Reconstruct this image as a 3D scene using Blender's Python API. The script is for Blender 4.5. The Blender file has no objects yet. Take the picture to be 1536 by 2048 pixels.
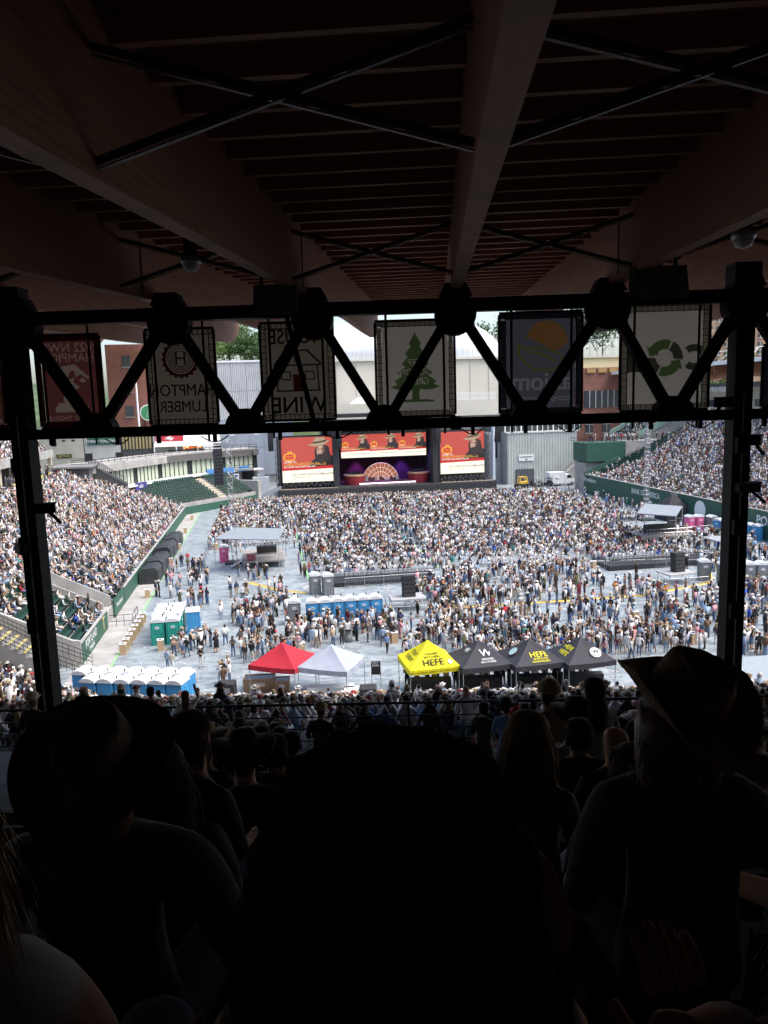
import bpy, bmesh, math, random
import numpy as np
from mathutils import Vector, Matrix, Euler

random.seed(7)
rng = np.random.default_rng(11)
C = bpy.context.scene.collection
SC = bpy.context.scene
R = math.radians

# ---------------------------------------------------------------- camera
# World axes follow the pitch: x across it, y towards the stage, z = 0 on its floor.
EYE = Vector((0.0, 0.0, 20.0))
FOC, YAW, PITCH, ROLL = 1500.0, R(9.0), R(8.2), R(1.7)
fwd = Vector((math.sin(YAW) * math.cos(PITCH), math.cos(YAW) * math.cos(PITCH), -math.sin(PITCH)))
r0 = Vector((math.cos(YAW), -math.sin(YAW), 0.0))
u0 = r0.cross(fwd)
rgt = r0 * math.cos(ROLL) - u0 * math.sin(ROLL)
upv = u0 * math.cos(ROLL) + r0 * math.sin(ROLL)
cam_d = bpy.data.cameras.new('camera')
cam = bpy.data.objects.new('camera', cam_d)
C.objects.link(cam)
cam.matrix_world = Matrix(((rgt.x, upv.x, -fwd.x, EYE.x), (rgt.y, upv.y, -fwd.y, EYE.y), (rgt.z, upv.z, -fwd.z, EYE.z), (0, 0, 0, 1)))
cam_d.sensor_fit = 'VERTICAL'
cam_d.sensor_height = 36.0
cam_d.lens = 36.0 * FOC / 2048.0
cam_d.clip_start = 0.05
cam_d.clip_end = 3000.0
SC.camera = cam

# ---------------------------------------------------------------- sky, sun, exposure
SUN_EL, SUN_AZ = R(60.0), R(112.0)      # azimuth from +y towards +x
wd = bpy.data.worlds.new('World')
SC.world = wd
wd.use_nodes = True
nt = wd.node_tree
for n in list(nt.nodes):
    nt.nodes.remove(n)
sky = nt.nodes.new('ShaderNodeTexSky')
sky.sky_type = 'NISHITA'
sky.sun_disc = False
sky.sun_elevation = SUN_EL
sky.sun_rotation = SUN_AZ
sky.dust_density = 4.0
sky.air_density = 1.0
sky.ozone_density = 1.0
bg = nt.nodes.new('ShaderNodeBackground')
bg.inputs['Strength'].default_value = 0.15
ow = nt.nodes.new('ShaderNodeOutputWorld')
nt.links.new(sky.outputs[0], bg.inputs[0])
nt.links.new(bg.outputs[0], ow.inputs[0])
sun_d = bpy.data.lights.new('sun', 'SUN')
sun_d.energy = 1.1
sun_d.angle = R(48.0)
sun_d.color = (1.0, 0.985, 0.96)
sun = bpy.data.objects.new('sun', sun_d)
C.objects.link(sun)
sd = Vector((math.sin(SUN_AZ) * math.cos(SUN_EL), math.cos(SUN_AZ) * math.cos(SUN_EL), math.sin(SUN_EL)))
sun.rotation_euler = sd.to_track_quat('Z', 'Y').to_euler()
vs = SC.view_settings
vs.view_transform = 'Standard'
vs.look = 'None'
vs.gamma = 1.0
vs.use_curve_mapping = False
vs.exposure = 1.32
SC.cycles.max_bounces = 8
SC.cycles.diffuse_bounces = 6
SC.cycles.glossy_bounces = 2
SC.cycles.transmission_bounces = 4
SC.cycles.use_denoising = True

# ---------------------------------------------------------------- helpers
def G(px, py, z=0.0):
    """Survey: the point at height z that the photograph shows at this pixel."""
    d = fwd * FOC + rgt * (px - 768.0) - upv * (py - 1024.0)
    return EYE + d * ((z - EYE.z) / d.z)

def onY(px, py, Y):
    d = fwd * FOC + rgt * (px - 768.0) - upv * (py - 1024.0)
    return EYE + d * (Y / d.y)

A_S = YAW + R(1.5)      # heading of the near stand's rows and truss
A_B = YAW + R(4.3)      # heading of the roof beams

def frame(a):
    def f(u, v, w):
        return Vector((u * math.cos(a) + v * math.sin(a), -u * math.sin(a) + v * math.cos(a), EYE.z + w))
    return f
S = frame(A_S)          # u right, v ahead, w above the eye

def atS(px, py, v):
    """Point on the plane v = const of the near stand seen at this pixel, as (u, w)."""
    d = fwd * FOC + rgt * (px - 768.0) - upv * (py - 1024.0)
    n = Vector((math.sin(A_S), math.cos(A_S), 0))
    p = d * (v / d.dot(n))
    return p.x * math.cos(A_S) - p.y * math.sin(A_S), p.z

def pixel(p):
    q = Vector(p) - EYE
    zc = q.dot(fwd)
    return 768 + FOC * q.dot(rgt) / zc, 1024 - FOC * q.dot(upv) / zc

_mats = {}
def mat(name, col, rough=0.7, metal=0.0, var=0.12, scale=3.0, bump=0.0, bscale=None, emit=None, trans=0.0, alpha=1.0, spec=0.5, stretch=None, streak=0.0):
    """Principled material with a little procedural wear."""
    if name in _mats:
        return _mats[name]
    m = bpy.data.materials.new(name)
    m.use_nodes = True
    t = m.node_tree
    b = t.nodes['Principled BSDF']
    b.inputs['Roughness'].default_value = rough
    b.inputs['Metallic'].default_value = metal
    b.inputs['Specular IOR Level'].default_value = spec
    if var > 0 or bump > 0:
        co = t.nodes.new('ShaderNodeTexCoord')
        mp = t.nodes.new('ShaderNodeMapping')
        t.links.new(co.outputs['Object'], mp.inputs['Vector'])
        if stretch:
            mp.inputs['Scale'].default_value = stretch
    if var > 0:
        nz = t.nodes.new('ShaderNodeTexNoise')
        nz.inputs['Scale'].default_value = scale
        nz.inputs['Detail'].default_value = 6
        t.links.new(mp.outputs[0], nz.inputs['Vector'])
        rp = t.nodes.new('ShaderNodeValToRGB')
        rp.color_ramp.elements[0].position = 0.3
        rp.color_ramp.elements[1].position = 0.7
        rp.color_ramp.elements[0].color = (*[max(0, c * (1 - var)) for c in col], 1)
        rp.color_ramp.elements[1].color = (*[min(1, c * (1 + var)) for c in col], 1)
        t.links.new(nz.outputs[0], rp.inputs[0])
        t.links.new(rp.outputs[0], b.inputs['Base Color'])
    else:
        b.inputs['Base Color'].default_value = (*col, 1)
    if bump > 0:
        n2 = t.nodes.new('ShaderNodeTexNoise')
        n2.inputs['Scale'].default_value = bscale or scale * 6
        n2.inputs['Detail'].default_value = 4
        t.links.new(mp.outputs[0], n2.inputs['Vector'])
        bp = t.nodes.new('ShaderNodeBump')
        bp.inputs['Strength'].default_value = bump
        bp.inputs['Distance'].default_value = 0.02
        t.links.new(n2.outputs[0], bp.inputs['Height'])
        t.links.new(bp.outputs[0], b.inputs['Normal'])
    if emit:
        b.inputs['Emission Color'].default_value = (*emit[0], 1)
        b.inputs['Emission Strength'].default_value = emit[1]
    if trans > 0:      # thin cloth that lets light through
        tr = t.nodes.new('ShaderNodeBsdfTranslucent')
        tr.inputs[0].default_value = (*col, 1)
        mx = t.nodes.new('ShaderNodeMixShader')
        mx.inputs[0].default_value = trans
        out = t.nodes['Material Output']
        t.links.new(b.outputs[0], mx.inputs[1])
        t.links.new(tr.outputs[0], mx.inputs[2])
        t.links.new(mx.outputs[0], out.inputs[0])
    if alpha < 1:
        b.inputs['Alpha'].default_value = alpha
    _mats[name] = m
    return m

def brick_mat(name, c1, c2, mortar, sx=0.24, sy=0.08):
    m = bpy.data.materials.new(name)
    m.use_nodes = True
    t = m.node_tree
    b = t.nodes['Principled BSDF']
    b.inputs['Roughness'].default_value = 0.85
    co = t.nodes.new('ShaderNodeTexCoord')
    sp = t.nodes.new('ShaderNodeSeparateXYZ')
    ad = t.nodes.new('ShaderNodeMath')
    cb = t.nodes.new('ShaderNodeCombineXYZ')
    t.links.new(co.outputs['Object'], sp.inputs[0])
    t.links.new(sp.outputs[0], ad.inputs[0])
    t.links.new(sp.outputs[1], ad.inputs[1])
    t.links.new(ad.outputs[0], cb.inputs[0])
    t.links.new(sp.outputs[2], cb.inputs[1])
    br = t.nodes.new('ShaderNodeTexBrick')
    br.inputs['Scale'].default_value = 1.0
    br.inputs['Brick Width'].default_value = sx
    br.inputs['Row Height'].default_value = sy
    br.inputs['Mortar Size'].default_value = 0.008
    br.inputs['Color1'].default_value = (*c1, 1)
    br.inputs['Color2'].default_value = (*c2, 1)
    br.inputs['Mortar'].default_value = (*mortar, 1)
    t.links.new(cb.outputs[0], br.inputs['Vector'])
    nz = t.nodes.new('ShaderNodeTexNoise')
    nz.inputs['Scale'].default_value = 0.35
    nz.inputs['Detail'].default_value = 5
    t.links.new(co.outputs['Object'], nz.inputs['Vector'])
    mx = t.nodes.new('ShaderNodeMixRGB')
    mx.blend_type = 'MULTIPLY'
    mx.inputs[0].default_value = 0.5
    t.links.new(br.outputs[0], mx.inputs[1])
    t.links.new(nz.outputs[0], mx.inputs[2])
    t.links.new(mx.outputs[0], b.inputs['Base Color'])
    return m

def wood_mat(name, c1, c2, axis=1, rough=0.7):
    """Glue-laminated timber: thin laminations and long grain."""
    m = bpy.data.materials.new(name)
    m.use_nodes = True
    t = m.node_tree
    b = t.nodes['Principled BSDF']
    b.inputs['Roughness'].default_value = rough
    co = t.nodes.new('ShaderNodeTexCoord')
    mp = t.nodes.new('ShaderNodeMapping')
    sc = [9.0, 9.0, 9.0]
    sc[axis] = 0.5
    mp.inputs['Scale'].default_value = sc
    t.links.new(co.outputs['Object'], mp.inputs[0])
    nz = t.nodes.new('ShaderNodeTexNoise')
    nz.inputs['Scale'].default_value = 2.0
    nz.inputs['Detail'].default_value = 8
    nz.inputs['Roughness'].default_value = 0.65
    t.links.new(mp.outputs[0], nz.inputs[0])
    rp = t.nodes.new('ShaderNodeValToRGB')
    rp.color_ramp.elements[0].position = 0.32
    rp.color_ramp.elements[1].position = 0.68
    rp.color_ramp.elements[0].color = (*c1, 1)
    rp.color_ramp.elements[1].color = (*c2, 1)
    t.links.new(nz.outputs[0], rp.inputs[0])
    wv = t.nodes.new('ShaderNodeTexWave')
    wv.bands_direction = 'Z'
    wv.inputs['Scale'].default_value = 3.6
    wv.inputs['Distortion'].default_value = 0.3
    t.links.new(co.outputs['Object'], wv.inputs[0])
    r2 = t.nodes.new('ShaderNodeValToRGB')
    r2.color_ramp.elements[0].position = 0.0
    r2.color_ramp.elements[1].position = 0.12
    r2.color_ramp.elements[0].color = (0.8, 0.8, 0.8, 1)
    r2.color_ramp.elements[1].color = (1, 1, 1, 1)
    t.links.new(wv.outputs['Fac'], r2.inputs[0])
    mx = t.nodes.new('ShaderNodeMixRGB')
    mx.blend_type = 'MULTIPLY'
    mx.inputs[0].default_value = 1.0
    t.links.new(rp.outputs[0], mx.inputs[1])
    t.links.new(r2.outputs[0], mx.inputs[2])
    t.links.new(mx.outputs[0], b.inputs['Base Color'])
    bp = t.nodes.new('ShaderNodeBump')
    bp.inputs['Strength'].default_value = 0.4
    bp.inputs['Distance'].default_value = 0.01
    t.links.new(nz.outputs[0], bp.inputs['Height'])
    t.links.new(bp.outputs[0], b.inputs['Normal'])
    return m

def attr_mat(name, rough=0.8):
    m = bpy.data.materials.new(name)
    m.use_nodes = True
    t = m.node_tree
    b = t.nodes['Principled BSDF']
    b.inputs['Roughness'].default_value = rough
    b.inputs['Specular IOR Level'].default_value = 0.25
    a = t.nodes.new('ShaderNodeAttribute')
    a.attribute_name = 'col'
    t.links.new(a.outputs['Color'], b.inputs['Base Color'])
    return m

class MB:
    """Collects simple shapes; build() links them as one mesh object."""
    def __init__(s):
        s.v, s.f = [], []
    def add(s, vs_, fs_):
        o = len(s.v)
        s.v += [tuple(p) for p in vs_]
        s.f += [tuple(i + o for i in f) for f in fs_]
        return s
    def box(s, c, d, rz=0.0, rx=0.0, ry=0.0):
        M = Matrix.Translation(c) @ Euler((rx, ry, rz)).to_matrix().to_4x4()
        h = [x / 2 for x in d]
        vs_ = [M @ Vector((a * h[0], b * h[1], e * h[2])) for a in (-1, 1) for b in (-1, 1) for e in (-1, 1)]
        return s.add(vs_, [(0, 1, 3, 2), (4, 6, 7, 5), (0, 4, 5, 1), (2, 3, 7, 6), (0, 2, 6, 4), (1, 5, 7, 3)])
    def bar(s, p, q, w, h=None, upw=(0, 0, 1)):
        """Square bar from p to q."""
        p, q = Vector(p), Vector(q)
        h = h or w
        d = (q - p).normalized()
        a = d.cross(Vector(upw))
        if a.length < 1e-4:
            a = d.cross(Vector((1, 0, 0)))
        a.normalize()
        b = a.cross(d)
        vs_ = [e + a * (i * w / 2) + b * (j * h / 2) for e in (p, q) for i, j in ((-1, -1), (1, -1), (1, 1), (-1, 1))]
        return s.add(vs_, [(0, 1, 2, 3), (7, 6, 5, 4), (0, 4, 5, 1), (1, 5, 6, 2), (2, 6, 7, 3), (3, 7, 4, 0)])
    def tube(s, p, q, r, n=8, r2=None):
        p, q = Vector(p), Vector(q)
        r2 = r if r2 is None else r2
        d = (q - p).normalized()
        a = d.cross(Vector((0, 0, 1)))
        if a.length < 1e-4:
            a = Vector((1, 0, 0))
        a.normalize()
        b = a.cross(d)
        vs_ = []
        for e, rr in ((p, r), (q, r2)):
            vs_ += [e + (a * math.cos(2 * math.pi * i / n) + b * math.sin(2 * math.pi * i / n)) * rr for i in range(n)]
        fs_ = [(i, (i + 1) % n, n + (i + 1) % n, n + i) for i in range(n)] + [tuple(range(n))[::-1], tuple(range(n, 2 * n))]
        return s.add(vs_, fs_)
    def path(s, pts, r, n=6):
        for a, b in zip(pts, pts[1:]):
            s.tube(a, b, r, n)
        return s
    def prism(s, poly, d, ax='y'):
        """Extrudes polygon (a, b) by d along an axis; ax = y: (x, z) profile."""
        n = len(poly)
        def pt(a, b, t):
            return (a, t, b) if ax == 'y' else ((t, a, b) if ax == 'x' else (a, b, t))
        d0, d1 = d
        vs_ = [pt(a, b, d0) for a, b in poly] + [pt(a, b, d1) for a, b in poly]
        fs_ = [tuple(range(n)), tuple(range(n, 2 * n))[::-1]] + [(i, n + i, n + (i + 1) % n, (i + 1) % n) for i in range(n)]
        return s.add(vs_, fs_)
    def lathe(s, prof, n=12, c=(0, 0, 0), cap=True):
        vs_, fs_ = [], []
        for r, z in prof:
            vs_ += [(c[0] + r * math.cos(2 * math.pi * i / n), c[1] + r * math.sin(2 * math.pi * i / n), c[2] + z) for i in range(n)]
        for k in range(len(prof) - 1):
            fs_ += [(k * n + i, k * n + (i + 1) % n, (k + 1) * n + (i + 1) % n, (k + 1) * n + i) for i in range(n)]
        if cap:
            fs_ += [tuple(range(n))[::-1], tuple(range((len(prof) - 1) * n, len(prof) * n))]
        return s.add(vs_, fs_)
    def quad(s, a, b, c, d):
        return s.add([a, b, c, d], [(0, 1, 2, 3)])
    def mesh(s, name, m, smooth=False):
        me = bpy.data.meshes.new(name)
        me.from_pydata(s.v, [], s.f)
        bm = bmesh.new()
        bm.from_mesh(me)
        bmesh.ops.recalc_face_normals(bm, faces=bm.faces)
        bm.to_mesh(me)
        bm.free()
        if m:
            me.materials.append(m)
        if smooth:
            me.polygons.foreach_set('use_smooth', [True] * len(me.polygons))
        return me
    def build(s, name, m, parent=None, smooth=False, loc=None, rz=0.0):
        o = bpy.data.objects.new(name, s.mesh(name, m, smooth))
        C.objects.link(o)
        o.parent = parent
        if loc is not None:
            o.location = loc
        o.rotation_euler.z = rz
        return o

def tag(o, label=None, cat=None, group=None, kind=None):
    if label: o['label'] = label
    if cat: o['category'] = cat
    if group: o['group'] = group
    if kind: o['kind'] = kind
    return o

def thing(name, label, cat, loc=(0, 0, 0), rz=0.0, group=None):
    o = bpy.data.objects.new(name, None)
    o.empty_display_size = 0.2
    C.objects.link(o)
    o.location = loc
    o.rotation_euler = (0, 0, rz)
    return tag(o, label, cat, group)

def copy_tree(o, parent=None):
    c = o.copy()
    C.objects.link(c)
    c.parent = parent
    for ch in list(o.children):
        copy_tree(ch, c)
    return c

def inst(root, label, loc, rz=0.0, group=None):
    c = copy_tree(root)
    c['label'] = label
    if group: c['group'] = group
    c.location = loc
    c.rotation_euler.z = rz
    return c

BENCH = bpy.data.scenes.new('bench')      # a bare scene to evaluate modifiers and type in; removed at the end
def on_bench(o):
    BENCH.collection.objects.link(o)
    BENCH.view_layers[0].update()
    return o.evaluated_get(BENCH.view_layers[0].depsgraph)

def text(name, body, size, loc, rot, m, parent=None, ax='CENTER', mirror=False, ext=0.0, sx=1.0):
    cu = bpy.data.curves.new(name, 'FONT')
    cu.resolution_u = 3
    cu.body = body
    cu.size = size
    cu.align_x = ax
    cu.align_y = 'CENTER'
    cu.extrude = ext
    cu.materials.append(m)
    o = bpy.data.objects.new('type', cu)
    me = bpy.data.meshes.new_from_object(on_bench(o))
    bpy.data.objects.remove(o)
    bpy.data.curves.remove(cu)
    me.name = name
    bm = bmesh.new(); bm.from_mesh(me)            # heavier strokes: shifted copies, each a hair further out
    for k, (dx, dy) in enumerate(((.011, 0), (-.011, 0), (0, .008), (0, -.008))):
        d = bmesh.ops.duplicate(bm, geom=[f for f in bm.faces if f.index >= 0][:n0] if k else bm.faces[:])
        if k == 0: n0 = len(bm.faces) // 2
        bmesh.ops.translate(bm, vec=(dx * size, dy * size, .0012 * (k + 1)), verts=[g for g in d['geom'] if isinstance(g, bmesh.types.BMVert)])
        bm.faces.ensure_lookup_table()
    bm.to_mesh(me); bm.free()
    o = bpy.data.objects.new(name, me)
    C.objects.link(o)
    o.parent = parent
    o.location = loc
    o.rotation_euler = rot
    o.scale = (-sx if mirror else sx, 1, 1)
    return o

def orient(x, y):
    """Euler for a flat thing whose local x and y run along these directions."""
    x = Vector(x).normalized(); y = Vector(y)
    z = x.cross(y).normalized(); y = z.cross(x)
    return Matrix(((x.x, y.x, z.x), (x.y, y.y, z.y), (x.z, y.z, z.z))).to_euler()

def flat(name, pts, m, parent, f):
    """Flat polygon cut-out (print): pts in (a, b), f maps them to 3-D."""
    mb = MB()
    mb.add([f(a, b) for a, b in pts], [tuple(range(len(pts)))])
    return mb.build(name, m, parent)

# ---------------------------------------------------------------- materials
WOOD = wood_mat('glulam timber', (0.23, 0.10, 0.055), (0.36, 0.165, 0.095), 1)
DECK = wood_mat('roof deck boards', (0.50, 0.23, 0.125), (0.68, 0.35, 0.20), 0)
STEEL = mat('black painted steel', (0.010, 0.010, 0.011), 0.7, 0.0, 0.3, 5, spec=0.25)
GALV = mat('galvanised steel', (0.5, 0.52, 0.54), 0.4, 0.8, 0.1, 8)
ALU = mat('aluminium truss', (0.42, 0.43, 0.45), 0.4, 0.7, 0.1, 8)
DARKTRUSS = mat('dark lattice steel', (0.10, 0.10, 0.11), 0.5, 0.4, 0.2, 8)
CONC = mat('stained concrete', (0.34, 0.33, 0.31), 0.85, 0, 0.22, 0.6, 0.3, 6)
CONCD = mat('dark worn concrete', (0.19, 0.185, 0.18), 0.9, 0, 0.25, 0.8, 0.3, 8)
GREENW = mat('green painted wall', (0.026, 0.095, 0.064), 0.6, 0, 0.12, 1.2)
SEATG = mat('green plastic seat', (0.014, 0.048, 0.036), 0.45, 0, 0.15, 2)
WHITE = mat('white paint', (0.78, 0.78, 0.77), 0.6, 0, 0.05, 2)
BLACK = mat('matt black', (0.018, 0.018, 0.02), 0.7, 0, 0.3, 4)
BLACKF = mat('black fabric', (0.03, 0.03, 0.033), 0.9, 0, 0.3, 2, 0.3, 5)
CARD = mat('cardboard', (0.46, 0.32, 0.19), 0.9, 0, 0.12, 3)
YELLOWP = mat('yellow plastic', (0.75, 0.5, 0.06), 0.6, 0, 0.1, 3)
# ================================================================ GROUND AND FLOOR
gm = MB(); gm.quad((-600, -300, -0.6), (700, -300, -0.6), (700, 1500, -0.6), (-600, 1500, -0.6))
tag(gm.build('ground', mat('city ground', (0.16, 0.16, 0.15), 0.9, 0, 0.2, 0.05)), kind='structure')

def floor_mat():
    m = bpy.data.materials.new('pale grey floor covering')
    m.use_nodes = True
    t = m.node_tree
    b = t.nodes['Principled BSDF']
    b.inputs['Roughness'].default_value = 0.5
    co = t.nodes.new('ShaderNodeTexCoord')
    br = t.nodes.new('ShaderNodeTexBrick')
    br.offset = 0.5
    br.inputs['Scale'].default_value = 1.0
    br.inputs['Brick Width'].default_value = 1.22
    br.inputs['Row Height'].default_value = 1.1
    br.inputs['Mortar Size'].default_value = 0.018
    br.inputs['Color1'].default_value = (0.25, 0.285, 0.295, 1)
    br.inputs['Color2'].default_value = (0.335, 0.375, 0.385, 1)
    br.inputs['Mortar'].default_value = (0.22, 0.23, 0.245, 1)
    t.links.new(co.outputs['Object'], br.inputs['Vector'])
    # darker brushed streaks, with finer flecks over them
    mp = t.nodes.new('ShaderNodeMapping')
    mp.inputs['Scale'].default_value = (0.55, 1.5, 1)
    mp.inputs['Rotation'].default_value = (0, 0, 0.5)
    t.links.new(co.outputs['Object'], mp.inputs[0])
    n1 = t.nodes.new('ShaderNodeTexNoise'); n1.inputs['Scale'].default_value = 1.1; n1.inputs['Detail'].default_value = 7; n1.inputs['Distortion'].default_value = 1.6
    t.links.new(mp.outputs[0], n1.inputs['Vector'])
    rp = t.nodes.new('ShaderNodeValToRGB')
    rp.color_ramp.elements[0].position = 0.36; rp.color_ramp.elements[0].color = (0.58, 0.6, 0.63, 1)
    rp.color_ramp.elements[1].position = 0.6; rp.color_ramp.elements[1].color = (1.08, 1.08, 1.08, 1)
    t.links.new(n1.outputs[0], rp.inputs[0])
    mx0 = t.nodes.new('ShaderNodeMixRGB'); mx0.blend_type = 'MULTIPLY'; mx0.inputs[0].default_value = 1
    t.links.new(br.outputs[0], mx0.inputs[1]); t.links.new(rp.outputs[0], mx0.inputs[2])
    n3 = t.nodes.new('ShaderNodeTexNoise'); n3.inputs['Scale'].default_value = 3.4; n3.inputs['Detail'].default_value = 5; n3.inputs['Distortion'].default_value = 2.5
    mp3 = t.nodes.new('ShaderNodeMapping'); mp3.inputs['Scale'].default_value = (.6, 1.6, 1); mp3.inputs['Rotation'].default_value = (0, 0, -.7); t.links.new(co.outputs['Object'], mp3.inputs[0]); t.links.new(mp3.outputs[0], n3.inputs['Vector'])
    r3 = t.nodes.new('ShaderNodeValToRGB'); r3.color_ramp.elements[0].position = .33; r3.color_ramp.elements[0].color = (.45, .47, .5, 1); r3.color_ramp.elements[1].position = .43; r3.color_ramp.elements[1].color = (1, 1, 1, 1); t.links.new(n3.outputs[0], r3.inputs[0])
    mx = t.nodes.new('ShaderNodeMixRGB'); mx.blend_type = 'MULTIPLY'; mx.inputs[0].default_value = 1
    t.links.new(mx0.outputs[0], mx.inputs[1]); t.links.new(r3.outputs[0], mx.inputs[2])
    t.links.new(mx.outputs[0], b.inputs['Base Color'])
    bp = t.nodes.new('ShaderNodeBump'); bp.inputs['Strength'].default_value = 0.25; bp.inputs['Distance'].default_value = 0.03
    t.links.new(n1.outputs[0], bp.inputs['Height']); t.links.new(bp.outputs[0], b.inputs['Normal'])
    return m
fl = MB(); fl.quad((-40, 40, 0), (100, 40, 0), (100, 230, 0), (-40, 230, 0))
tag(fl.build('floor', floor_mat()), kind='structure')
# concrete apron along the left wall
ap = MB(); ap.quad((-15.5, 50, 0.004), (-12.9, 50, 0.004), (-12.9, 160, 0.004), (-15.5, 160, 0.004))
tag(ap.build('pavement', CONC), kind='structure')
LIME = mat('lime green tape', (0.25, 0.62, 0.16), 0.6, 0, 0.1, 3)
tp = MB(); tp.quad((-12.85, 56, 0.008), (-12.72, 56, 0.008), (-12.72, 158, 0.008), (-12.85, 158, 0.008))
tag(tp.build('tape_line', LIME), 'bright green tape line along the foot of the left stand wall', 'tape')
t2 = MB(); t2.quad((4.4, 86, 0.008), (4.56, 86, 0.008), (4.56, 150, 0.008), (4.4, 150, 0.008))
tag(t2.build('tape_line', LIME), 'green tape line down the aisle behind the grey toilets', 'tape')
t3 = MB(); t3.quad((20.4, 88, 0.008), (20.56, 88, 0.008), (20.56, 150, 0.008), (20.4, 150, 0.008))
tag(t3.build('tape_line', LIME), 'green tape line down the middle aisle of the floor seats', 'tape')
# yellow cable ramps: single segments laid end to end across the floor
ramp = MB()
ramp.prism([(-0.3, 0), (-0.17, 0.05), (0.17, 0.05), (0.3, 0)], (-0.45, 0.45), 'x')
rme = ramp.mesh('cable_ramp', YELLOWP)
lid = MB(); lid.box((0, 0, 0.057), (0.84, 0.16, 0.012))
lme = lid.mesh('ramp_lid', mat('dark rubber', (0.25, 0.16, 0.03), 0.8))
def cable_run(pts, label):
    root = thing('cable_ramp', label, 'cable ramp', pts[0])
    for a, b in zip(pts, pts[1:]):
        a, b = Vector(a), Vector(b)
        n = max(1, int((b - a).length / 0.92))
        ang = math.atan2((b - a).y, (b - a).x)
        for i in range(n):
            p = a.lerp(b, (i + 0.5) / n) - Vector(pts[0])
            o = bpy.data.objects.new('ramp_segment', rme); C.objects.link(o); o.parent = root; o.location = (p.x, p.y, 0.003); o.rotation_euler.z = ang
            l = bpy.data.objects.new('lid', lme); C.objects.link(l); l.parent = o
g = lambda x, y: G(x, y)
cable_run([(-2.3, 86.2, 0), (1.2, 81.3, 0), (4, 79.5, 0)], 'yellow cable ramp on the floor near the pink toilet tower')
cable_run([(15.4, 69.8, 0), (26, 69.3, 0), (37.5, 69.1, 0), (46.6, 72.1, 0), (49, 76, 0)], 'long yellow cable ramp crossing the floor through the standing crowd')

# ================================================================ NEAR STAND: treads
TR, RI = 0.85, 0.37
def tread_w(k):
    return -1.42 - RI * k
st = MB()
NROW = 17
for k in range(-6, NROW):
    v0_, v1_ = TR * k - 0.45, TR * (k + 1) - 0.45
    z = tread_w(k)
    for ua, ub in ((-45, 45),):
        st.quad(S(ua, v0_, z), S(ub, v0_, z), S(ub, v1_, z), S(ua, v1_, z))
        st.quad(S(ua, v1_, z), S(ub, v1_, z), S(ub, v1_, tread_w(k + 1)), S(ua, v1_, tread_w(k + 1)))
VF = TR * NROW - 0.45                       # front walkway starts here
WF = tread_w(NROW)
st.quad(S(-45, VF, WF), S(45, VF, WF), S(45, VF + 2.2, WF), S(-45, VF + 2.2, WF))
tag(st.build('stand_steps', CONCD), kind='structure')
# back wall; unseen end walls added to keep sky light out at the sides
bw = MB()
bw.box((0, -6.2, 1.5), (92, 0.3, 12))
for su in (-45.3, 45.3):
    bw.box((su, 4.5, 0), (0.3, 21.5, 14))
o = bw.build('wall_back', CONCD); o.location = (0, 0, EYE.z); o.rotation_euler.z = -A_S
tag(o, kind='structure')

# lower tier in front, bending towards the corner at the left
LT0, LTN, LTR = 17.6, 34, 0.85
def bend(u):
    d = max(0.0, -(u + 18.0))
    e = max(0.0, u - 16.0)
    return 0.8 * d * d / (d + 3.0) + 0.3 * e * e / (e + 4.0)
def low_w(k):
    return -8.5 - (19.45 - 8.5) * k / (LTN - 1)
us = [-42 + 1.5 * i for i in range(58)]
lt = MB()
for k in range(LTN):
    a, b = LT0 + LTR * k - 0.4, LT0 + LTR * (k + 1) - 0.4
    w0_, w1_ = low_w(k), low_w(k + 1) if k < LTN - 1 else -19.95
    for i in range(len(us) - 1):
        p, q = us[i], us[i + 1]
        s_ = 1 + 0.0 * k
        bp, bq = bend(p) * k / LTN, bend(q) * k / LTN
        bp1, bq1 = bend(p) * (k + 1) / LTN, bend(q) * (k + 1) / LTN
        lt.quad(S(p, a + bp, w0_), S(q, a + bq, w0_), S(q, b + bq1, w0_), S(p, b + bp1, w0_))
        lt.quad(S(p, b + bp1, w0_), S(q, b + bq1, w0_), S(q, b + bq1, w1_), S(p, b + bp1, w1_))
lt.quad(S(-45, VF + 2.2, WF), S(45, VF + 2.2, WF), S(45, LT0 - 0.4, low_w(0)), S(-45, LT0 - 0.4, low_w(0)))
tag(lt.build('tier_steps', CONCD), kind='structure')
# front wall of the lower tier
VEND = LT0 + LTR * LTN - 0.4
root = thing('barrier_wall', 'low concrete wall with rail at the foot of the near lower seats', 'wall', S(0, VEND, -20))
inv = S(0, VEND, -20)
for i in range(len(us) - 1):
    p, q = us[i], us[i + 1]
    m_ = MB()
    a, b = S(p, VEND + bend(p) + 0.08, -20) - inv, S(q, VEND + bend(q) + 0.08, -20) - inv
    m_.bar(a + Vector((0, 0, 0.3)), b + Vector((0, 0, 0.3)), 0.14, .6)
    if 4 < i < 52: m_.build('wall_panel', CONC, root)
rl = MB()
for hz in (.8, 1.0):
    rl.path([S(p, VEND + bend(p) + 0.08, -20) - inv + Vector((0, 0, hz)) for p in us[6:50]], 0.025, 5)
rl.build('rail', STEEL, root)

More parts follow.
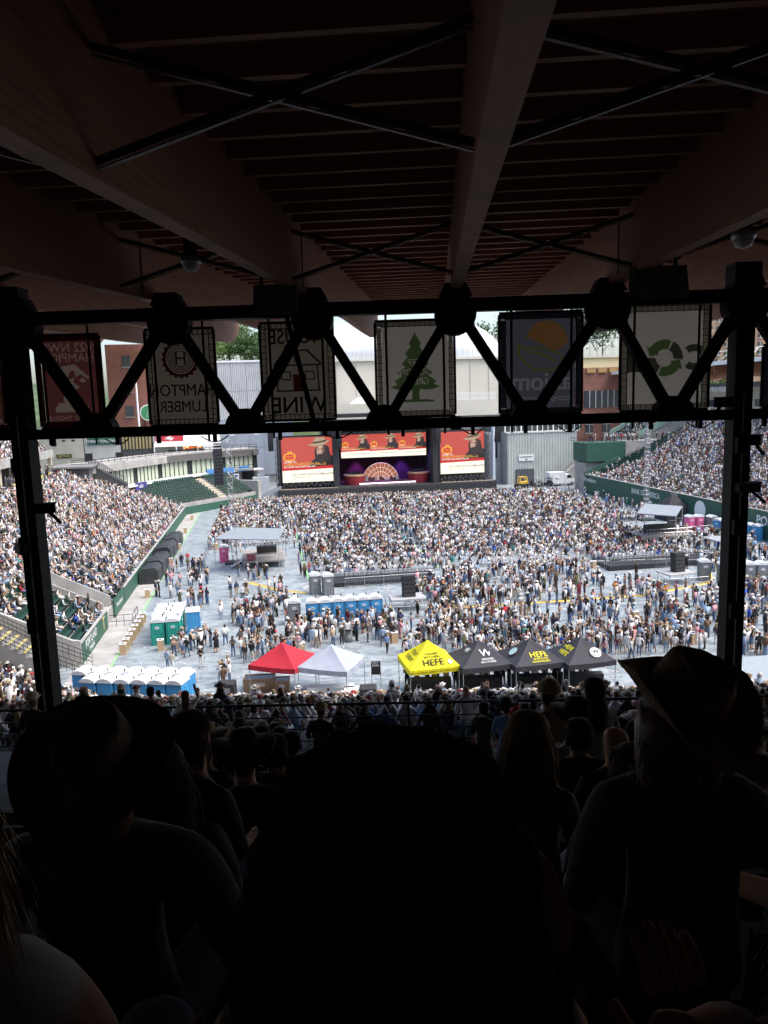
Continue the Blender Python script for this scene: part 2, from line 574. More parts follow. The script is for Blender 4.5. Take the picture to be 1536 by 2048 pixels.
# front rail of the covered stand
root = thing('guard_rail', 'black steel guard rail along the front walkway of the covered stand', 'rail', S(0, VF + 2.0, WF))
base = S(0, VF + 2.0, WF)
for i, hz in enumerate((1.08, 0.78, 0.5, 0.22)):
    m_ = MB(); m_.tube(S(-20, VF + 2.0, WF + hz) - base, S(16, VF + 2.0, WF + hz) - base, 0.03 if i == 0 else 0.016, 6)
    m_.build('rail_bar', STEEL, root)
for i in range(19):
    u = -20 + 2 * i
    m_ = MB(); m_.tube(S(u, VF + 2.0, WF) - base, S(u, VF + 2.0, WF + 1.08) - base, 0.028, 6); m_.build('post', STEEL, root)

# ================================================================ ROOF OVER THE NEAR STAND
BW0, BSL = 1.41, 0.049
def B(u, v, w):          # beam frame, w above the sloping beam soffit
    return Vector((u, v, BW0 + BSL * v + w))
roof = thing('stand_roof', 'dark timber roof of big beams and close joists over the near seats', 'roof', EYE, -A_B)
beam_u = [-20.3, -17.35, -14.4, -11.45, -8.52, -5.6, -2.55, 0.40, 3.38, 6.5, 9.6, 12.6, 15.6]
bw_ = 0.21
for u in beam_u:
    m_ = MB()
    prof = [(-5.9, 0), (15.3, 0), (22, -0.06), (27, -0.2), (30.6, -0.26), (31.6, -0.14), (32.2, 0.14), (32.4, .5), (32.4, 1.3), (-5.9, 1.3)]
    m_.prism([(v, BW0 + BSL * v + w) for v, w in prof], (u - bw_ / 2, u + bw_ / 2), 'x')
    b_ = m_.build('beam', WOOD, roof)
    for v in (2.0, 14.2):       # steel seat straps on the sides
        p_ = MB()
        for sgn in (-1, 1):
            p_.box(B(u + sgn * (bw_ / 2 + 0.006), v, 0.55), (0.012, 0.07, 0.95))
        p_.build('strap', STEEL, b_)
jv = [-5.4 + 0.82 * i for i in range(46)]
JM = wood_mat('joist timber', (0.28, 0.13, 0.07), (0.42, 0.21, 0.12), 0)
jl = 2.95 - bw_
jm = MB(); jm.box((0, 0, 0.22), (1, 0.09, 0.24)); jme = jm.mesh('joist', JM)
dm = None
for a, b in zip(beam_u, beam_u[1:]):
    L = b - a - bw_
    mid = (a + b) / 2
    for v in jv:
        o = bpy.data.objects.new('joist', jme); C.objects.link(o); o.parent = roof
        o.location = B(mid, v, 0.98); o.scale = (L, 1, 1)
    # deck boards laid on the joists, one sheet of boards a bay
    for i in range(10):
        va, vb = -5.9 + i * 3.81, -5.9 + (i + 1) * 3.81 - 0.012
        d_ = MB(); d_.bar(B(mid, va, 1.36), B(mid, vb, 1.36), L - 0.004, 0.06)
        d_.build('deck_panel', DECK, roof)
ridge = MB()
ridge.bar(B(0, -8, 1.47), B(0, 32.2, 1.47), 96, 0.1)
ridge.build('roof_sheet', mat('roof sheet', (0.3, 0.3, 0.3), 0.7), roof)
# cross bracing in the bays
for v in (-1.2, 5.6, 13.2):
    for a, b in zip(beam_u, beam_u[1:]):
        for s_ in (0, 1):
            m_ = MB()
            p = B(a + bw_ / 2, v + 0.05 * s_, 0.92 if s_ else 0.12)
            q = B(b - bw_ / 2, v + 0.05 * s_, 0.12 if s_ else 0.92)
            m_.bar(p, q, 0.014, 0.06)
            m_.bar(p + Vector((0, 0.04, -0.045)), q + Vector((0, 0.04, -0.045)), 0.045, 0.010)
            m_.build('brace', mat('weathered bracing steel', (0.07, 0.07, 0.075), 0.5, 0.4, 0.2, 5), roof)
# side roof further round to the left of the stand closes the view there
# ================================================================ TRUSS
TV = 15.0
truss = thing('roof_truss', 'black steel truss with round gusset plates across the stand front', 'truss', EYE, -A_S)
tops = [atS(x, y, TV) for x, y in ((38, 652), (340, 643), (625, 630), (910, 617), (1215, 601), (1490, 588))]
bots = [atS(x, y, TV) for x, y in ((197, 862), (492, 858), (770, 852), (1060, 845), (1345, 838))]
wt = sum(t_[1] for t_ in tops) / len(tops) + .06
wb = sum(t_[1] for t_ in bots) / len(bots) + .02
tu = [t_[0] for t_ in tops]
bu = [t_[0] for t_ in bots]
sp_ = (tu[-1] - tu[0]) / 5
tu = [tu[0] - sp_ * 2, tu[0] - sp_] + tu + [tu[-1] + sp_, tu[-1] + 2 * sp_]
bu = [bu[0] - sp_ * 2, bu[0] - sp_] + bu + [bu[-1] + sp_, bu[-1] + 2 * sp_]
m_ = MB(); m_.box((0, TV, wt), (34, 0.16, 0.19)); m_.box((0, TV, wt + 0.11), (34, 0.26, 0.03)); m_.box((0, TV, wt - 0.11), (34, 0.26, 0.03)); m_.build('top_chord', STEEL, truss)
m_ = MB(); m_.box((0, TV, wb), (34, 0.16, 0.14)); m_.box((0, TV, wb + 0.085), (34, 0.24, 0.03)); m_.box((0, TV, wb - 0.085), (34, 0.24, 0.03)); m_.build('bottom_chord', STEEL, truss)
def disc(u, w, r, name, half=False):
    m_ = MB()
    pr = [(u + r * math.cos(t_ * math.pi / 14), w + r * math.sin(t_ * math.pi / 14)) for t_ in range(28)]
    if half: pr = [(a, max(b, w - .11)) for a, b in pr if b > w - .2]
    m_.prism(pr, (TV - 0.19, TV + 0.19), 'y')
    o = m_.build(name, STEEL, truss)
    for k in range(8):
        bm_ = MB(); c_ = (u + 0.75 * r * math.cos(k * math.pi / 4 + .2), w + 0.75 * r * (abs(math.sin(k * math.pi / 4 + .2)) if half else math.sin(k * math.pi / 4 + .2)))
        bm_.tube((c_[0], TV - 0.22, c_[1]), (c_[0], TV - 0.16, c_[1]), 0.025, 6)
        bm_.build('bolt', STEEL, o)
for u in tu: disc(u, wt - 0.17, 0.40, 'gusset_plate')
for u in bu: disc(u, wb + 0.02, 0.38, 'gusset_plate', True)
for i in range(len(bu)):
    for e in (tu[i], tu[i + 1]):
        m_ = MB()
        p, q = Vector((bu[i], TV, wb)), Vector((e, TV, wt))
        m_.bar(p, q, 0.19, 0.05, (0, 1, 0)); m_.bar(p, q, 0.05, 0.2, (0, 1, 0))
        m_.bar(p + Vector((0, -.1, 0)), q + Vector((0, -.1, 0)), 0.19, 0.02, (0, 1, 0)); m_.bar(p + Vector((0, .1, 0)), q + Vector((0, .1, 0)), 0.19, 0.02, (0, 1, 0))
        m_.build('diagonal', STEEL, truss)
cu = [atS(48, 870, TV)[0], atS(1476, 846, TV)[0]]
for u in cu:
    m_ = MB()
    m_.box((u, TV, (wt - 8.0) / 2), (0.26, 0.36, wt + 8.0))
    m_.box((u - 0.15, TV, (wt - 8) / 2), (0.05, 0.40, wt + 8.0)); m_.box((u + 0.15, TV, (wt - 8) / 2), (0.05, 0.40, wt + 8.0))
    c_ = m_.build('column', STEEL, truss)
    m_ = MB(); m_.box((u, TV - 0.21, -3.5), (0.02, 0.04, 7)); m_.build('conduit', GALV, c_)
    for w in (-1.0, -2.6, -4.3):
        m_ = MB(); m_.box((u - 0.05, TV - 0.28, w), (0.2, 0.14, 0.3)); m_.build('junction_box', STEEL, c_)
    m_ = MB(); m_.box((u, TV, wt + .3), (0.5, 0.45, 0.6)); m_.build('cap_block', STEEL, c_)
# blocks that carry the beams
for u in tu[2:-2]:
    m_ = MB(); m_.prism([(u - 0.32, wt + 0.16), (u + 0.32, wt + 0.16), (u + 0.2, wt + 0.4), (u - 0.2, wt + 0.4)], (TV - 0.2, TV + 0.2), 'y'); m_.build('bearing_block', STEEL, truss)
# cable sagging under the bottom chord and clamps
rr = random.Random(3)
for i in range(14):
    u = -8 + 1.15 * i + rr.uniform(-.3, .3)
    m_ = MB(); m_.box((u, TV - 0.16, wb - 0.16), (0.07, 0.09, 0.16)); m_.build('clamp', STEEL, truss)
    if i % 2 == 0:
        m_ = MB(); L = rr.uniform(.25, .6)
        m_.path([(u + L * (j / 6 - .5), TV - 0.17, wb - 0.12 - 0.12 * math.sin(math.pi * j / 6)) for j in range(7)], 0.012, 4); m_.build('loose_cable', STEEL, truss)

# ================================================================ BANNERS hung behind the truss (seen from the back, print mirrored)
BV = TV + 0.36
CREAM = mat('cream mesh banner', (0.54, 0.50, 0.44), 0.9, 0, 0.06, 1.5, trans=0.75)
MAROON = mat('maroon mesh banner', (0.20, 0.06, 0.055), 0.9, 0, 0.08, 1.5, trans=0.75)
NAVY = mat('slate blue mesh banner', (0.15, 0.155, 0.19), 0.9, 0, 0.08, 1.5, trans=0.75)
INK = lambda n, c: mat('ink ' + n, tuple(x * 1.15 for x in c), 0.9, 0, 0.05, 3, trans=0.6)
I_GREY, I_GREEN, I_DARK, I_RED, I_BEIGE, I_ORANGE, I_LIME = INK('grey', (0.10, 0.09, 0.085)), INK('green', (0.09, 0.15, 0.05)), INK('dark', (0.05, 0.05, 0.05)), INK('rust', (0.25, 0.05, 0.035)), INK('beige', (0.42, 0.33, 0.26)), INK('orange', (0.34, 0.17, 0.06)), INK('olive', (0.17, 0.2, 0.04))
def banner(x0, y0, x1, y1, cloth, label):
    ua, wa = atS(x0, y0, BV); ub, wb_ = atS(x1, y1, BV)
    cu_, cw_ = (ua + ub) / 2, (wa + wb_) / 2
    W_, H_ = ub - ua, wa - wb_
    root = thing('banner', label, 'banner', S(cu_, BV, cw_), -A_S, 'sponsor banners hung on the truss')
    m_ = MB(); m_.box((0, 0, 0), (W_ * 0.84, 0.012, H_ * 0.88)); m_.build('cloth', cloth, root)
    for n_, c_, d_ in (('frame_bar', (0, 0.0, H_ / 2), (W_, 0.04, 0.05)), ('frame_bar', (0, 0.0, -H_ / 2), (W_, 0.04, 0.05)), ('frame_bar', (-W_ / 2, 0.0, 0), (0.05, 0.04, H_ - .06)), ('frame_bar', (W_ / 2, 0.0, 0), (0.05, 0.04, H_ - .06))):
        m_ = MB(); m_.box(c_, d_); m_.build(n_, STEEL, root)
    m_ = MB()      # border strip of the same cloth behind the lacing
    for c_, d_ in (((0, 0.004, H_ * .465), (W_ * .97, 0.006, H_ * .045)), ((0, 0.004, -H_ * .465), (W_ * .97, 0.006, H_ * .045)), ((-W_ * .455, 0.004, 0), (W_ * .055, 0.006, H_ * .87)), ((W_ * .455, 0.004, 0), (W_ * .055, 0.006, H_ * .87))):
        m_.box(c_, d_)
    m_.build('border', cloth, root)
    m_ = MB()
    n = 15
    for i in range(n):
        z = -H_ / 2 + H_ * (i + .5) / n
        for sg in (-1, 1): m_.box((sg * W_ * .455, -0.012, z), (W_ * .085, 0.012, 0.012))
        x = -W_ / 2 + W_ * (i + .5) / n
        for sg in (-1, 1): m_.box((x, -0.012, sg * H_ * .465), (0.012, 0.012, H_ * .065))
    for sg in (-1, 1):
        m_.box((sg * W_ * .425, -0.014, 0), (0.014, 0.014, H_ * .97)); m_.box((0, -0.014, sg * H_ * .44), (W_ * .97, 0.014, 0.014))
    m_.build('lacing', STEEL, root)
    for sg in (-1, 1):     # hanger tubes down to and below the bottom chord
        m_ = MB(); m_.tube((sg * W_ * .36, -0.09, H_ / 2 + .25), (sg * W_ * .36, -0.09, -H_ / 2 - .35), 0.025, 6); m_.build('hanger', STEEL, root)
    return root, W_, H_
def raster(root, W_, H_, cloth, marks):
    """Print worked into the cloth itself: fine cells of the weave take the ink of the mark that covers them."""
    for ch in root.children:
        if ch.name.startswith('cloth'): bpy.data.objects.remove(ch); break
    w, h = W_ * .84, H_ * .88; nx, nz = 110, 130
    X, Y = np.meshgrid((np.arange(nx) + .5) / nx * w - w / 2, (np.arange(nz) + .5) / nz * h - h / 2)
    idx = np.zeros(X.shape, np.int32); inks = [cloth]
    for kind, data, m_ in marks:
        if m_ not in inks: inks.append(m_)
        k = inks.index(m_)
        if kind == 'poly': tris = [(data[0], data[i], data[i + 1]) for i in range(1, len(data) - 1)]; polys = [data]
        elif kind == 'text':
            body, size, cx, cz, sx = data
            cu = bpy.data.curves.new('t', 'FONT'); cu.body = body; cu.size = size; cu.align_x = 'CENTER'; cu.align_y = 'CENTER'; cu.resolution_u = 3; cu.offset = 0
            o = bpy.data.objects.new('t', cu); me = bpy.data.meshes.new_from_object(on_bench(o)); bpy.data.objects.remove(o)
            me.calc_loop_triangles(); polys = [[(me.vertices[i].co.x * sx + cx, me.vertices[i].co.y + cz) for i in t_.vertices] for t_ in me.loop_triangles]
            bpy.data.meshes.remove(me)
        for poly in polys:
            inside = np.zeros(X.shape, bool); n = len(poly)
            xs, zs = [-p[0] for p in poly], [p[1] for p in poly]
            for i in range(n):
                x1, z1, x2, z2 = xs[i], zs[i], xs[(i + 1) % n], zs[(i + 1) % n]
                if abs(z2 - z1) < 1e-9: continue
                inside ^= ((z1 > Y) != (z2 > Y)) & (X < (x2 - x1) * (Y - z1) / (z2 - z1) + x1)
            idx[inside] = k
    gx, gz = np.meshgrid(np.linspace(-w / 2, w / 2, nx + 1), np.linspace(-h / 2, h / 2, nz + 1))
    V = np.stack([gx.ravel(), np.zeros(gx.size), gz.ravel()], -1)
    a = (np.arange(nz)[:, None] * (nx + 1) + np.arange(nx)[None]).ravel()
    me = bpy.data.meshes.new('cloth'); me.from_pydata(V.tolist(), [], np.stack([a, a + 1, a + nx + 2, a + nx + 1], -1).tolist())
    for m_ in inks: me.materials.append(m_)
    me.polygons.foreach_set('material_index', idx.ravel())
    o = bpy.data.objects.new('cloth', me); C.objects.link(o); o.parent = root
def btext(root, body, size, x, z, m_, sx=1.0):
    """Lettering that shows through from the far side: mirrored."""
    text('lettering', body, size, (x, -0.02, z), (math.pi / 2, 0, 0), m_, root, mirror=True, sx=sx)
def bflat(root, name, pts, m_, lay=0):
    flat(name, [(-a, b) for a, b in pts], m_, root, lambda a, b: (a, -0.010 - 0.003 * lay, b))
def circ(cx, cz, r, n=24, a0=0.0, a1=2 * math.pi):
    return [(cx + r * math.cos(a0 + (a1 - a0) * i / n), cz + r * math.sin(a0 + (a1 - a0) * i / n)) for i in range(n + (0 if abs(a1 - a0 - 2 * math.pi) < 1e-6 else 1))]
def ringpoly(root, cx, cz, r1, r2, m_, lay, a0=0, a1=2 * math.pi, n=24):
    mb = MB(); 
    vs_ = []
    for i in range(n + 1):
        t_ = a0 + (a1 - a0) * i / n
        vs_ += [(-(cx + r1 * math.cos(t_)), -0.010 - 0.003 * lay, cz + r1 * math.sin(t_)), (-(cx + r2 * math.cos(t_)), -0.010 - 0.003 * lay, cz + r2 * math.sin(t_))]
    mb.add(vs_, [(2 * i, 2 * i + 1, 2 * i + 3, 2 * i + 2) for i in range(n)])
    mb.build('ring', m_, root)
# maroon champion banner
root, W_, H_ = banner(67, 672, 212, 853, MAROON, 'maroon champions banner with a footballer and trophy')
raster(root, W_, H_, MAROON, [('text', ('2022 NWSL', .25, 0, H_ * .36, 1), I_BEIGE), ('text', ('CHAMPIONS', .25, 0, H_ * .25, 1), I_BEIGE), ('text', ('PORTLAND THORNS FC', .13, 0, -H_ * .40, 1), I_BEIGE),
    ('poly', [(-.12, .34), (.36, .28), (.42, .20), (.12, -.26), (.02, -.28), (-.44, .10), (-.46, .02)], I_BEIGE),
    ('poly', [(.30, .14), (.02, .10), (-.02, .22), (-.10, .22), (-.12, .12), (-.06, .0), (-.16, -.10), (-.40, -.12), (-.41, -.06), (-.22, -.02), (-.20, .04), (-.26, .07), (-.36, .0), (-.38, .03), (-.24, .14), (.0, .04), (.28, .17)], MAROON),
    ('poly', circ(.06, -.35, .10), I_BEIGE), ('poly', [(-.34, -.62), (.34, -.62), (.34, -.50), (.28, -.49), (.28, -.43), (-.28, -.43), (-.28, -.49), (-.34, -.50)], I_BEIGE)])
# next maroon banner at the frame's edge
root, W_, H_ = banner(-135, 688, 20, 860, MAROON, 'maroon banner cut off beside the left steel column')
raster(root, W_, H_, MAROON, [('text', ('CHAMPIONS', .25, 0, H_ * .25, 1), I_BEIGE), ('text', ('PORTLAND THORNS FC', .13, 0, -H_ * .40, 1), I_BEIGE)])
# lumber banner
root, W_, H_ = banner(288, 660, 438, 848, CREAM, 'cream lumber company banner with a rust red tree ring seal')
ringpoly(root, 0, H_ * .19, .30, .36, I_RED, 0)
for k in range(20):
    t_ = 2 * math.pi * k / 20
    bflat(root, 'seal_tooth', circ(.36 * math.cos(t_), H_ * .19 + .36 * math.sin(t_), .035, 8), I_RED)
for r_ in (.25, .20, .15):
    ringpoly(root, 0, H_ * .19, r_, r_ + .02, I_RED, 0)
btext(root, 'H', 0.36, 0, H_ * .19, I_RED)
btext(root, 'HAMPTON', 0.33, 0, -H_ * .14, I_GREY, 0.85); btext(root, 'LUMBER', 0.32, 0, -H_ * .31, I_GREY, 0.85)
# wine banner
root, W_, H_ = banner(518, 647, 672, 838, CREAM, 'cream wine banner with a line drawing of a house')
btext(root, 'HOUSE', 0.42, 0, H_ * .35, I_DARK, 0.85); btext(root, 'WINE', 0.46, 0, -H_ * .35, I_DARK, 0.95)
def stroke(root, pts, w, m_):
    for a, b in zip(pts, pts[1:]):
        a, b = Vector(a), Vector(b); d = (b - a).normalized(); n = Vector((-d.y, d.x)) * w / 2
        bflat(root, 'stroke', [a - n, b - n, b + n, a + n], m_)
stroke(root, [(-.42, -.38), (-.40, .12)], .03, I_DARK); stroke(root, [(.42, -.38), (.40, .12)], .03, I_DARK); stroke(root, [(-.46, -.38), (.44, -.38)], .03, I_DARK)
stroke(root, [(-.48, .14), (-.2, .42)], .04, I_DARK); stroke(root, [(.48, .14), (.24, .42)], .03, I_DARK); stroke(root, [(-.24, .42), (.28, .42)], .03, I_DARK); stroke(root, [(-.48, .13), (.48, .13)], .03, I_DARK)
for cx in (-.24, .24):
    stroke(root, [(cx - .09, -.16), (cx + .09, -.15), (cx + .09, .0), (cx - .09, .0), (cx - .09, -.16)], .025, I_DARK)
stroke(root, [(-.05, .2), (.06, .2), (.06, .32), (-.05, .32), (-.05, .2)], .022, I_DARK)
stroke(root, [(.12, .42), (.12, .52), (.24, .52), (.24, .42)], .025, I_DARK)
bflat(root, 'red_door', [(-.09, -.37), (.10, -.37), (.10, -.05), (-.09, -.05)], I_RED, 1)
# evergreen banner
root, W_, H_ = banner(749, 643, 911, 831, CREAM, 'cream banner with a green fir tree and slogan')
raster(root, W_, H_, CREAM, [('poly', [(-.5, -.36), (-.36, -.30), (-.42, -.24), (-.26, -.14), (-.35, -.08), (-.2, .04), (-.27, .1), (-.14, .24), (-.2, .3), (-.09, .44), (-.12, .5), (0, .72), (.12, .5), (.08, .44), (.2, .3), (.14, .24), (.27, .1), (.2, .04), (.36, -.08), (.27, -.14), (.43, -.24), (.36, -.30), (.52, -.36), (.30, -.42), (.08, -.40), (.07, -.60), (.36, -.62), (.4, -.66), (-.4, -.66), (-.36, -.62), (-.07, -.60), (-.08, -.40), (-.3, -.42)], I_GREEN)] + [('text', (b_, .2, -.02, z, .8), CREAM) for b_, z in (('KEEP', .12), ('OREGON', -.07), ('GREEN', -.25))])
# slate pest control banner
root, W_, H_ = banner(998, 627, 1163, 826, NAVY, 'slate blue pest control banner with an orange sun and leaf')
leaf = [(.44, .38), (.42, .18), (.30, .0), (.10, -.12), (-.16, -.14), (-.40, -.06), (-.46, .06), (-.36, .2), (-.14, .28), (.1, .3), (.3, .32)]
mk = [('poly', circ(-.12, .42, .42, 28), I_ORANGE), ('poly', [(-.62, .45), (-.3, .24), (-.1, .34), (.2, .5), (.6, .46), (.6, -.3), (-.6, -.3)], NAVY)]
for a, b in zip(leaf, leaf[1:] + leaf[:1]):
    a, b = Vector(a), Vector(b); d = (b - a).normalized(); n = Vector((-d.y, d.x)) * .022
    mk.append(('poly', [a - n - d * .02, b - n + d * .02, b + n + d * .02, a + n - d * .02], I_LIME))
mk.append(('poly', [(.30, .24), (.0, .16), (-.3, .02), (-.32, .05), (0, .22), (.3, .28)], I_LIME))
PS = INK('pale slate', (0.34, 0.34, 0.35))
for dx in (-.012, 0, .012): mk.append(('text', ('axiom', .52, dx - .02, -.36, .95), PS))
mk.append(('text', ('eco-pest control', .2, 0, -.68, .9), PS))
raster(root, W_, H_, NAVY, mk)
# recycling banner
root, W_, H_ = banner(1242, 612, 1415, 818, CREAM, 'cream banner with a green and charcoal recycling ring')
def arc(cx, cz, r1, r2, a0, a1, n=14):
    t_ = [math.radians(a0 + (a1 - a0) * i / n) for i in range(n + 1)]
    return [(cx + r2 * math.cos(q), cz + r2 * math.sin(q)) for q in t_] + [(cx + r1 * math.cos(q), cz + r1 * math.sin(q)) for q in t_[::-1]]
def tipd(cx, cz, a, s_):
    q = math.radians(a); return [(cx + .12 * math.cos(q), cz + .12 * math.sin(q)), (cx + .44 * math.cos(q), cz + .44 * math.sin(q)), (cx + .30 * math.cos(q + s_), cz + .30 * math.sin(q + s_))]
I_OLD = INK('dark olive', (0.06, 0.065, 0.045))
raster(root, W_, H_, CREAM, [('poly', arc(0, 0, .17, .36, 35, 110), I_GREEN), ('poly', tipd(0, 0, 35, -.5), I_GREEN) , ('poly', arc(0, 0, .17, .36, 215, 290), I_GREEN), ('poly', tipd(0, 0, 215, -.5), I_GREEN),
    ('poly', arc(0, 0, .17, .36, 118, 186), I_OLD), ('poly', arc(0, 0, .17, .36, -62, 2), I_OLD), ('poly', arc(-.58, 0, .12, .26, 45, 315), I_OLD), ('poly', [(.44, -.26), (.74, -.26), (.74, .20), (.60, .20), (.60, -.1), (.44, -.1)], I_OLD)])
# partial banner past the right column
root, W_, H_ = banner(1527, 690, 1690, 812, NAVY, 'dark banner just past the right steel column')

# ================================================================ hanging lamps, speaker boxes, props on the truss
lamp_glass = mat('frosted lamp glass', (0.75, 0.72, 0.68), 0.35, 0, 0.05, 3)
def dome_lamp(px, py, v, label):
    u, w = atS(px, py, v)
    root = thing('dome_lamp', label, 'lamp', S(u, v, w), -A_S, 'dome lamps under the roof')
    root.scale = (.78, .78, 1.0)
    m_ = MB(); m_.lathe([(0.04, .62), (0.11, .55), (0.13, .14), (0.16, .10)], 12); m_.build('housing', STEEL, root, True)
    m_ = MB(); m_.lathe([(0.17, .10), (0.19, .04), (0.16, 0.0)], 16); m_.build('reflector', GALV, root, True)
    m_ = MB(); m_.lathe([(0.16, -0.002), (0.12, -.07), (0.03, -.1)], 16); m_.build('lens', lamp_glass, root, True)
    m_ = MB(); m_.tube((0, 0, .6), (0, 0, .98), 0.012, 5); m_.build('stem', STEEL, root)
dome_lamp(382, 530, 11.2, 'silver dome lamp hanging by the left roof beams')
dome_lamp(1487, 480, 9.5, 'silver dome lamp hanging near the right corner of the roof')
spkm = mat('grey speaker grille', (0.16, 0.155, 0.15), 0.7, 0.2, 0.1, 30)
def horn_box(px, py, v, label, wd_=.72):
    u, w = atS(px, py, v)
    root = thing('hanging_speaker', label, 'speaker', S(u, v, w), -A_S, 'speakers hung at the truss')
    m_ = MB(); m_.prism([(-.05, -.17), (.55, -.05), (.55, .40), (.12, .36)], (-wd_ / 2, wd_ / 2), 'x'); m_.build('cabinet', STEEL, root)
    m_ = MB(); m_.prism([(-.075, -.16), (-.055, -.165), (.112, .35), (.092, .355)], (-wd_ / 2 + .02, wd_ / 2 - .02), 'x'); m_.build('grille', spkm, root)
    m_ = MB(); m_.box((-wd_ * .35, .3, .62), (.05, .05, .5)); m_.box((wd_ * .35, .3, .62), (.05, .05, .5)); m_.box((0, .3, .86), (wd_ * .8, .06, .06)); m_.build('bracket', STEEL, root)
horn_box(548, 610, 13.2, 'slanted grey speaker box above the wine banner with the house drawing')
horn_box(1328, 575, 12.6, 'slanted grey speaker box above the recycling banner', .8)
pole_root = thing('support_pole', 'slim slanting pole from the speaker box down to the bottom chord', 'pole', EYE, -A_S)
pa, pb = atS(572, 628, 14.6), atS(629, 846, 14.6)
m_ = MB(); m_.tube((pa[0], 14.6, pa[1]), (pb[0], 14.6, pb[1]), .05, 8); m_.build('tube', STEEL, pole_root)
m_ = MB(); m_.box((pb[0], 14.68, pb[1]), (.2, .3, .12)); m_.build('clamp', STEEL, pole_root)
def cam_box(px, py, v, label, rz=0.0, cat='camera'):
    u, w = atS(px, py, v)
    root = thing('security_camera', label, cat, S(u, v, w), -A_S + rz, 'cameras and floodlights fixed to the columns')
    m_ = MB(); m_.box((0, 0, 0), (.2, .42, .18)); m_.build('body', STEEL, root)
    m_ = MB(); m_.box((0, -.02, .10), (.24, .5, .02)); m_.build('hood', STEEL, root)
    m_ = MB(); m_.tube((0, -.21, 0), (0, -.27, 0), .07, 10); m_.build('lens', BLACK, root)
    m_ = MB(); m_.bar((0, .1, -.09), (0.12, .3, -.3), .05); m_.build('arm', STEEL, root)
cam_box(1452, 805, 14.6, 'black camera with hood left of the right column by the banner', R(70))
cam_box(1497, 975, 14.6, 'black floodlight arm on the outer side of the right column', R(-70))
cam_box(88, 1017, 14.6, 'black camera on the outer side of the left column', R(-70))
cam_box(45, 1098, 14.6, 'small black box fixed to the lower left column', R(40))
cam_box(1512, 880, 14.6, 'tilted black floodlight hanging past the right column', R(-30))
# ================================================================ SEATS (shared)
def seat_mesh():
    m_ = MB()
    m_.box((0, 0.02, 0.43), (0.46, 0.40, 0.05))
    m_.prism([(-0.24, 0.42), (-0.19, 0.42), (-0.24, 0.86), (-0.29, 0.86)], (-0.23, 0.23), 'x')
    m_.box((0, -0.05, 0.21), (0.06, 0.2, 0.4))
    return m_
SEAT = seat_mesh()
seat_me = SEAT.mesh('stadium_seat', SEATG)
_sv = np.array(SEAT.v); _sf = SEAT.f
def joined(name, base_v, base_f, places, m_, parent=None):
    """Joins many alike small pieces into one mesh; places = (x, y, z, rz)."""
    n, k = len(places), len(base_v)
    P_ = np.array(places)
    c_, s_ = np.cos(P_[:, 3])[:, None], np.sin(P_[:, 3])[:, None]
    x = base_v[None, :, 0] * c_ - base_v[None, :, 1] * s_ + P_[:, 0:1]
    y = base_v[None, :, 0] * s_ + base_v[None, :, 1] * c_ + P_[:, 1:2]
    z = np.broadcast_to(base_v[None, :, 2], x.shape) + P_[:, 2:3]
    V = np.stack([x, y, z], -1).reshape(-1, 3)
    q = [f for f in base_f]
    F = [tuple(i + j * k for i in f) for j in range(n) for f in q]
    me = bpy.data.meshes.new(name)
    me.from_pydata(V.tolist(), [], F)
    me.materials.append(m_)
    o = bpy.data.objects.new(name, me)
    C.objects.link(o)
    o.parent = parent
    return o
seat_stuff, seat_single = [], []

# ================================================================ LEFT STAND
LX, LR, LI, LN = -15.35, 0.82, 0.42, 21
LY0, LY1 = 61.2, 130.5
def left_end(i): return 147.0 - 16.5 * i / 20
def left_z(i): return 1.25 + LI * i
root = thing('grandstand', 'packed concrete grandstand on the left side of the pitch', 'grandstand')
m_ = MB()
for i in range(LN):
    xa, xb = LX - LR * i, LX - LR * (i + 1)
    m_.box(((xa + xb) / 2, (LY0 + left_end(i)) / 2, left_z(i) / 2 - .3), (LR, left_end(i) - LY0, left_z(i) + .6))
m_.build('tread', CONC, root)
# end wall towards the camera, its top following the rake
xe = LX - LR * LN
m_ = MB(); m_.prism([(LX + .2, -.5), (LX + .2, 2.0), (LX - .4, 2.1), (xe, left_z(LN) + 0.6), (xe, -.5)], (LY0 - 0.35, LY0 - 0.02), 'y'); m_.build('end_wall', CONC, root)
# portal walls across the near block
for yy in (71.4, 74.6):
    m_ = MB(); m_.prism([(LX - .1, .5), (LX - .1, 2.3), (LX - LR * 9, left_z(9) + .95), (LX - LR * 9, left_z(9) - .4)], (yy - .09, yy + .09), 'y'); m_.build('portal_wall', CONC, root)
m_ = MB(); m_.box((LX + .11, 66.2, 0.85), (.18, 10.3, 1.72)); wl = m_.build('front_wall', GREENW, root)
m_ = MB(); m_.box((LX + .11, 77.5, 0.85), (.18, 5.2, 1.72)); m_.build('front_wall', GREENW, root)
m_ = MB(); m_.box((LX + .11, 113.6, 0.85), (.18, 66.6, 1.72)); m_.build('front_wall', GREENW, root)
m_ = MB(); m_.box((LX + .11, 113.6, 1.76), (.26, 66.6, .08)); m_.build('coping', CONC, root)
m_ = MB(); m_.box((LX + .11, 66.2, 1.76), (.26, 10.3, .08)); m_.build('coping', CONC, root)
text('lettering', 'PORTLAND', 0.95, (LX + .205, 64.6, 1.15), (math.pi / 2, 0, math.pi / 2), WHITE, root, sx=.85)
text('lettering', 'TIMBERS', 0.55, (LX + .205, 64.6, .42), (math.pi / 2, 0, math.pi / 2), WHITE, root)
text('lettering', 'T', 1.7, (LX + .205, 69.6, .9), (math.pi / 2, 0, math.pi / 2), mat('gold letter', (0.6, 0.5, 0.2), .6), root)
text('lettering', 'Providence', 0.7, (LX + .205, 77.5, .95), (math.pi / 2, 0, math.pi / 2), WHITE, root)
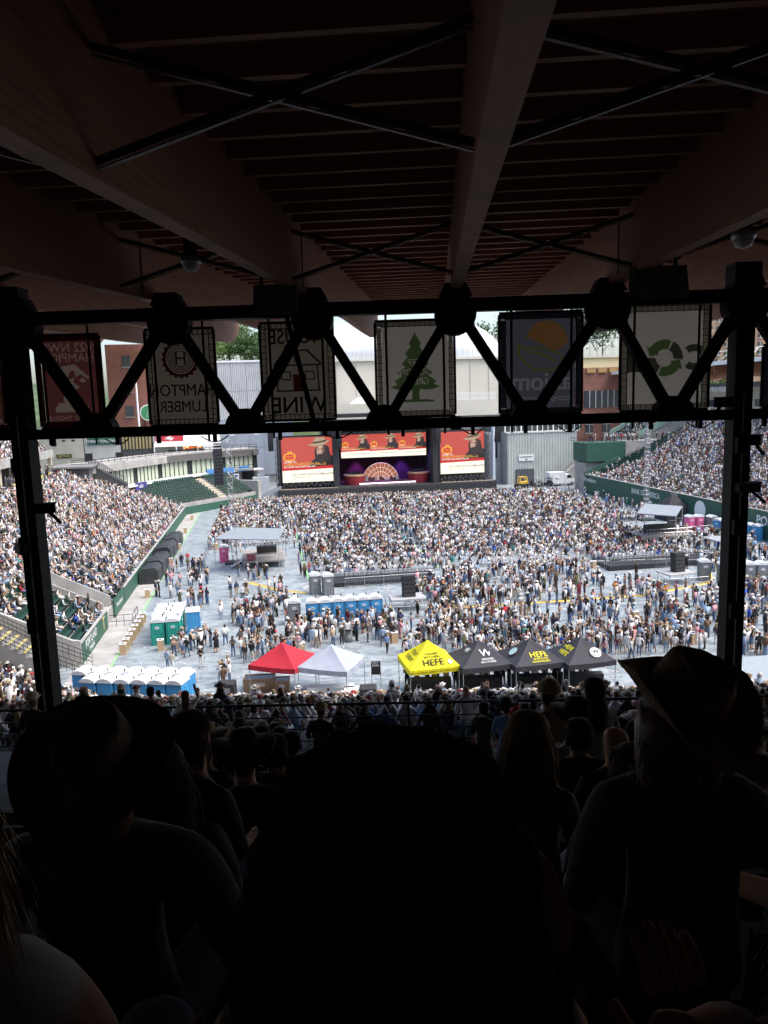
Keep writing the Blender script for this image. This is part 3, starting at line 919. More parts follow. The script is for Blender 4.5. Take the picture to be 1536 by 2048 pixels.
# railings on the near part of the wall
m_ = MB()
for z in (2.15, 2.45): m_.path([(LX + .1, 75, z), (LX + .1, 81, z)], .03, 5)
for y in np.arange(75, 81.1, 1.0): m_.tube((LX + .1, y, 1.7), (LX + .1, y, 2.45), .025, 5)
m_.build('railing', STEEL, root)
m_ = MB()
for z in (.5, 1.1): m_.path([(LX + .3, 71.6, z), (LX + 2.4, 71.6, z), (LX + 2.4, 74.4, z)], .03, 5)
for p in ((LX + .9, 71.6), (LX + 1.6, 71.6), (LX + 2.4, 71.6), (LX + 2.4, 73), (LX + 2.4, 74.4)): m_.tube((*p, 0), (*p, 1.1), .025, 5)
m_.build('gate_railing', STEEL, root)
for yy in (61.9, 83, 95, 107, 119):    # painted aisle stairs
    m_ = MB()
    for i in range(LN): m_.box((LX - LR * i - .12, yy, left_z(i) + .012), (.14, 1.0, .02))
    m_.build('aisle_nosing', mat('worn yellow paint', (0.5, 0.4, 0.12), .8), root)
# stairs and black railing beyond the end wall
stairs = thing('stairway', 'stairway with yellow step edges beside the left stand end wall', 'stairs')
for i in range(12):
    m_ = MB(); m_.box((-23.5 + .55 * i, 58.9, (5.6 - .36 * i) / 2), (.55, 2.6, 5.6 - .36 * i)); s_ = m_.build('step', CONCD, stairs)
    m_ = MB(); m_.box((-23.5 + .55 * i + .16, 58.9, 5.6 - .36 * i + .008), (.22, 2.5, .014)); m_.build('nosing', mat('worn yellow paint', (0.5, 0.4, 0.12), .8), s_)
for yy in (57.6, 60.2):
    m_ = MB()
    for dz in (.35, .7, 1.05): m_.path([(-24, yy, 5.7 + dz), (-17.2, yy, 1.55 + dz), (-14.2, yy, .1 + dz)], .028, 5)
    for i in range(24):
        t_ = i / 23; x = -24 + t_ * 6.8; z = 5.7 - t_ * 4.15
        m_.tube((x, yy, z), (x, yy, z + 1.05), .016, 4)
    for i in range(8):
        t_ = i / 7; x = -17.2 + t_ * 3.0; z = 1.55 - 1.45 * t_
        m_.tube((x, yy, z), (x, yy, z + 1.05), .016, 4)
    m_.build('railing', STEEL, stairs)
left_people = []
rl = random.Random(5)
for i in range(LN):
    y = LY0 + .4
    x = LX - LR * i - .5
    while y < left_end(i) - .3:
        aisle = any(abs(y - yy) < .6 for yy in (83, 95, 107, 119, 131)) or (71.2 < y < 74.8 and i < 9)
        if not aisle:
            near = y < 71.2
            occ = .36 if near and i < 7 else (.62 if y < 80 and i < 9 else .93)
            if rl.random() < occ:
                left_people.append((x, y, left_z(i), math.pi * -.5 + rl.uniform(-.1, .75)))
                if y < 84 and i < 12: seat_stuff.append((x, y, left_z(i), -math.pi / 2))
            else:
                (seat_single if y < 84 else seat_stuff).append((x, y, left_z(i), -math.pi / 2))
        y += .53
# concourse wall and upper deck behind
CREAMW = mat('cream concrete', (0.50, 0.46, 0.36), .8, 0, .1, .5)
ud = thing('upper_deck', 'concrete upper deck with spectators above the left stand concourse', 'grandstand')
zc = left_z(LN)
m_ = MB(); m_.box((xe - 2.5, 95, zc - .2), (5, 71, .4)); m_.build('concourse_floor', CONC, ud)
m_ = MB(); m_.box((xe - 5.2, 95, zc + 2), (.4, 71, 4.6)); m_.build('concourse_wall', CREAMW, ud)
m_ = MB(); m_.box((xe - .6, 93.5, 13.75), (.35, 66, 1.15)); m_.build('fascia', CONC, ud)
for i in range(8):
    m_ = MB(); m_.box((xe - 1.1 - .8 * i, 93.5, 13.6 + .48 * i), (.8, 66, .5)); m_.build('tread', CONC, ud)
for i in range(9):
    m_ = MB(); m_.box((xe - 1.2, 63 + 8 * i, (zc + 13.2) / 2), (.5, .6, 13.2 - zc)); m_.build('pillar', CREAMW, ud)
for i in range(14):
    m_ = MB(); m_.box((xe - 4.96, 62.5 + 5 * i, zc + 1.4), (.08, 3.0, 2.6)); m_.build('opening', mat('dim kiosk opening', (0.06, 0.05, 0.035), .8), ud)
m_ = MB()
for dz in (.4, .75, 1.1): m_.path([(xe - .3, 60.5, zc + dz), (xe - .3, 128, zc + dz)], .03, 5)
for y in np.arange(60.5, 128, 1.6): m_.tube((xe - .3, y, zc), (xe - .3, y, zc + 1.1), .025, 4)
m_.build('railing', STEEL, ud)
for k, y in enumerate(np.arange(64, 127, 4.2)):
    m_ = MB(); m_.box((xe - .24, y, zc + .62), (.03, 1.5, .5)); m_.build('rail_banner', mat('yellow vinyl', (0.7, 0.6, 0.1), .7) if k % 3 else mat('navy vinyl', (0.04, 0.06, 0.2), .7), ud)
deck_people = [(xe - 1.05 - .8 * i, y, 13.85 + .48 * i, -math.pi / 2 + rl.uniform(-.1, .6)) for i in range(8) for y in np.arange(62, 125, .55) if rl.random() < .85]
conc_people = [(xe - rl.uniform(.7, 3.5), y, zc, rl.uniform(-2.5, .2)) for y in np.arange(61, 128, .42)]

# corner block: ramp, glazed facade, terrace tent, empty seats
ramp_b = thing('stair_tower', 'dark stair ramp with black railings behind the left stand corner', 'stairs')
m_ = MB(); m_.prism([(-33.5, 0), (-33.5, 10.7), (-30, 10.7), (-24.5, 7.2), (-24.5, 0)], (139.2, 141.5), 'y'); m_.build('ramp', mat('dark cladding', (0.07, 0.07, 0.07), .7), ramp_b)
m_ = MB()
for dz in (.35, .7, 1.05, 1.3): m_.path([(-33.5, 139.1, 10.7 + dz), (-30, 139.1, 10.7 + dz), (-24.5, 139.1, 7.2 + dz)], .045, 4)
for t_ in np.linspace(0, 1, 18): m_.tube((-30 + 5.5 * t_, 139.1, 10.7 - 3.5 * t_), (-30 + 5.5 * t_, 139.1, 12.0 - 3.5 * t_), .03, 4)
m_.build('railing', STEEL, ramp_b)
m_ = MB(); m_.prism([(-36, 10.7), (-29, 10.7), (-29, 11.0), (-36, 11.0)], (133, 141), 'y'); m_.build('slab', CONCD, ramp_b)
m_ = MB(); m_.box((-33, 138.5, 5.2), (6, 4, 10.4)); m_.build('core_wall', CONCD, ramp_b)

corner = thing('corner_pavilion', 'curved glazed pavilion with white sign above empty green seats', 'building')
line = [(-30.5, 139), (-27.2, 145), (-24, 152.5), (-20.2, 160), (-14.5, 166.5), (-8.6, 172), (-1.5, 176)]
PANEL = mat('pale green blinds', (0.42, 0.47, 0.36), .5, 0, .08, .8)
def along(line, step):
    out = []
    for (xa, ya), (xb, yb) in zip(line, line[1:]):
        n = max(1, round(math.hypot(xb - xa, yb - ya) / step))
        out += [(xa + (xb - xa) * i / n, ya + (yb - ya) * i / n) for i in range(n)]
    return out + [line[-1]]
pts = along(line, 1.25)
for i, ((xa, ya), (xb, yb)) in enumerate(zip(pts, pts[1:])):
    m_ = MB(); m_.bar((xa, ya, 7.7), (xb, yb, 7.7), .1, 3.0); m_.build('glass_panel', PANEL if i % 7 != 3 else mat('dark door glass', (0.03, 0.035, 0.035), .2), corner)
    m_ = MB(); m_.tube((xa + .05, ya - .12, 6.2), (xa + .05, ya - .12, 9.3), .09, 4); m_.build('mullion', BLACK, corner)
pt2 = along(line, 6.0)
for (xa, ya), (xb, yb) in zip(pt2, pt2[1:]):
    m_ = MB(); m_.bar((xa, ya, 3.0), (xb, yb, 3.0), .5, 6.3); m_.build('base_wall', CONC, corner)
    m_ = MB(); m_.bar((xa + .3, ya - .5, 9.95), (xb + .3, yb - .5, 9.95), .7, 1.35); m_.build('fascia', mat('grey fascia', (0.11, 0.105, 0.1), .7) if xa > -22 else CONC, corner)
    m_ = MB(); m_.bar((xa - 2.2, ya + 3.5, 10.7), (xb - 2.2, yb + 3.5, 10.7), 8, .2); m_.build('terrace', CONC, corner)
    m_ = MB()
    for dz in (.5, 1.0): m_.tube((xa, ya, 10.7 + dz), (xb, yb, 10.7 + dz), .05, 4)
    for t_ in np.linspace(0, 1, 5): m_.tube((xa + (xb - xa) * t_, ya + (yb - ya) * t_, 10.7), (xa + (xb - xa) * t_, ya + (yb - ya) * t_, 11.75), .04, 4)
    m_.build('railing', STEEL, corner)
    m_ = MB(); m_.bar((xa + .9, ya - 1.4, 6.1), (xb + .9, yb - 1.4, 6.1), 2.2, .3); m_.build('walkway', WHITE, corner)
d_ = Vector((-20.2 + 24, 160 - 152.5, 0)).normalized()
sgn = thing('sign_board', 'white health sponsor sign on the curved pavilion fascia', 'sign', (-20.9, 157.4, 9.95), math.atan2(d_.y, d_.x))
m_ = MB(); m_.box((0, -.15, 0), (7.8, .1, 1.4)); m_.build('panel', WHITE, sgn)
text('lettering', 'Providence', 1.05, (.5, -.22, 0), (math.pi / 2, 0, 0), mat('grey letter', (0.1, 0.1, 0.12), .6), sgn)
m_ = MB()
for a in (0, math.pi / 2): m_.box((-3.0, -.22, 0), (.18, .03, .8), ry=a)
m_.build('cross_mark', mat('grey letter', (0.1, 0.1, 0.12), .6), sgn)
blu = thing('sign_board', 'purple vinyl banner on the pavilion rail above the stand corner', 'sign', (-24.6, 148.5, 5.9), math.atan2(d_.y, d_.x))
m_ = MB(); m_.box((0, -1.5, 0), (3.6, .06, 1.4), 0); m_.build('panel', mat('violet vinyl', (0.06, 0.05, 0.22), .6), blu)
text('lettering', 'ally', 1.0, (0, -1.56, 0), (math.pi / 2, 0, 0), WHITE, blu)
for k in range(3):
    b = thing('cloth_banner', ('blue rail cloth left of the speaker tower', 'blue rail cloth behind the speaker tower', 'blue rail cloth nearest the stage on the pavilion rail')[k], 'banner', (-12.0 + 3.3 * k, 167.2 + 2.6 * k, 6.5), .67)
    m_ = MB(); m_.box((0, -1.6, 0), (2.9, .06, 1.3)); m_.build('cloth', mat('sky blue vinyl', (0.08, 0.25, 0.55), .6), b)
    text('lettering', 'BIOFREEZE' if k else 'COLA', .5, (0, -1.64, 0), (math.pi / 2, 0, 0), WHITE, b) if False else None
# empty seats that face the pitch
es = thing('seat_block', 'block of empty green seats with tan stairs below the curved pavilion', 'grandstand')
a0, a1 = Vector((-24.6, 148.5, 0)), Vector((-7.6, 168.4, 0))
dr = (a1 - a0).normalized(); nr = Vector((dr.y, -dr.x, 0))
LEN = (a1 - a0).length
for i in range(9):
    z = 5.6 - .42 * i
    m_ = MB(); c_ = a0.lerp(a1, .5) + nr * (.45 + .82 * i)
    m_.box((c_.x, c_.y, z / 2 - .1), (LEN, .82, z), math.atan2(dr.y, dr.x)); m_.build('tread', CONC, es)
    q = 0.4
    while q < LEN - .4:
        if not 15.2 < q < 17.4:
            p = a0 + dr * q + nr * (.5 + .82 * i)
            seat_single.append((p.x, p.y, z - .1, math.atan2(nr.y, nr.x) - math.pi / 2))
        q += .62
    m_ = MB(); p = a0 + dr * 16.3 + nr * (.3 + .82 * i); m_.box((p.x, p.y, z - .05), (1.9, .5, .16), math.atan2(dr.y, dr.x)); m_.build('stair_step', mat('tan stair', (0.5, 0.42, 0.27), .8), es)
m_ = MB(); c_ = a0.lerp(a1, .5) + nr * 7.9; m_.box((c_.x, c_.y, .7), (LEN, .3, 1.5), math.atan2(dr.y, dr.x)); m_.build('front_wall', GREENW, es)
e_ = a1 + nr * 4.0 + dr * .6
m_ = MB(); m_.box((e_.x, e_.y, 2.2), (1.0, 8, 4.4), math.atan2(dr.y, dr.x)); m_.build('end_wall', CONC, es)
m_ = MB(); m_.box((e_.x + .2, e_.y - 2.6, 1.3), (1.1, 2.6, 2.6), math.atan2(dr.y, dr.x)); m_.build('tunnel_mouth', BLACK, es)

# cream concrete blocks with signs behind the corner
cb = thing('concourse_building', 'cream concrete building with sponsor signs behind the left stand corner', 'building')
for (xa, xb, zt, mt) in ((-50, -39.4, 14.8, CREAMW), (-39.2, -31.5, 15.2, mat('pale concrete', (0.48, 0.47, 0.43), .8, 0, .1, .6)), (-31.3, -24.6, 15, mat('dark louvre wall', (0.06, 0.06, 0.06), .6)), (-24.4, -18, 15.4, mat('pale concrete', (0.48, 0.47, 0.43), .8, 0, .1, .6))):
    m_ = MB(); m_.box(((xa + xb) / 2, 178, zt / 2 + 3), (xb - xa, 4, zt - 6)); m_.build('wall_block', mt, cb)
for i in range(9):
    m_ = MB(); m_.box((-30.8 + .72 * i, 175.9, 13.2), (.36, .2, 3.2)); m_.build('gold_fin', mat('gold fin', (0.42, 0.33, 0.14), .5, .3), cb)
for xx in (-38.4, -31.9):
    m_ = MB(); m_.box((xx, 175.95, 9.6), (1.5, .12, 2.8)); m_.build('doorway', BLACK, cb)
for k in range(3):
    m_ = MB(); m_.box((-45.5 + 2.0 * k, 175.95, 14), (.7, .1, .35)); m_.build('wall_lamp', BLACK, cb)
def sign(name, label, c, w, h, m_bg, body, size, m_t, rz=0.0, sx=1.0, depth=.12):
    r_ = thing(name, label, 'sign', c, rz)
    mm = MB(); mm.box((0, 0, 0), (w, depth, h)); mm.build('panel', m_bg, r_)
    n_ = body.count('\n')
    text('lettering', body, size, (0, -depth / 2 - .02, 0), (math.pi / 2, 0, 0), m_t, r_, sx=sx)
    return r_
sign('wall_sign', 'green slogan sign on the pale concrete wall', (-35.2, 175.7, 13.6), 6.6, 1.5, GREENW, 'STAND TOGETHER', .82, WHITE)
r_ = sign('wall_sign', 'red bank sign on the pale concrete wall beside the tent', (-20.7, 175.7, 14.0), 6.0, 3.6, mat('bank red', (0.55, 0.03, 0.05), .5), 'BANK OF AMERICA', .62, WHITE)
for ch in r_.children:
    if ch.name.startswith('lettering'): ch.location.z = 1.1
m_ = MB()
for i in range(3): m_.prism([(-1.2 + .5 * i, -.5 - .15 * i), (-.6 + .5 * i, .0 - .15 * i), (.4 + .3 * i, .3 - .2 * i), (-.1 + .3 * i, -.2 - .25 * i)], (-.1, -.08), 'y')
m_.build('flag_mark', WHITE, r_)
sign('wall_sign', 'small black and yellow exit sign by the stand corner', (-43.6, 175.7, 10.6), 3.2, .8, BLACK, 'SECTION', .6, mat('sign yellow', (0.7, 0.5, 0.1), .6))
# terrace marquee
mq = thing('marquee', 'white marquee lit orange inside on the terrace above the pavilion', 'tent')
TENT = mat('white tent fabric', (0.80, 0.80, 0.79), .7, 0, .04, .6, trans=.25)
m_ = MB(); m_.prism([(-23.5, 12.4), (-16.5, 14.6), (-9.4, 12.4)], (172.5, 182), 'y') if False else m_.prism([(174, 12.0), (178.5, 14.8), (183, 12.0), (183, 11.9), (174, 11.9)], (-24.0, -9.8), 'x'); m_.build('roof', TENT, mq)
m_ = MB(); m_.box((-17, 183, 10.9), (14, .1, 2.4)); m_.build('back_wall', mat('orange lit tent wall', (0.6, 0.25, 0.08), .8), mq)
for xx in (-24, -19.2, -14.5, -9.8):
    m_ = MB(); m_.tube((xx, 174, 10.6), (xx, 174, 12.0), .12, 6); m_.build('post', WHITE, mq)
m_ = MB(); m_.box((-11.6, 174.05, 11.3), (3.6, .08, 1.4)); m_.build('side_wall', TENT, mq)
m_ = MB(); m_.box((-17, 174.2, 10.9), (8, .6, .7)); m_.build('counter', BLACKF, mq)
for xx in (-20.5, -17.5, -14.5):
    l = bpy.data.lights.new('heater', 'POINT'); l.energy = 90; l.color = (1, .5, .2); lo = bpy.data.objects.new('heat_lamp_light', l); C.objects.link(lo); lo.location = (xx, 180.5, 11.5); lo.parent = mq
    m_ = MB(); m_.lathe([(.05, 0), (.2, .1), (.22, .3), (.05, .4)], 8, (xx, 180.8, 11.3)); m_.build('heater', mat('glowing heater', (1, .4, .1), .5, emit=((1, .4, .1), 4)), mq)

# ================================================================ RIGHT STAND
RX, RR_, RI_, RN = 67.2, 0.84, 0.38, 34
RY0, RY1 = 70.0, 149.5
def right_z(i): return 3.2 + RI_ * i
root = thing('grandstand', 'packed grandstand with green pitch wall on the right side', 'grandstand')
m_ = MB()
for i in range(RN):
    xa = RX + RR_ * i
    m_.box((xa + RR_ / 2, (RY0 + RY1) / 2 - .0, right_z(i) / 2 - .3), (RR_, RY1 - RY0, right_z(i) + .6))
m_.build('tread', CONC, root)
for ya, yb in ((70, 98), (98.02, 113.4), (115.6, 126), (126.02, 137.4), (137.42, 149.9)):
    m_ = MB(); m_.box((RX - .12, (ya + yb) / 2, 2.0), (.22, yb - ya, 4.0)); m_.build('front_wall', GREENW, root)
m_ = MB(); m_.box((RX - .1, 114.5, 3.2), (.2, 2.2, 1.6)); m_.build('gate_lintel', CONC, root)
m_ = MB(); m_.box((RX + .1, 114.5, 1.2), (.2, 2.2, 2.4)); m_.build('gate_door', mat('roller door', (0.5, 0.5, 0.5), .5), root)
m_ = MB(); m_.box((RX - .12, 110, 4.05), (.34, 79.8, .1)); m_.build('coping', CONC, root)
m_ = MB(); m_.prism([(RX - .2, 0), (RX - .2, 4.4), (RX + 7.5, right_z(9) + 1.0), (RX + 7.5, 0)], (RY1 + .02, RY1 + .45), 'y'); m_.build('end_wall', GREENW, root)
rot_r = (math.pi / 2, 0, -math.pi / 2)
text('lettering', 'BANK OF AMERICA', 1.35, (RX - .26, 124, 2.75), rot_r, WHITE, root, sx=.85)
m_ = MB()
for i in range(3): m_.prism([(123.2 - .5 * i, 1.2 - .1 * i), (122.6 - .5 * i, 1.7 - .1 * i), (121.8 - .3 * i, 1.8 - .2 * i), (122.4 - .3 * i, 1.3 - .25 * i)], (RX - .28, RX - .26), 'x')
m_.build('flag_mark', WHITE, root)
text('lettering', 'Providence', 1.25, (RX - .26, 147, 3.0), rot_r, WHITE, root)
text('lettering', 'PORTLAND', 1.8, (RX - .26, 88.5, 2.6), rot_r, WHITE, root)
text('lettering', 'T', 2.6, (RX - .26, 106.8, 2.2), rot_r, mat('gold letter', (0.6, 0.5, 0.2), .6), root)
text('lettering', 'T', 2.6, (RX - .26, 97.0, 2.2), rot_r, WHITE, root)
m_ = MB()
m_.lathe([(1.5, 0), (1.5, .05)], 20); o = m_.build('crest_disc', WHITE, root); o.rotation_euler = (0, -math.pi / 2, 0); o.location = (RX - .24, 106.8, 2.1)
for yy in (84, 97, 110, 123, 136):
    m_ = MB()
    for i in range(RN): m_.box((RX + RR_ * i + .1, yy, right_z(i) + .012), (.14, 1.0, .02))
    m_.build('aisle_nosing', mat('worn yellow paint', (0.5, 0.4, 0.12), .8), root)
right_people = []
for i in range(RN):
    x = RX + RR_ * i + .45
    y = RY0 + .4
    while y < RY1 - .3:
        if not any(abs(y - yy) < .55 for yy in (84, 97, 110, 123, 136)):
            empt = y > 149.5 - max(0.0, (9 - .42 * abs(i - 10))) and i > 1
            occ = .12 if empt else .94
            if rl.random() < occ:
                right_people.append((x, y, right_z(i), math.pi / 2 + rl.uniform(-.75, .1)))
            elif y > 118:
                (seat_single if empt and y > 141 else seat_stuff).append((x, y, right_z(i), math.pi / 2))
        y += .53
# far walkway and upper section
rs = thing('grandstand', 'upper terrace with green parapet and rail at the far end of the right stand', 'grandstand')
m_ = MB(); m_.box((72.0, 153.8, 8.5), (8.6, 7.2, 4.0)); m_.build('terrace_block', GREENW, rs)
m_ = MB(); m_.box((72.2, 154.4, 2.9), (8.2, 6, 6.7)); m_.build('terrace_base', CONC, rs)
m_ = MB(); m_.box((83, 153.8, 5.5), (13, 7, 10.2)); m_.build('walkway', CONC, rs)
m_ = MB()
for dz in (.4, .8, 1.15): m_.path([(66.8, 157, 10.5 + dz), (66.8, 150.3, 10.5 + dz), (89, 150.3, 10.6 + dz)], .05, 4)
for x in np.arange(67, 89, 1.0): m_.tube((x, 150.3, 10.5), (x, 150.3, 11.65), .03, 4)
m_.build('railing', STEEL, rs)
for i in range(16):
    m_ = MB(); m_.box((83.5 + .9 * i, 163.5, (11.2 + .45 * i) / 2), (.9, 13, 11.2 + .45 * i)); m_.build('tread', CONC, rs)
    for y in np.arange(158, 169.5, .55):
        if 163 < y < 164: continue
        if rl.random() < .2: seat_stuff.append((83.5 + .9 * i, y, 11.2 + .45 * i, math.pi / 2))
        elif rl.random() < .3: right_people.append((83.5 + .9 * i, y, 11.2 + .45 * i, math.pi / 2 - .4))
        else: seat_stuff.append((83.5 + .9 * i, y, 11.2 + .45 * i, math.pi / 2))
m_ = MB(); m_.prism([(82.5, 10.5), (82.5, 12), (98.5, 19.8), (98.5, 18)], (170, 170.5), 'y'); m_.build('parapet', mat('pale green parapet', (0.2, 0.3, 0.25), .7), rs)
m_ = MB(); m_.prism([(82.5, 10.5), (82.5, 12), (98.5, 19.4), (98.5, 18)], (156.6, 157), 'y'); m_.build('parapet', mat('pale green parapet', (0.2, 0.3, 0.25), .7), rs)
walk_people = [(rl.uniform(68, 88), rl.uniform(150.9, 153.5), 10.55, rl.uniform(1.5, 4.5)) for _ in range(46)]
# concourse wall, sign and roof over the right stand
rc = thing('covered_concourse', 'covered concourse with red and white letters above the right stand', 'building')
xb_ = RX + RR_ * RN
zb_ = right_z(RN)
m_ = MB(); m_.box((xb_ + 4.5, 118, zb_ + 1.5), (.5, 100, 9)); m_.build('wall', CREAMW, rc)
m_ = MB(); m_.box((xb_ + 2.2, 118, zb_ - .2), (4.5, 100, .4)); m_.build('floor', CONC, rc)
m_ = MB(); m_.box((xb_ + .2, 118, zb_ + .6), (.2, 100, 1.1)); m_.build('parapet', CREAMW, rc)
for y in np.arange(72, 166, 4):
    m_ = MB(); m_.box((xb_ + 4.2, y, zb_ + 1.9), (.2, 2.2, 1.5)); m_.build('opening', mat('dim window', (0.05, 0.06, 0.06), .3), rc)
m_ = MB(); m_.box((xb_ + 1.0, 118, zb_ + 5.6), (.5, 100, 1.0)); m_.build('sign_band', mat('dark band', (0.06, 0.055, 0.05), .7), rc)
text('lettering', 'PROVIDENCE', 1.5, (xb_ + .7, 147.4, zb_ + 4.8), rot_r, WHITE, rc, sx=.9)
text('lettering', 'PARK', 1.7, (xb_ + .7, 138.6, zb_ + 4.9), rot_r, mat('red letter', (0.6, 0.03, 0.03), .5), rc, sx=.9)
for y in np.arange(70, 215, 6.0):
    m_ = MB(); prof = [(94.6, 25.9), (95.2, 24.6), (96.2, 24.3), (98, 24.6), (112, 23.4), (112, 25.6), (94.6, 26.1)]
    m_.prism(prof, (y - .25, y + .25), 'y'); m_.build('roof_beam', WOOD, rc)
m_ = MB(); m_.prism([(94.2, 26.1), (113, 26.1), (113, 26.5), (94.2, 26.7)], (66, 216), 'y'); m_.build('roof_sheet', mat('brown soffit', (0.1, 0.07, 0.05), .8), rc)
m_ = MB(); m_.box((94.1, 141, 26.35), (.25, 150, .8)); m_.build('fascia', WHITE, rc)
m_ = MB()
for y in np.arange(80, 216, 8.0): m_.tube((100, y, 26.6), (103, y + 1, 29.4), .09, 4); m_.tube((100, y + 4, 26.6), (103, y + 1, 29.4), .09, 4)
m_.tube((103, 81, 29.4), (103, 213, 29.4), .1, 4)
m_.build('roof_frame', WHITE, rc)

# seats: nearest as things, the rest joined
seat_single.sort(key=lambda p: p[1])
for k, p in enumerate(seat_single):
    if k >= 290:
        seat_stuff.append(p); continue
    o = bpy.data.objects.new('stadium_seat', seat_me)
    C.objects.link(o)
    o.location = p[:3]; o.rotation_euler.z = p[3]
    tag(o, 'empty green plastic stadium seat in the near rows of the left stand' if p[1] < 100 else 'empty green plastic seat under the curved pavilion' if p[0] < 0 else 'empty green plastic seat at the far end of the right stand', 'seat', 'empty green seats in the left stand' if p[1] < 100 else 'empty green seats below the pavilion' if p[0] < 0 else 'empty green seats in the right stand')
tag(joined('stadium_seats', _sv, _sf, seat_stuff, SEATG), 'rows of green plastic seats further off in the stands', 'seats', kind='stuff')
# ================================================================ STAGE
STY = 166.0
stage = thing('concert_stage', 'wide black concert stage with roof truss and draped front', 'stage', (27.5, STY, 0))
def sb(name, m_, c, d, parent=None):
    mm = MB(); mm.box((c[0] - 27.5, c[1] - STY, c[2]), d); return mm.build(name, m_, parent or stage)
sb('deck', mat('stage deck', (0.05, 0.045, 0.045), .6, 0, .2, .6), (27.8, 173, 1.65), (50, 14, .3))
for i in range(10):
    sb('skirt', BLACKF, (5.3 + 5.0 * i, 166 + .02 * (i % 2), .75), (4.98, .12, 1.5))
sb('wing_deck', mat('pale wing deck', (0.3, 0.24, 0.2), .8), (9.5, 166.6, 1.84), (13.5, 1.2, .06))
sb('wing_deck', mat('pale wing deck', (0.3, 0.24, 0.2), .8), (46, 166.6, 1.84), (12.5, 1.2, .06))
sb('backdrop', mat('plum backdrop cloth', (0.035, 0.012, 0.03), .9, 0, .3, .3), (27, 180, 9), (26, .2, 15))
for x in (15.9, 38.6):
    sb('side_drape', BLACKF, (x, 173, 9.5), (1.2, 13, 16))
sb('roof', BLACK, (27, 174, 17.6), (30, 13, .8))
sb('header_truss', DARKTRUSS, (27, 168.3, 14.6), (24, .5, .7))
rr = random.Random(9)
for i in range(34):
    mm = MB(); x = 18 + .56 * i - 27.5
    mm.lathe([(.08, .5), (.2, .4), (.2, .1), (.26, -.05)], 8, (x, 1.9, 13.5 - .1 * rr.random())); mm.build('spotlight', BLACK, stage)
for x in (3.0, 16.3, 39.4, 51.3):
    mm = MB()
    for dx in (-.35, .35):
        for dy in (-.35, .35):
            mm.tube((x - 27.5 + dx, 2.0 + dy, 1.8), (x - 27.5 + dx, 2.0 + dy, 16.4), .06, 4)
    for k in range(18):
        z = 1.9 + .8 * k; s_ = 1 if k % 2 else -1
        for dy in (-.35, .35): mm.tube((x - 27.5 - .35 * s_, 2.0 + dy, z), (x - 27.5 + .35 * s_, 2.0 + dy, z + .8), .04, 4)
    mm.build('tower', DARKTRUSS, stage)
for x0, x1 in ((4, 15.3), (40, 50.5)):
    mm = MB()
    for k in range(26):
        x = x0 + (x1 - x0) * k / 25 - 27.5
        mm.lathe([(.1, 0), (.28, .25), (.28, .6), (.12, .9)], 7, (x, 1.0 + .3 * (k % 2), 1.85 + .25 * (k % 3)))
    mm.build('light_row', BLACK, stage)
# far side drapes right and left of the screens
sb('wing_drape', BLACKF, (9.5, 172.5, 7.2), (13, .3, 12.5))
sb('wing_drape', BLACKF, (45.5, 172.5, 7.2), (12, .3, 12.5))
sb('riser', mat('riser carpet', (0.10, 0.03, 0.06), .8), (27.5, 171.5, 2.1), (15, 4, .6))
mm = MB()
for i in range(36): mm.box((20.3 + .4 * i - 27.5, 3.42, 2.05), (.2, .06, .22))
mm.build('footlight', mat('footlight', (.8, .75, .8), .4, emit=((1, .85, .95), 2.5)), stage)
# red velvet drum pods
for x, nm in ((20.6, 'left'), (35.6, 'right')):
    pod = thing('band_riser', 'red fringed round band platform on the %s of the wheel backdrop' % nm, 'platform', (x, 171.6, 1.8))
    mm = MB(); mm.lathe([(2.3, 0), (2.45, 1.0), (2.5, 2.1)], 20); mm.build('drum', mat('crimson velvet', (0.28, 0.02, 0.03), .8, 0, .3, 4), pod)
    mm = MB(); mm.lathe([(2.56, 1.95), (2.62, 2.15), (2.56, 2.3)], 20); mm.build('rim', mat('tan rim', (0.5, 0.3, 0.15), .5), pod)
    mm = MB()
    for k in range(5): mm.lathe([(.1, 2.3), (.35, 2.4), (.35, 2.9), (.1, 3.0)], 8, (-1.2 + .6 * k, .2 * (k % 2), 0))
    mm.build('drums', BLACK, pod) if False else mm.build('drum_kit', BLACK, pod)
# half-wheel backdrop
wh = thing('wheel_backdrop', 'half round wheel of glowing spokes behind the band', 'backdrop', (27.1, 174.6, 2.0))
WGL = mat('ivory spokes', (0.8, 0.75, 0.65), .5, emit=((1.0, .8, .6), .35))
mm = MB()
n = 24
vs_ = [(0, .12, 0)] + [(4.3 * math.cos(math.pi * i / n), .12, 4.3 * math.sin(math.pi * i / n)) for i in range(n + 1)]
mm.add(vs_, [(0, i + 1, i + 2) for i in range(n)]); mm.build('back_panel', mat('rust panel', (0.25, 0.07, 0.03), .7, emit=((.55, .2, .13), .22)), wh)
for r_ in (1.2, 2.2, 3.2, 4.3):
    mm = MB(); mm.path([(r_ * math.cos(math.pi * i / n), 0, r_ * math.sin(math.pi * i / n)) for i in range(n + 1)], .04, 5); mm.build('ring', WGL, wh)
for k in range(13):
    a = math.pi * k / 12
    mm = MB(); mm.tube((.3 * math.cos(a), 0, .3 * math.sin(a)), (4.3 * math.cos(a), 0, 4.3 * math.sin(a)), .032, 5); mm.build('spoke', WGL, wh)
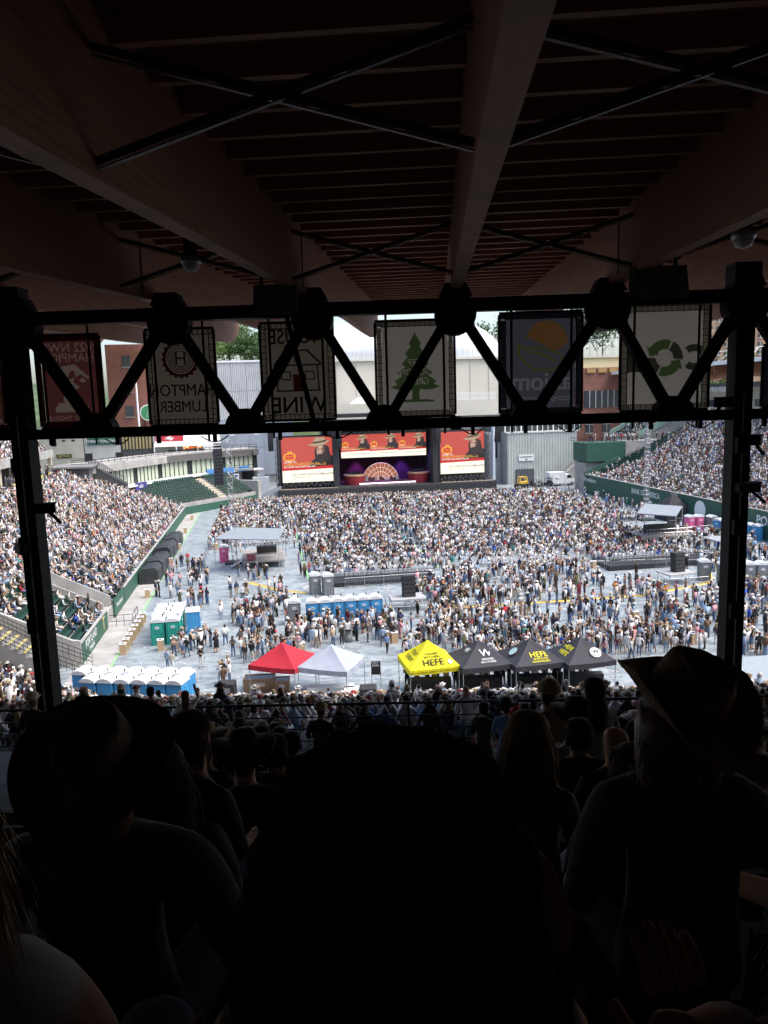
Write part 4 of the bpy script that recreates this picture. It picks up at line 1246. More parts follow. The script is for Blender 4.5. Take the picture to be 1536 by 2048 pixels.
for k in range(10):
    mm = MB(); x = -3.6 + .8 * k + rr.uniform(-.2, .2); h = rr.uniform(.5, 1.1)
    mm.box((0, 0, h / 2), (rr.uniform(.4, .9), .5, h)); o = mm.build('amplifier', mat('amp tolex', (0.12, 0.06, 0.05), .7) if k % 3 else mat('amp pale', (.5, .48, .45), .6), None)
    o.location = (27.1 + x, 172.4 + .4 * (k % 2), 2.4)
    tag(o, '%s amplifier in front of the wheel backdrop, %s from the left' % ('dark brown' if k % 3 else 'pale', ('first', 'second', 'third', 'fourth', 'fifth', 'sixth', 'seventh', 'eighth', 'ninth', 'tenth')[k]), 'amplifier', 'amplifiers in front of the wheel')
# stage lamps that are lit (blue and violet wash)
for x, y, z, e, c_ in ((18.5, 169.5, 9, 900, (.15, .15, 1)), (36.5, 169.5, 9, 900, (.25, .12, 1)), (27, 176, 8, 700, (.45, .12, .9)), (22, 178, 6, 500, (.5, .1, .6)), (33, 178, 6, 500, (.3, .1, .9))):
    l = bpy.data.lights.new('stage_wash', 'SPOT'); l.energy = e * 6; l.color = c_; l.spot_size = R(70); l.spot_blend = .6; l.shadow_soft_size = .3
    lo = bpy.data.objects.new('stage_wash_light', l); C.objects.link(lo); lo.parent = stage; lo.location = (x - 27.5, y - STY, z + 3)
# ---------------------------------------------------------------- video screens
def emis(n, c, e=1.0):
    return mat('screen ' + n, (0.02, 0.02, 0.02), .5, 0, 0, emit=(c, e))
SE = 0.30
E_RED, E_RED2, E_CREAM, E_OR, E_WH, E_DK, E_SKIN, E_HAT, E_BEARD, E_TXT, E_FACE2 = emis('red', (.80, .10, .065), SE), emis('scarlet', (.85, .02, .015), SE), emis('cream', (1.0, .93, .76), SE * 1.6), emis('orange', (1.0, .48, .04), SE * 1.3), emis('white', (1, .95, .9), SE * 1.5), emis('dark', (.012, .010, .012), SE), emis('skin', (.78, .48, .34), SE), emis('felt', (.62, .44, .27), SE), emis('beard', (.045, .022, .016), SE), emis('type', (.05, .04, .05), SE), emis('shade', (.30, .15, .10), SE)
def screen(label, x0, x1, z0, z1, y, group=True, crop=1.0, frame_=True):
    W_, H_ = x1 - x0, z1 - z0
    root = thing('video_screen', label, 'screen', ((x0 + x1) / 2, y, (z0 + z1) / 2), 0, 'video screens of the stage')
    mm = MB(); mm.box((0, .25, 0), (W_ + .3, .4, H_ + .3)); mm.build('cabinet', BLACK, root)
    def fl_(name, pts, m_, lay):
        return flat(name, [(a * W_ / 2, b * H_ / 2) for a, b in pts], m_, root, lambda a, b: (a, .03 - .012 * lay, b))
    fl_('picture', [(-1, -1), (1, -1), (1, 1), (-1, 1)], E_RED, 0)
    fl_('caption_strip', [(-1, -1), (1, -1), (1, -.42), (-1, -.47)], E_CREAM, 1)
    fl_('red_strip', [(-1, -.48), (1, -.42), (1, -.28), (-1, -.36)], E_RED2, 1)
    # man in a hat, waist up
    fl_('jacket', [(.02, -.33), (.12, -.12), (.34, .08), (.6, .0), (.9, .18), (1, .12), (1, -.28)], E_DK, 2)
    fl_('long_hair', [(.3, .05), (.28, .4), (.4, .62), (.62, .66), (.84, .56), (.9, .2), (.96, -.1), (.72, -.05)], E_BEARD, 3)
    fl_('face', [(.38, .2), (.36, .46), (.46, .6), (.62, .58), (.66, .36), (.62, .12), (.5, .06)], E_SKIN, 4)
    fl_('face_shade', [(.56, .1), (.60, .56), (.66, .56), (.68, .3), (.62, .08)], E_FACE2, 5)
    fl_('beard', [(.35, .30), (.40, .20), (.46, .24), (.58, .24), (.66, .36), (.72, .05), (.64, -.16), (.52, -.24), (.40, -.05)], E_BEARD, 6)
    fl_('brow', [(.38, .46), (.48, .47), (.48, .43), (.38, .42)], E_BEARD, 6)
    fl_('brow', [(.53, .47), (.63, .46), (.63, .42), (.53, .43)], E_BEARD, 6)
    fl_('hat_brim', [(.02, .66), (.12, .60), (.36, .56), (.6, .60), (.8, .74), (.9, .84), (.72, .84), (.5, .74), (.24, .70)], E_HAT, 7)
    fl_('hat_crown', [(.22, .68), (.28, .90), (.40, 1.0), (.52, .95), (.64, .99), (.74, .86), (.76, .78), (.5, .72)], E_HAT, 8)
    fl_('hat_band', [(.22, .70), (.23, .77), (.5, .80), (.75, .86), (.76, .79), (.5, .73)], E_BEARD, 9)
    # badge, drawn as a plaque
    fl_('badge', [(-.95, .12), (-.9, .26), (-.78, .30), (-.76, .38), (-.6, .38), (-.58, .30), (-.48, .26), (-.46, .12), (-.52, .0), (-.62, -.03), (-.66, -.08), (-.74, -.08), (-.78, -.03), (-.9, .0)], E_OR, 2)
    fl_('badge_core', [(-.90, .14), (-.86, .22), (-.72, .26), (-.68, .33), (-.62, .26), (-.54, .22), (-.51, .12), (-.56, .04), (-.66, .0), (-.72, .0), (-.86, .04)], E_RED2, 3)
    def tx(body, s, a, b, m_, sx=1.0, lay=3):
        return text('lettering', body, s * H_, (a * W_ / 2, .03 - .012 * lay, b * H_ / 2), (math.pi / 2, 0, 0), m_, root, ax='LEFT', sx=sx * W_ / H_ / 1.1)
    tx('CHRIS', .036, -.79, .27, E_OR, .9, 4); tx('STAPLETON', .05, -.88, .15, E_OR, .85, 4); tx('RADIO', .036, -.79, .04, E_OR, .9, 4)
    tx('LISTEN TO', .055, -.92, -.09, E_WH); tx('CHRIS STAPLETON RADIO', .088, -.92, -.20, E_OR, .86); tx('IN YOUR CAR AND THE APP', .052, -.92, -.31, E_WH)
    tx('GET THREE MONTHS FREE', .058, -.62, -.66, E_TXT); tx('offer details apply, see site', .032, -.62, -.79, E_TXT) if False else tx('LIMITED TIME ON THE APP', .032, -.62, -.79, E_TXT)
    tx('SiriusXM', .07, .52, -.66, E_TXT)
    return root
screen('left video screen with a bearded man in a hat on red', 4.0, 15.4, 3.2, 13.2, 168)
screen('right video screen with a bearded man in a hat on red', 40.1, 50.5, 3.6, 13.2, 168)
for i, nm in enumerate(('left', 'middle', 'right')):
    screen('%s panel of the wide screen over the stage' % nm, 17.4 + 6.55 * i, 17.4 + 6.55 * (i + 1) - .03, 8.1, 13.3, 169.2)
# ---------------------------------------------------------------- line arrays
def line_array(label, x, y, ztop, n, h, w, curve, rz=0.0):
    root = thing('line_array', label, 'speaker', (x, y, ztop), rz, 'line array speakers')
    z, yy, a = 0.0, 0.0, 0.0
    mm = MB(); mm.box((0, 0, .25), (w * .8, 1.0, .2)); mm.build('fly_frame', STEEL, root)
    for i in range(n):
        mm = MB(); mm.box((0, 0, -h / 2), (w, .9, h - .03)); c = mm.build('cabinet', BLACK, root)
        c.location = (0, yy, z); c.rotation_euler.x = a
        mm = MB(); mm.box((0, -.46, -h / 2), (w * .94, .03, h * .8)); mm.build('grille', mat('speaker grille', (0.035, 0.035, 0.038), .6, .1, .2, 6), c)
        z -= h * math.cos(a); yy -= -h * math.sin(a); a += curve * (i / n)
    return root
line_array('black line array hanging left of the left video screen', 1.7, 164, 15.2, 12, .38, 1.2, R(6))
line_array('black line array hanging right of the right video screen', 52.6, 164, 15.2, 12, .38, 1.2, R(6))
line_array('black line array hanging between left screen and stage', 16.6, 165, 15.4, 12, .38, 1.2, R(3))
line_array('black line array hanging between right screen and stage', 38.9, 165, 15.4, 12, .38, 1.2, R(3))
line_array('large black delay line array on the lattice tower above the left path', -5.7, 97.4, 15.0, 11, .42, 1.15, R(1.5))
# ---------------------------------------------------------------- lattice delay towers
def lattice(label, x, y, h, w=.62):
    root = thing('lattice_tower', label, 'tower', (x, y, 0))
    for dx in (-w / 2, w / 2):
        for dy in (-w / 2, w / 2):
            mm = MB(); mm.tube((dx, dy, 0), (dx, dy, h), .035, 5); mm.build('leg', ALU, root)
    n = int(h / .7)
    for face in range(4):
        mm = MB()
        for k in range(n):
            s_ = 1 if k % 2 else -1
            p = [(-w / 2 * s_, -w / 2), (w / 2 * s_, -w / 2)] if face == 0 else [(-w / 2 * s_, w / 2), (w / 2 * s_, w / 2)] if face == 1 else [(-w / 2, -w / 2 * s_), (-w / 2, w / 2 * s_)] if face == 2 else [(w / 2, -w / 2 * s_), (w / 2, w / 2 * s_)]
            mm.tube((*p[0], k * .7), (*p[1], k * .7 + .7), .02, 4)
            mm.tube((*p[0], k * .7), (-p[0][0] if face < 2 else p[0][0], p[0][1] if face < 2 else -p[0][1], k * .7), .018, 4)
        mm.build('lacing', ALU, root)
    mm = MB(); mm.box((0, 0, .08), (2.4, 2.4, .16)); mm.build('ballast_base', BLACK, root)
    return root
tw = lattice('tall aluminium lattice tower beside the pink toilet on the left', -4.4, 98.2, 18.3)
mm = MB(); mm.bar((0.3, -.8, 15.6), (-1.8, -.8, 15.6), .3); mm.bar((-.1, -.1, 15.6), (-.1, -.9, 15.6), .25); mm.build('boom', ALU, tw)
mm = MB(); mm.tube((-1.3, -.8, 15.5), (-1.3, -.8, 15.2), .05, 5); mm.build('chain', STEEL, tw)
lattice('slim lattice tower rising in front of the right stand', 61.0, 112.5, 19)
# ---------------------------------------------------------------- barrier in front of the stage
bar_b = thing('stage_barrier', 'pale metal crowd barrier across the front of the stage', 'barrier', (0, 0, 0))
pl = [(-6, 158.4), (18, 157.2), (48, 154), (64, 152.2)]
for p in along(pl, 1.5)[:-1]:
    mm = MB(); mm.box((p[0] + .7, p[1], .62), (1.42, .06, 1.15), -.07); mm.build('barrier_panel', mat('dull aluminium panel', (0.5, 0.51, 0.53), .5, .3, .1, 2), bar_b)
# clutter left of the stage
cab = thing('utility_cabinet', 'grey utility cabinet left of the stage', 'cabinet', (-.8, 170, 0))
mm = MB(); mm.box((0, 0, 2.3), (3.6, 3, 4.6)); mm.build('case', mat('light grey metal', (0.45, 0.47, 0.49), .5), cab); mm = MB(); mm.box((0, 0, 4.9), (1.6, 1.6, .6)); mm.build('vent_cap', GALV, cab)
rmp = thing('loading_ramp', 'aluminium loading ramp leaning up beside the stage', 'ramp', (1.5, 165, 0))
mm = MB(); mm.bar((-3, 0, .3), (2, 0, 2.4), 1.4, .1)
for s_ in (-.7, .7): mm.bar((-3, s_, .5), (2, s_, 2.7), .08, .35)
mm.build('ramp_deck', GALV, rmp)
kio = thing('scaffold_booth', 'dark two storey scaffold booth left of the stage', 'booth', (-4.8, 172, 0))
mm = MB(); mm.box((0, 0, 3.0), (5, 4, .3)); mm.box((0, 0, 6.4), (5, 4, .3)); mm.build('floor_deck', CONC, kio)
mm = MB(); mm.box((0, 1.8, 4.7), (5, .2, 3.2)); mm.box((.8, 1.8, 1.5), (4, .2, 3)); mm.build('back_panel', BLACKF, kio)
for dx in (-2.4, 2.4):
    for dy in (-1.9, 1.9):
        mm = MB(); mm.tube((dx, dy, 0), (dx, dy, 10.4), .1, 6); mm.build('post', STEEL, kio)
mm = MB()
for dz in (6.9, 7.4, 10.3): mm.path([(-2.4, -1.9, dz), (2.4, -1.9, dz), (2.4, 1.9, dz)], .05, 4)
mm.build('railing', STEEL, kio)
mm = MB(); mm.box((-1.4, -2.0, 4.6), (1.2, .1, 1.9)); s_ = mm.build('notice_board', WHITE, kio)
mm = MB(); mm.box((-1.4, -2.07, 5.1), (.7, .04, .4)); mm.box((-1.4, -2.07, 4.1), (.7, .04, .4)); mm.build('print', mat('navy print', (.03, .06, .2), .6), s_)

# ================================================================ BACKGROUND BUILDINGS
def corr_mat(name, col, period=.6, axis='X'):
    m = bpy.data.materials.new(name); m.use_nodes = True; t = m.node_tree; b = t.nodes['Principled BSDF']; b.inputs['Roughness'].default_value = .55
    co = t.nodes.new('ShaderNodeTexCoord'); wv = t.nodes.new('ShaderNodeTexWave'); wv.bands_direction = axis; wv.inputs['Scale'].default_value = 1 / period / 3.14 * 1.0
    t.links.new(co.outputs['Object'], wv.inputs[0])
    nz = t.nodes.new('ShaderNodeTexNoise'); nz.inputs['Scale'].default_value = .25; nz.inputs['Detail'].default_value = 6; t.links.new(co.outputs['Object'], nz.inputs[0])
    rp = t.nodes.new('ShaderNodeValToRGB'); rp.color_ramp.elements[0].position = .3; rp.color_ramp.elements[1].position = .7; rp.color_ramp.elements[0].color = (*[c * .85 for c in col], 1); rp.color_ramp.elements[1].color = (*[min(1, c * 1.08) for c in col], 1)
    t.links.new(nz.outputs[0], rp.inputs[0]); t.links.new(rp.outputs[0], b.inputs['Base Color'])
    bp = t.nodes.new('ShaderNodeBump'); bp.inputs['Distance'].default_value = .15; bp.inputs['Strength'].default_value = .7; t.links.new(wv.outputs['Fac'], bp.inputs['Height']); t.links.new(bp.outputs[0], b.inputs['Normal'])
    return m
# clubhouse with the barrel roof
cl = thing('clubhouse', 'cream clubhouse with a huge ribbed barrel roof behind the stage', 'building')
HALL = mat('cream render', (0.62, 0.58, 0.48), .85, 0, .06, .15)
mm = MB(); mm.box((43, 214, 15.5), (52, 28, 32)); mm.build('wall', HALL, cl)
# vault along x with a rounded right end; standing seams as separate ribs
def vault(s_, th):
    c_ = 16.2 * math.cos(th); z = 31.4 + 11.6 * math.sin(th)
    if s_ <= 54: return (s_, 216.2 - c_, z)
    f_ = (s_ - 54) / 16.2
    return (54 + c_ * math.sin(f_), 216.2 - c_ * math.cos(f_), z)
ss = list(np.arange(8, 54, 2.0)) + list(54 + 16.2 * np.linspace(0, math.pi * .9, 26)); nth = 12
mm = MB(); mm.add([vault(a_, math.pi / 2 * j / nth) for a_ in ss for j in range(nth + 1)], [(i * (nth + 1) + j, (i + 1) * (nth + 1) + j, (i + 1) * (nth + 1) + j + 1, i * (nth + 1) + j + 1) for i in range(len(ss) - 1) for j in range(nth)])
mm.build('barrel_roof', mat('ribbed metal roof', (0.46, 0.48, 0.48), .45, .2, .08, .2), cl, True)
for a_ in list(np.arange(9, 54, 1.3)) + list(54 + 16.2 * np.linspace(.04, 2.6, 30)):
    mm = MB(); mm.path([vault(a_, math.pi / 2 * j / 8) for j in range(8)], .1, 4); mm.build('roof_rib', mat('roof rib', (0.60, 0.62, 0.62), .45, .2), cl)
mm = MB(); mm.box((43, 199.7, 31.6), (52.6, .8, .6)); mm.build('cornice', mat('pale cornice', (0.66, 0.63, 0.55), .8), cl)
for x in np.arange(20, 67, 5.2):
    mm = MB(); mm.box((x, 199.93, 23), (.08, .1, 16)); mm.build('wall_joint', mat('joint shadow gap', (0.38, 0.36, 0.3), .9), cl)
mm = MB(); mm.box((43, 199.9, 30.4), (1.0, .2, .5)); mm.build('wall_lamp', BLACK, cl)
# lattice balustrade and terrace canopies before its wall
bl = thing('roof_balustrade', 'white lattice balustrade on the terrace behind the stage', 'fence')
for i in range(22):
    x = 46 + .62 * i * 1.1
    mm = MB(); mm.bar((x, 192, 20.6), (x + .68, 192, 22.2), .09); mm.bar((x + .68, 192, 20.6), (x, 192, 22.2), .09); mm.build('lattice_panel', WHITE, bl)
mm = MB(); mm.box((53.5, 192, 22.25), (16, .12, .1)); mm.box((53.5, 192, 20.55), (16, .12, .1)); mm.build('rail', WHITE, bl)
for k, (xa, xb, zt, lab) in enumerate(((21.5, 30, 21.8, 'white peaked canopy on the terrace above the stage left'), (30.2, 38.5, 21.2, 'white peaked canopy on the terrace above the stage centre'))):
    r_ = thing('terrace_canopy', lab, 'tent', ((xa + xb) / 2, 193, 16.5), 0, 'white canopies on the terrace')
    w = (xb - xa) / 2
    mm = MB(); mm.add([(-w, -3, 3), (w, -3, 3), (w, 3, 3), (-w, 3, 3), (-w * .3, 0, zt - 16.5), (w * .3, 0, zt - 16.5)], [(0, 1, 5, 4), (1, 2, 5), (2, 3, 4, 5), (3, 0, 4)]); mm.build('canopy', TENT, r_)
    mm = MB(); mm.box((0, -3, 2.3), (2 * w, .05, 1.4)); mm.build('valance', TENT, r_)
    for sx_ in (-1, 1):
        for sy_ in (-1, 1):
            mm = MB(); mm.tube((sx_ * w, sy_ * 3, 0), (sx_ * w, sy_ * 3, 3), .08, 5); mm.build('post', WHITE, r_)
tb = thing('terrace_block', 'dark terrace building directly behind the stage roof', 'building')
mm = MB(); mm.box((33, 194, 8.2), (36, 9, 16.4)); mm.build('wall', mat('dark terrace wall', (0.10, 0.10, 0.11), .8, 0, .2, .3), tb)
mm = MB(); mm.box((55, 194, 9.6), (14, 9, 19.2)); mm.build('wall', mat('dim grey wall', (0.25, 0.25, 0.25), .8, 0, .2, .3), tb)
mm = MB(); mm.box((43.8, 189.3, 18.3), (54, .3, 3.8)); mm.build('parapet', HALL, tb)
# grey panelled building left
gb = thing('arena_building', 'large light grey panelled building left of the stage', 'building')
GP = corr_mat('grey ribbed panel', (0.48, 0.49, 0.50), .5)
GP2 = mat('blue grey panel', (0.33, 0.37, 0.42), .6, 0, .08, .3)
mm = MB(); mm.box((-3.5, 214, 14.8), (23.4, 18, 34)); mm.build('wall', mat('wall backing', (0.3, 0.3, 0.3), .8), gb)
for i in range(6):
    for j in range(4):
        mm = MB(); z0_ = 2 + 7.5 * j
        mm.box((-13.2 + 3.9 * i, 204.85, z0_ + 3.72), (3.82, .2, 7.4)); mm.build('cladding_panel', GP if j > 1 else GP2, gb)
mm = MB(); mm.box((-3.5, 204.8, 32.2), (23.8, .6, .5)); mm.build('roof_edge', WHITE, gb)
for x in (-8, -1.5):
    mm = MB(); mm.box((x, 204.7, 13.3), (1.5, .1, 1.2)); mm.build('vent', mat('pale vent', (.6, .68, .66), .5), gb)
gb2 = thing('link_building', 'blue grey building with round lamp behind the champions banner', 'building')
mm = MB(); mm.box((-22.5, 203, 17), (9, 10, 34)); mm.build('wall', GP2, gb2)
mm = MB(); mm.box((-18.6, 197.6, 17), (1.8, .6, 34)); mm.build('corner_pier', mat('pale concrete', (0.48, 0.47, 0.43), .8, 0, .1, .6), gb2)
mm = MB(); mm.lathe([(.4, 0), (.7, .3), (.4, .6)], 12, (-22.5, 197.6, 25)); mm.build('globe_lamp', WHITE, gb2)
bkL = thing('brick_building', 'red brick building seen past the champions banner', 'building')
BRK = brick_mat('red brick', (0.34, 0.13, 0.085), (0.28, 0.10, 0.07), (0.36, 0.30, 0.26), .5, .18)
BRKD = brick_mat('dark brick', (0.22, 0.085, 0.06), (0.18, 0.07, 0.05), (0.25, 0.2, 0.18), .5, .18)
mm = MB(); mm.box((-31.5, 198, 16), (9.5, 12, 40)); mm.build('wall', BRK, bkL)
mm = MB(); mm.box((-24.8, 195, 12), (6, 8, 18)); mm.build('wall', BRKD, bkL)
for z in (20, 26, 32):
    mm = MB(); mm.box((-31.5, 191.9, z), (1.8, .2, 2.6)); w = mm.build('window', mat('dim window', (0.05, 0.06, 0.06), .3), bkL)
    mm = MB(); mm.box((-31.5, 191.8, z - 1.4), (2.2, .3, .2)); mm.build('sill', CONC, w)
crest = thing('crest_sign', 'round green axe crest hanging near the brick building', 'sign', (-26.4, 186, 19.6))
mm = MB(); mm.lathe([(1.9, -.1), (1.9, .1)], 24); o = mm.build('disc', WHITE, crest); o.rotation_euler.x = math.pi / 2
mm = MB(); mm.lathe([(1.65, -.14), (1.65, .14)], 24); o = mm.build('face', mat('crest green', (0.05, .25, .1), .6), crest); o.rotation_euler.x = math.pi / 2
mm = MB(); mm.bar((-.5, -.2, -1.1), (.3, -.2, 1.0), .22, .06); mm.prism([(.0, .9), (.9, 1.0), (1.0, .2), (.2, .5)], (-.22, -.18), 'y'); mm.build('axe', WHITE, crest)
rf = thing('red_flag', 'small red pennant beside the round crest', 'flag', (-25.6, 186, 22))
mm = MB(); mm.add([(-.9, 0, 1.4), (1.0, .1, .9), (.9, .3, -.9), (.1, .2, -.3), (-.6, .1, .3)], [(0, 1, 2, 3, 4)]); mm.v += [(a, b + .06, c) for a, b, c in mm.v[:5]]; mm.f.append((9, 8, 7, 6, 5)); mm.build('cloth', mat('flag red', (.6, .03, .06), .8), rf)
pole = thing('flag_pole', 'white flag pole left of the brick building', 'pole', (-28.4, 184, 0))
mm = MB(); mm.tube((0, 0, 0), (0, 0, 31), .28, 8, .2); mm.build('shaft', WHITE, pole)
# side roof of the far corner with floodlights (seen over the left stand)
sr = thing('side_roof', 'steel framed roof edge with floodlights over the far left corner', 'roof', (0, 0, 0))
mm = MB(); mm.prism([(-60, 38.4), (-25, 38.4), (-25, 39.2), (-60, 40)], (150, 190), 'y'); mm.build('roof_sheet', mat('brown soffit', (0.1, 0.07, 0.05), .8), sr)
for k in range(6):
    mm = MB(); mm.tube((-60, 152 + 6 * k, 37.6), (-25.5, 152 + 6 * k, 37.8), .22, 6); mm.build('purlin', WHITE, sr)
for k in range(5):
    mm = MB(); mm.lathe([(.2, .9), (.7, .5), (.8, -.4)], 10, (-36 + 2.3 * k, 160 + 3.5 * k, 35.8)); mm.build('floodlight', GALV, sr)
# grey-green hall right of the stage
hl = thing('service_hall', 'grey green ribbed service hall right of the stage', 'building')
SAGE = corr_mat('sage ribbed metal', (0.44, 0.47, 0.43), .7)
mm = MB(); mm.box((66, 181.5, 6), (17.4, 20, 12.4)); mm.build('wall', SAGE, hl)
mm = MB(); mm.box((55.8, 183, 6), (3.2, 12, 12.2)); mm.build('wall', mat('pale grey panel', (.45, .47, .46), .6), hl)
mm = MB(); mm.box((55.9, 176.9, 8.6), (1.2, .2, 5)); mm.build('opening', BLACK, hl)
mm = MB(); mm.box((66, 181.5, 12.3), (17.9, 20.4, .3)); mm.build('roof_edge', mat('pale sage trim', (.55, .57, .52), .6), hl)
mm = MB(); mm.box((67, 183, 14), (20, 18, 3.4)); mm.build('glazing', mat('dark glazing', (0.05, 0.06, 0.065), .15), hl)
for i in range(15):
    mm = MB(); mm.box((57.5 + 1.35 * i, 173.9, 14), (.24 if i % 3 == 0 else .1, .2, 3.4)); mm.build('mullion', WHITE, hl)
mm = MB(); mm.box((67, 173.88, 14.6), (20, .12, .12)); mm.build('transom', WHITE, hl)
mm = MB(); mm.box((61.6, 171.4, 1.9), (4.6, .2, 3.4)); dd = mm.build('roller_door', mat('dim roller door', (.09, .09, .1), .6), hl)
for i in range(8):
    mm = MB(); mm.box((59.6 + .58 * i, 171.28, 1.9), (.08, .06, 3.4)); mm.build('slat', mat('roller rib', (.14, .14, .15), .6), dd)
mm = MB(); mm.tube((53.9, 172, 0), (53.9, 172, 16), .5, 10); mm.build('drain_pipe', mat('pale blue pipe', (.5, .56, .64), .5), hl)
sign('wall_sign', 'small white sign on the sage service hall wall', (63, 171.3, 6.2), 3.7, 1.5, WHITE, 'SERVICE YARD\n•', .42, mat('grey letter', (0.1, 0.1, 0.12), .6)) if False else None
r_ = thing('wall_sign', 'small white sign on the sage service hall wall', 'sign', (61.9, 171.3, 6.3)); mm = MB(); mm.box((0, 0, 0), (3.7, .12, 1.5)); mm.build('panel', WHITE, r_); mm = MB()
mm.box((0, -.09, .2), (3.0, .03, .2)); mm.box((0, -.09, -.35), (.5, .03, .3)); mm.build('print', mat('grey letter', (0.1, 0.1, 0.12), .6), r_)
rpw = thing('access_ramp', 'concrete access ramp with railing beside the sage hall', 'ramp', (0, 0, 0))
mm = MB(); mm.prism([(68.5, 0), (68.5, 1.0), (74, 5.2), (74, 0)], (168, 170), 'y'); mm.build('ramp', CONC, rpw)
mm = MB(); mm.path([(68.5, 168, 2.1), (74, 168, 6.3)], .06, 4); mm.path([(68.5, 168, 1.6), (74, 168, 5.8)], .04, 4); mm.build('railing', STEEL, rpw)
# brick building right with cream floor and rooftop fence
bR = thing('brick_building', 'red brick block with cream top floor and rooftop court fence at the right', 'building')
mm = MB(); mm.box((94, 206, 12), (22, 24, 32)); mm.build('wall', BRK, bR)
mm = MB(); mm.box((95.5, 206, 28.6), (18.8, 23, 4.2)); mm.build('top_floor', mat('cream siding', (.62, .53, .30), .7, 0, .05, .4), bR)
mm = MB(); mm.box((95, 206, 30.9), (20.5, 24, .5)); mm.build('parapet', HALL, bR)
for i in range(9):
    mm = MB(); mm.tube((86 + 2.2 * i, 194.5, 31.1), (86 + 2.2 * i, 194.5, 35.6), .09, 5); mm.build('fence_post', GALV, bR)
mm = MB()
for z in (31.6, 33.4, 35.5): mm.tube((86, 194.5, z), (104, 194.5, z), .06, 4)
for i in range(60): mm.tube((86 + .3 * i, 194.5, 31.1), (86 + .3 * i, 194.5, 35.5), .012, 3)
mm.build('fence_mesh', mat('mesh wire', (.4, .43, .42), .6), bR)
wm = mat('dark sash window', (0.04, 0.05, 0.055), .2)
for i in range(6):
    mm = MB(); mm.box((87.2 + 1.75 * i, 193.93, 19.6), (1.5, .2, 4.6)); w = mm.build('window', wm, bR)
    mm = MB(); mm.box((87.2 + 1.75 * i + .8, 193.85, 19.6), (.12, .2, 4.6)); mm.build('frame', WHITE, w)
for i in range(4):
    for z in (12.4, 5.6):
        mm = MB(); mm.box((88 + 5 * i, 193.93, z), (2.2, .2, 3.6)); w = mm.build('window', wm, bR)
        mm = MB(); mm.box((88 + 5 * i, 193.8, z - 1.95), (2.6, .3, .25)); mm.build('sill', CONC, w)
        mm = MB(); mm.box((88 + 5 * i, 193.8, z), (.1, .2, 3.6)); mm.box((88 + 5 * i, 193.8, z + .4), (2.2, .2, .1)); mm.build('frame', HALL, w)
for i in range(5):
    mm = MB(); mm.box((88.2 + 3.2 * i, 193.95, 27.2), (2.4, 1.2, 1.1)); mm.build('window', mat('amber window', (.35, .22, .08), .3), bR)
apt = thing('apartment_block', 'tan brick apartment tower above the right stand roof', 'building')
TAN = brick_mat('tan brick', (0.46, 0.29, 0.19), (0.42, 0.26, 0.17), (0.45, 0.4, 0.33), .6, .2)
mm = MB(); mm.box((172, 268, 28), (34, 16, 60)); mm.build('wall', TAN, apt)
for i in range(9):
    for j in range(8):
        mm = MB(); mm.box((158 + 3.4 * i, 259.9, 32 + 3.0 * j), (1.8, .2, 1.5)); w = mm.build('window', wm, apt)
        mm = MB(); mm.box((158 + 3.4 * i, 259.75, 32 + 3.0 * j), (.1, .2, 1.5)); mm.box((158 + 3.4 * i, 259.75, 31.2 + 3 * j), (2.0, .3, .15)); mm.build('frame', WHITE, w)

# ================================================================ HILL AND TREES
hm = MB(); nx, ny = 30, 14
hv = [(-160 + 14 * i, 232 + 14 * j, (8 + 26 * (j / ny) ** .7 + 4 * math.sin(i * .7) + (12 if i > 18 else 0)) if j else -1) for j in range(ny) for i in range(nx)]
hm.add(hv, [(j * nx + i, j * nx + i + 1, (j + 1) * nx + i + 1, (j + 1) * nx + i) for j in range(ny - 1) for i in range(nx - 1)])
tag(hm.build('hill', mat('wooded hillside', (0.06, 0.09, 0.035), .9, 0, .4, .1), None, True), kind='structure')
def leaf_mat(n, c):
    return mat(n, c, .6, 0, .35, .5, trans=.3)
LEAFS = [leaf_mat('light leaves', (0.13, 0.20, 0.05)), leaf_mat('mid leaves', (0.075, 0.13, 0.04)), leaf_mat('dark leaves', (0.035, 0.07, 0.025))]
BARK = mat('bark', (0.10, 0.075, 0.055), .9, 0, .3, 3)
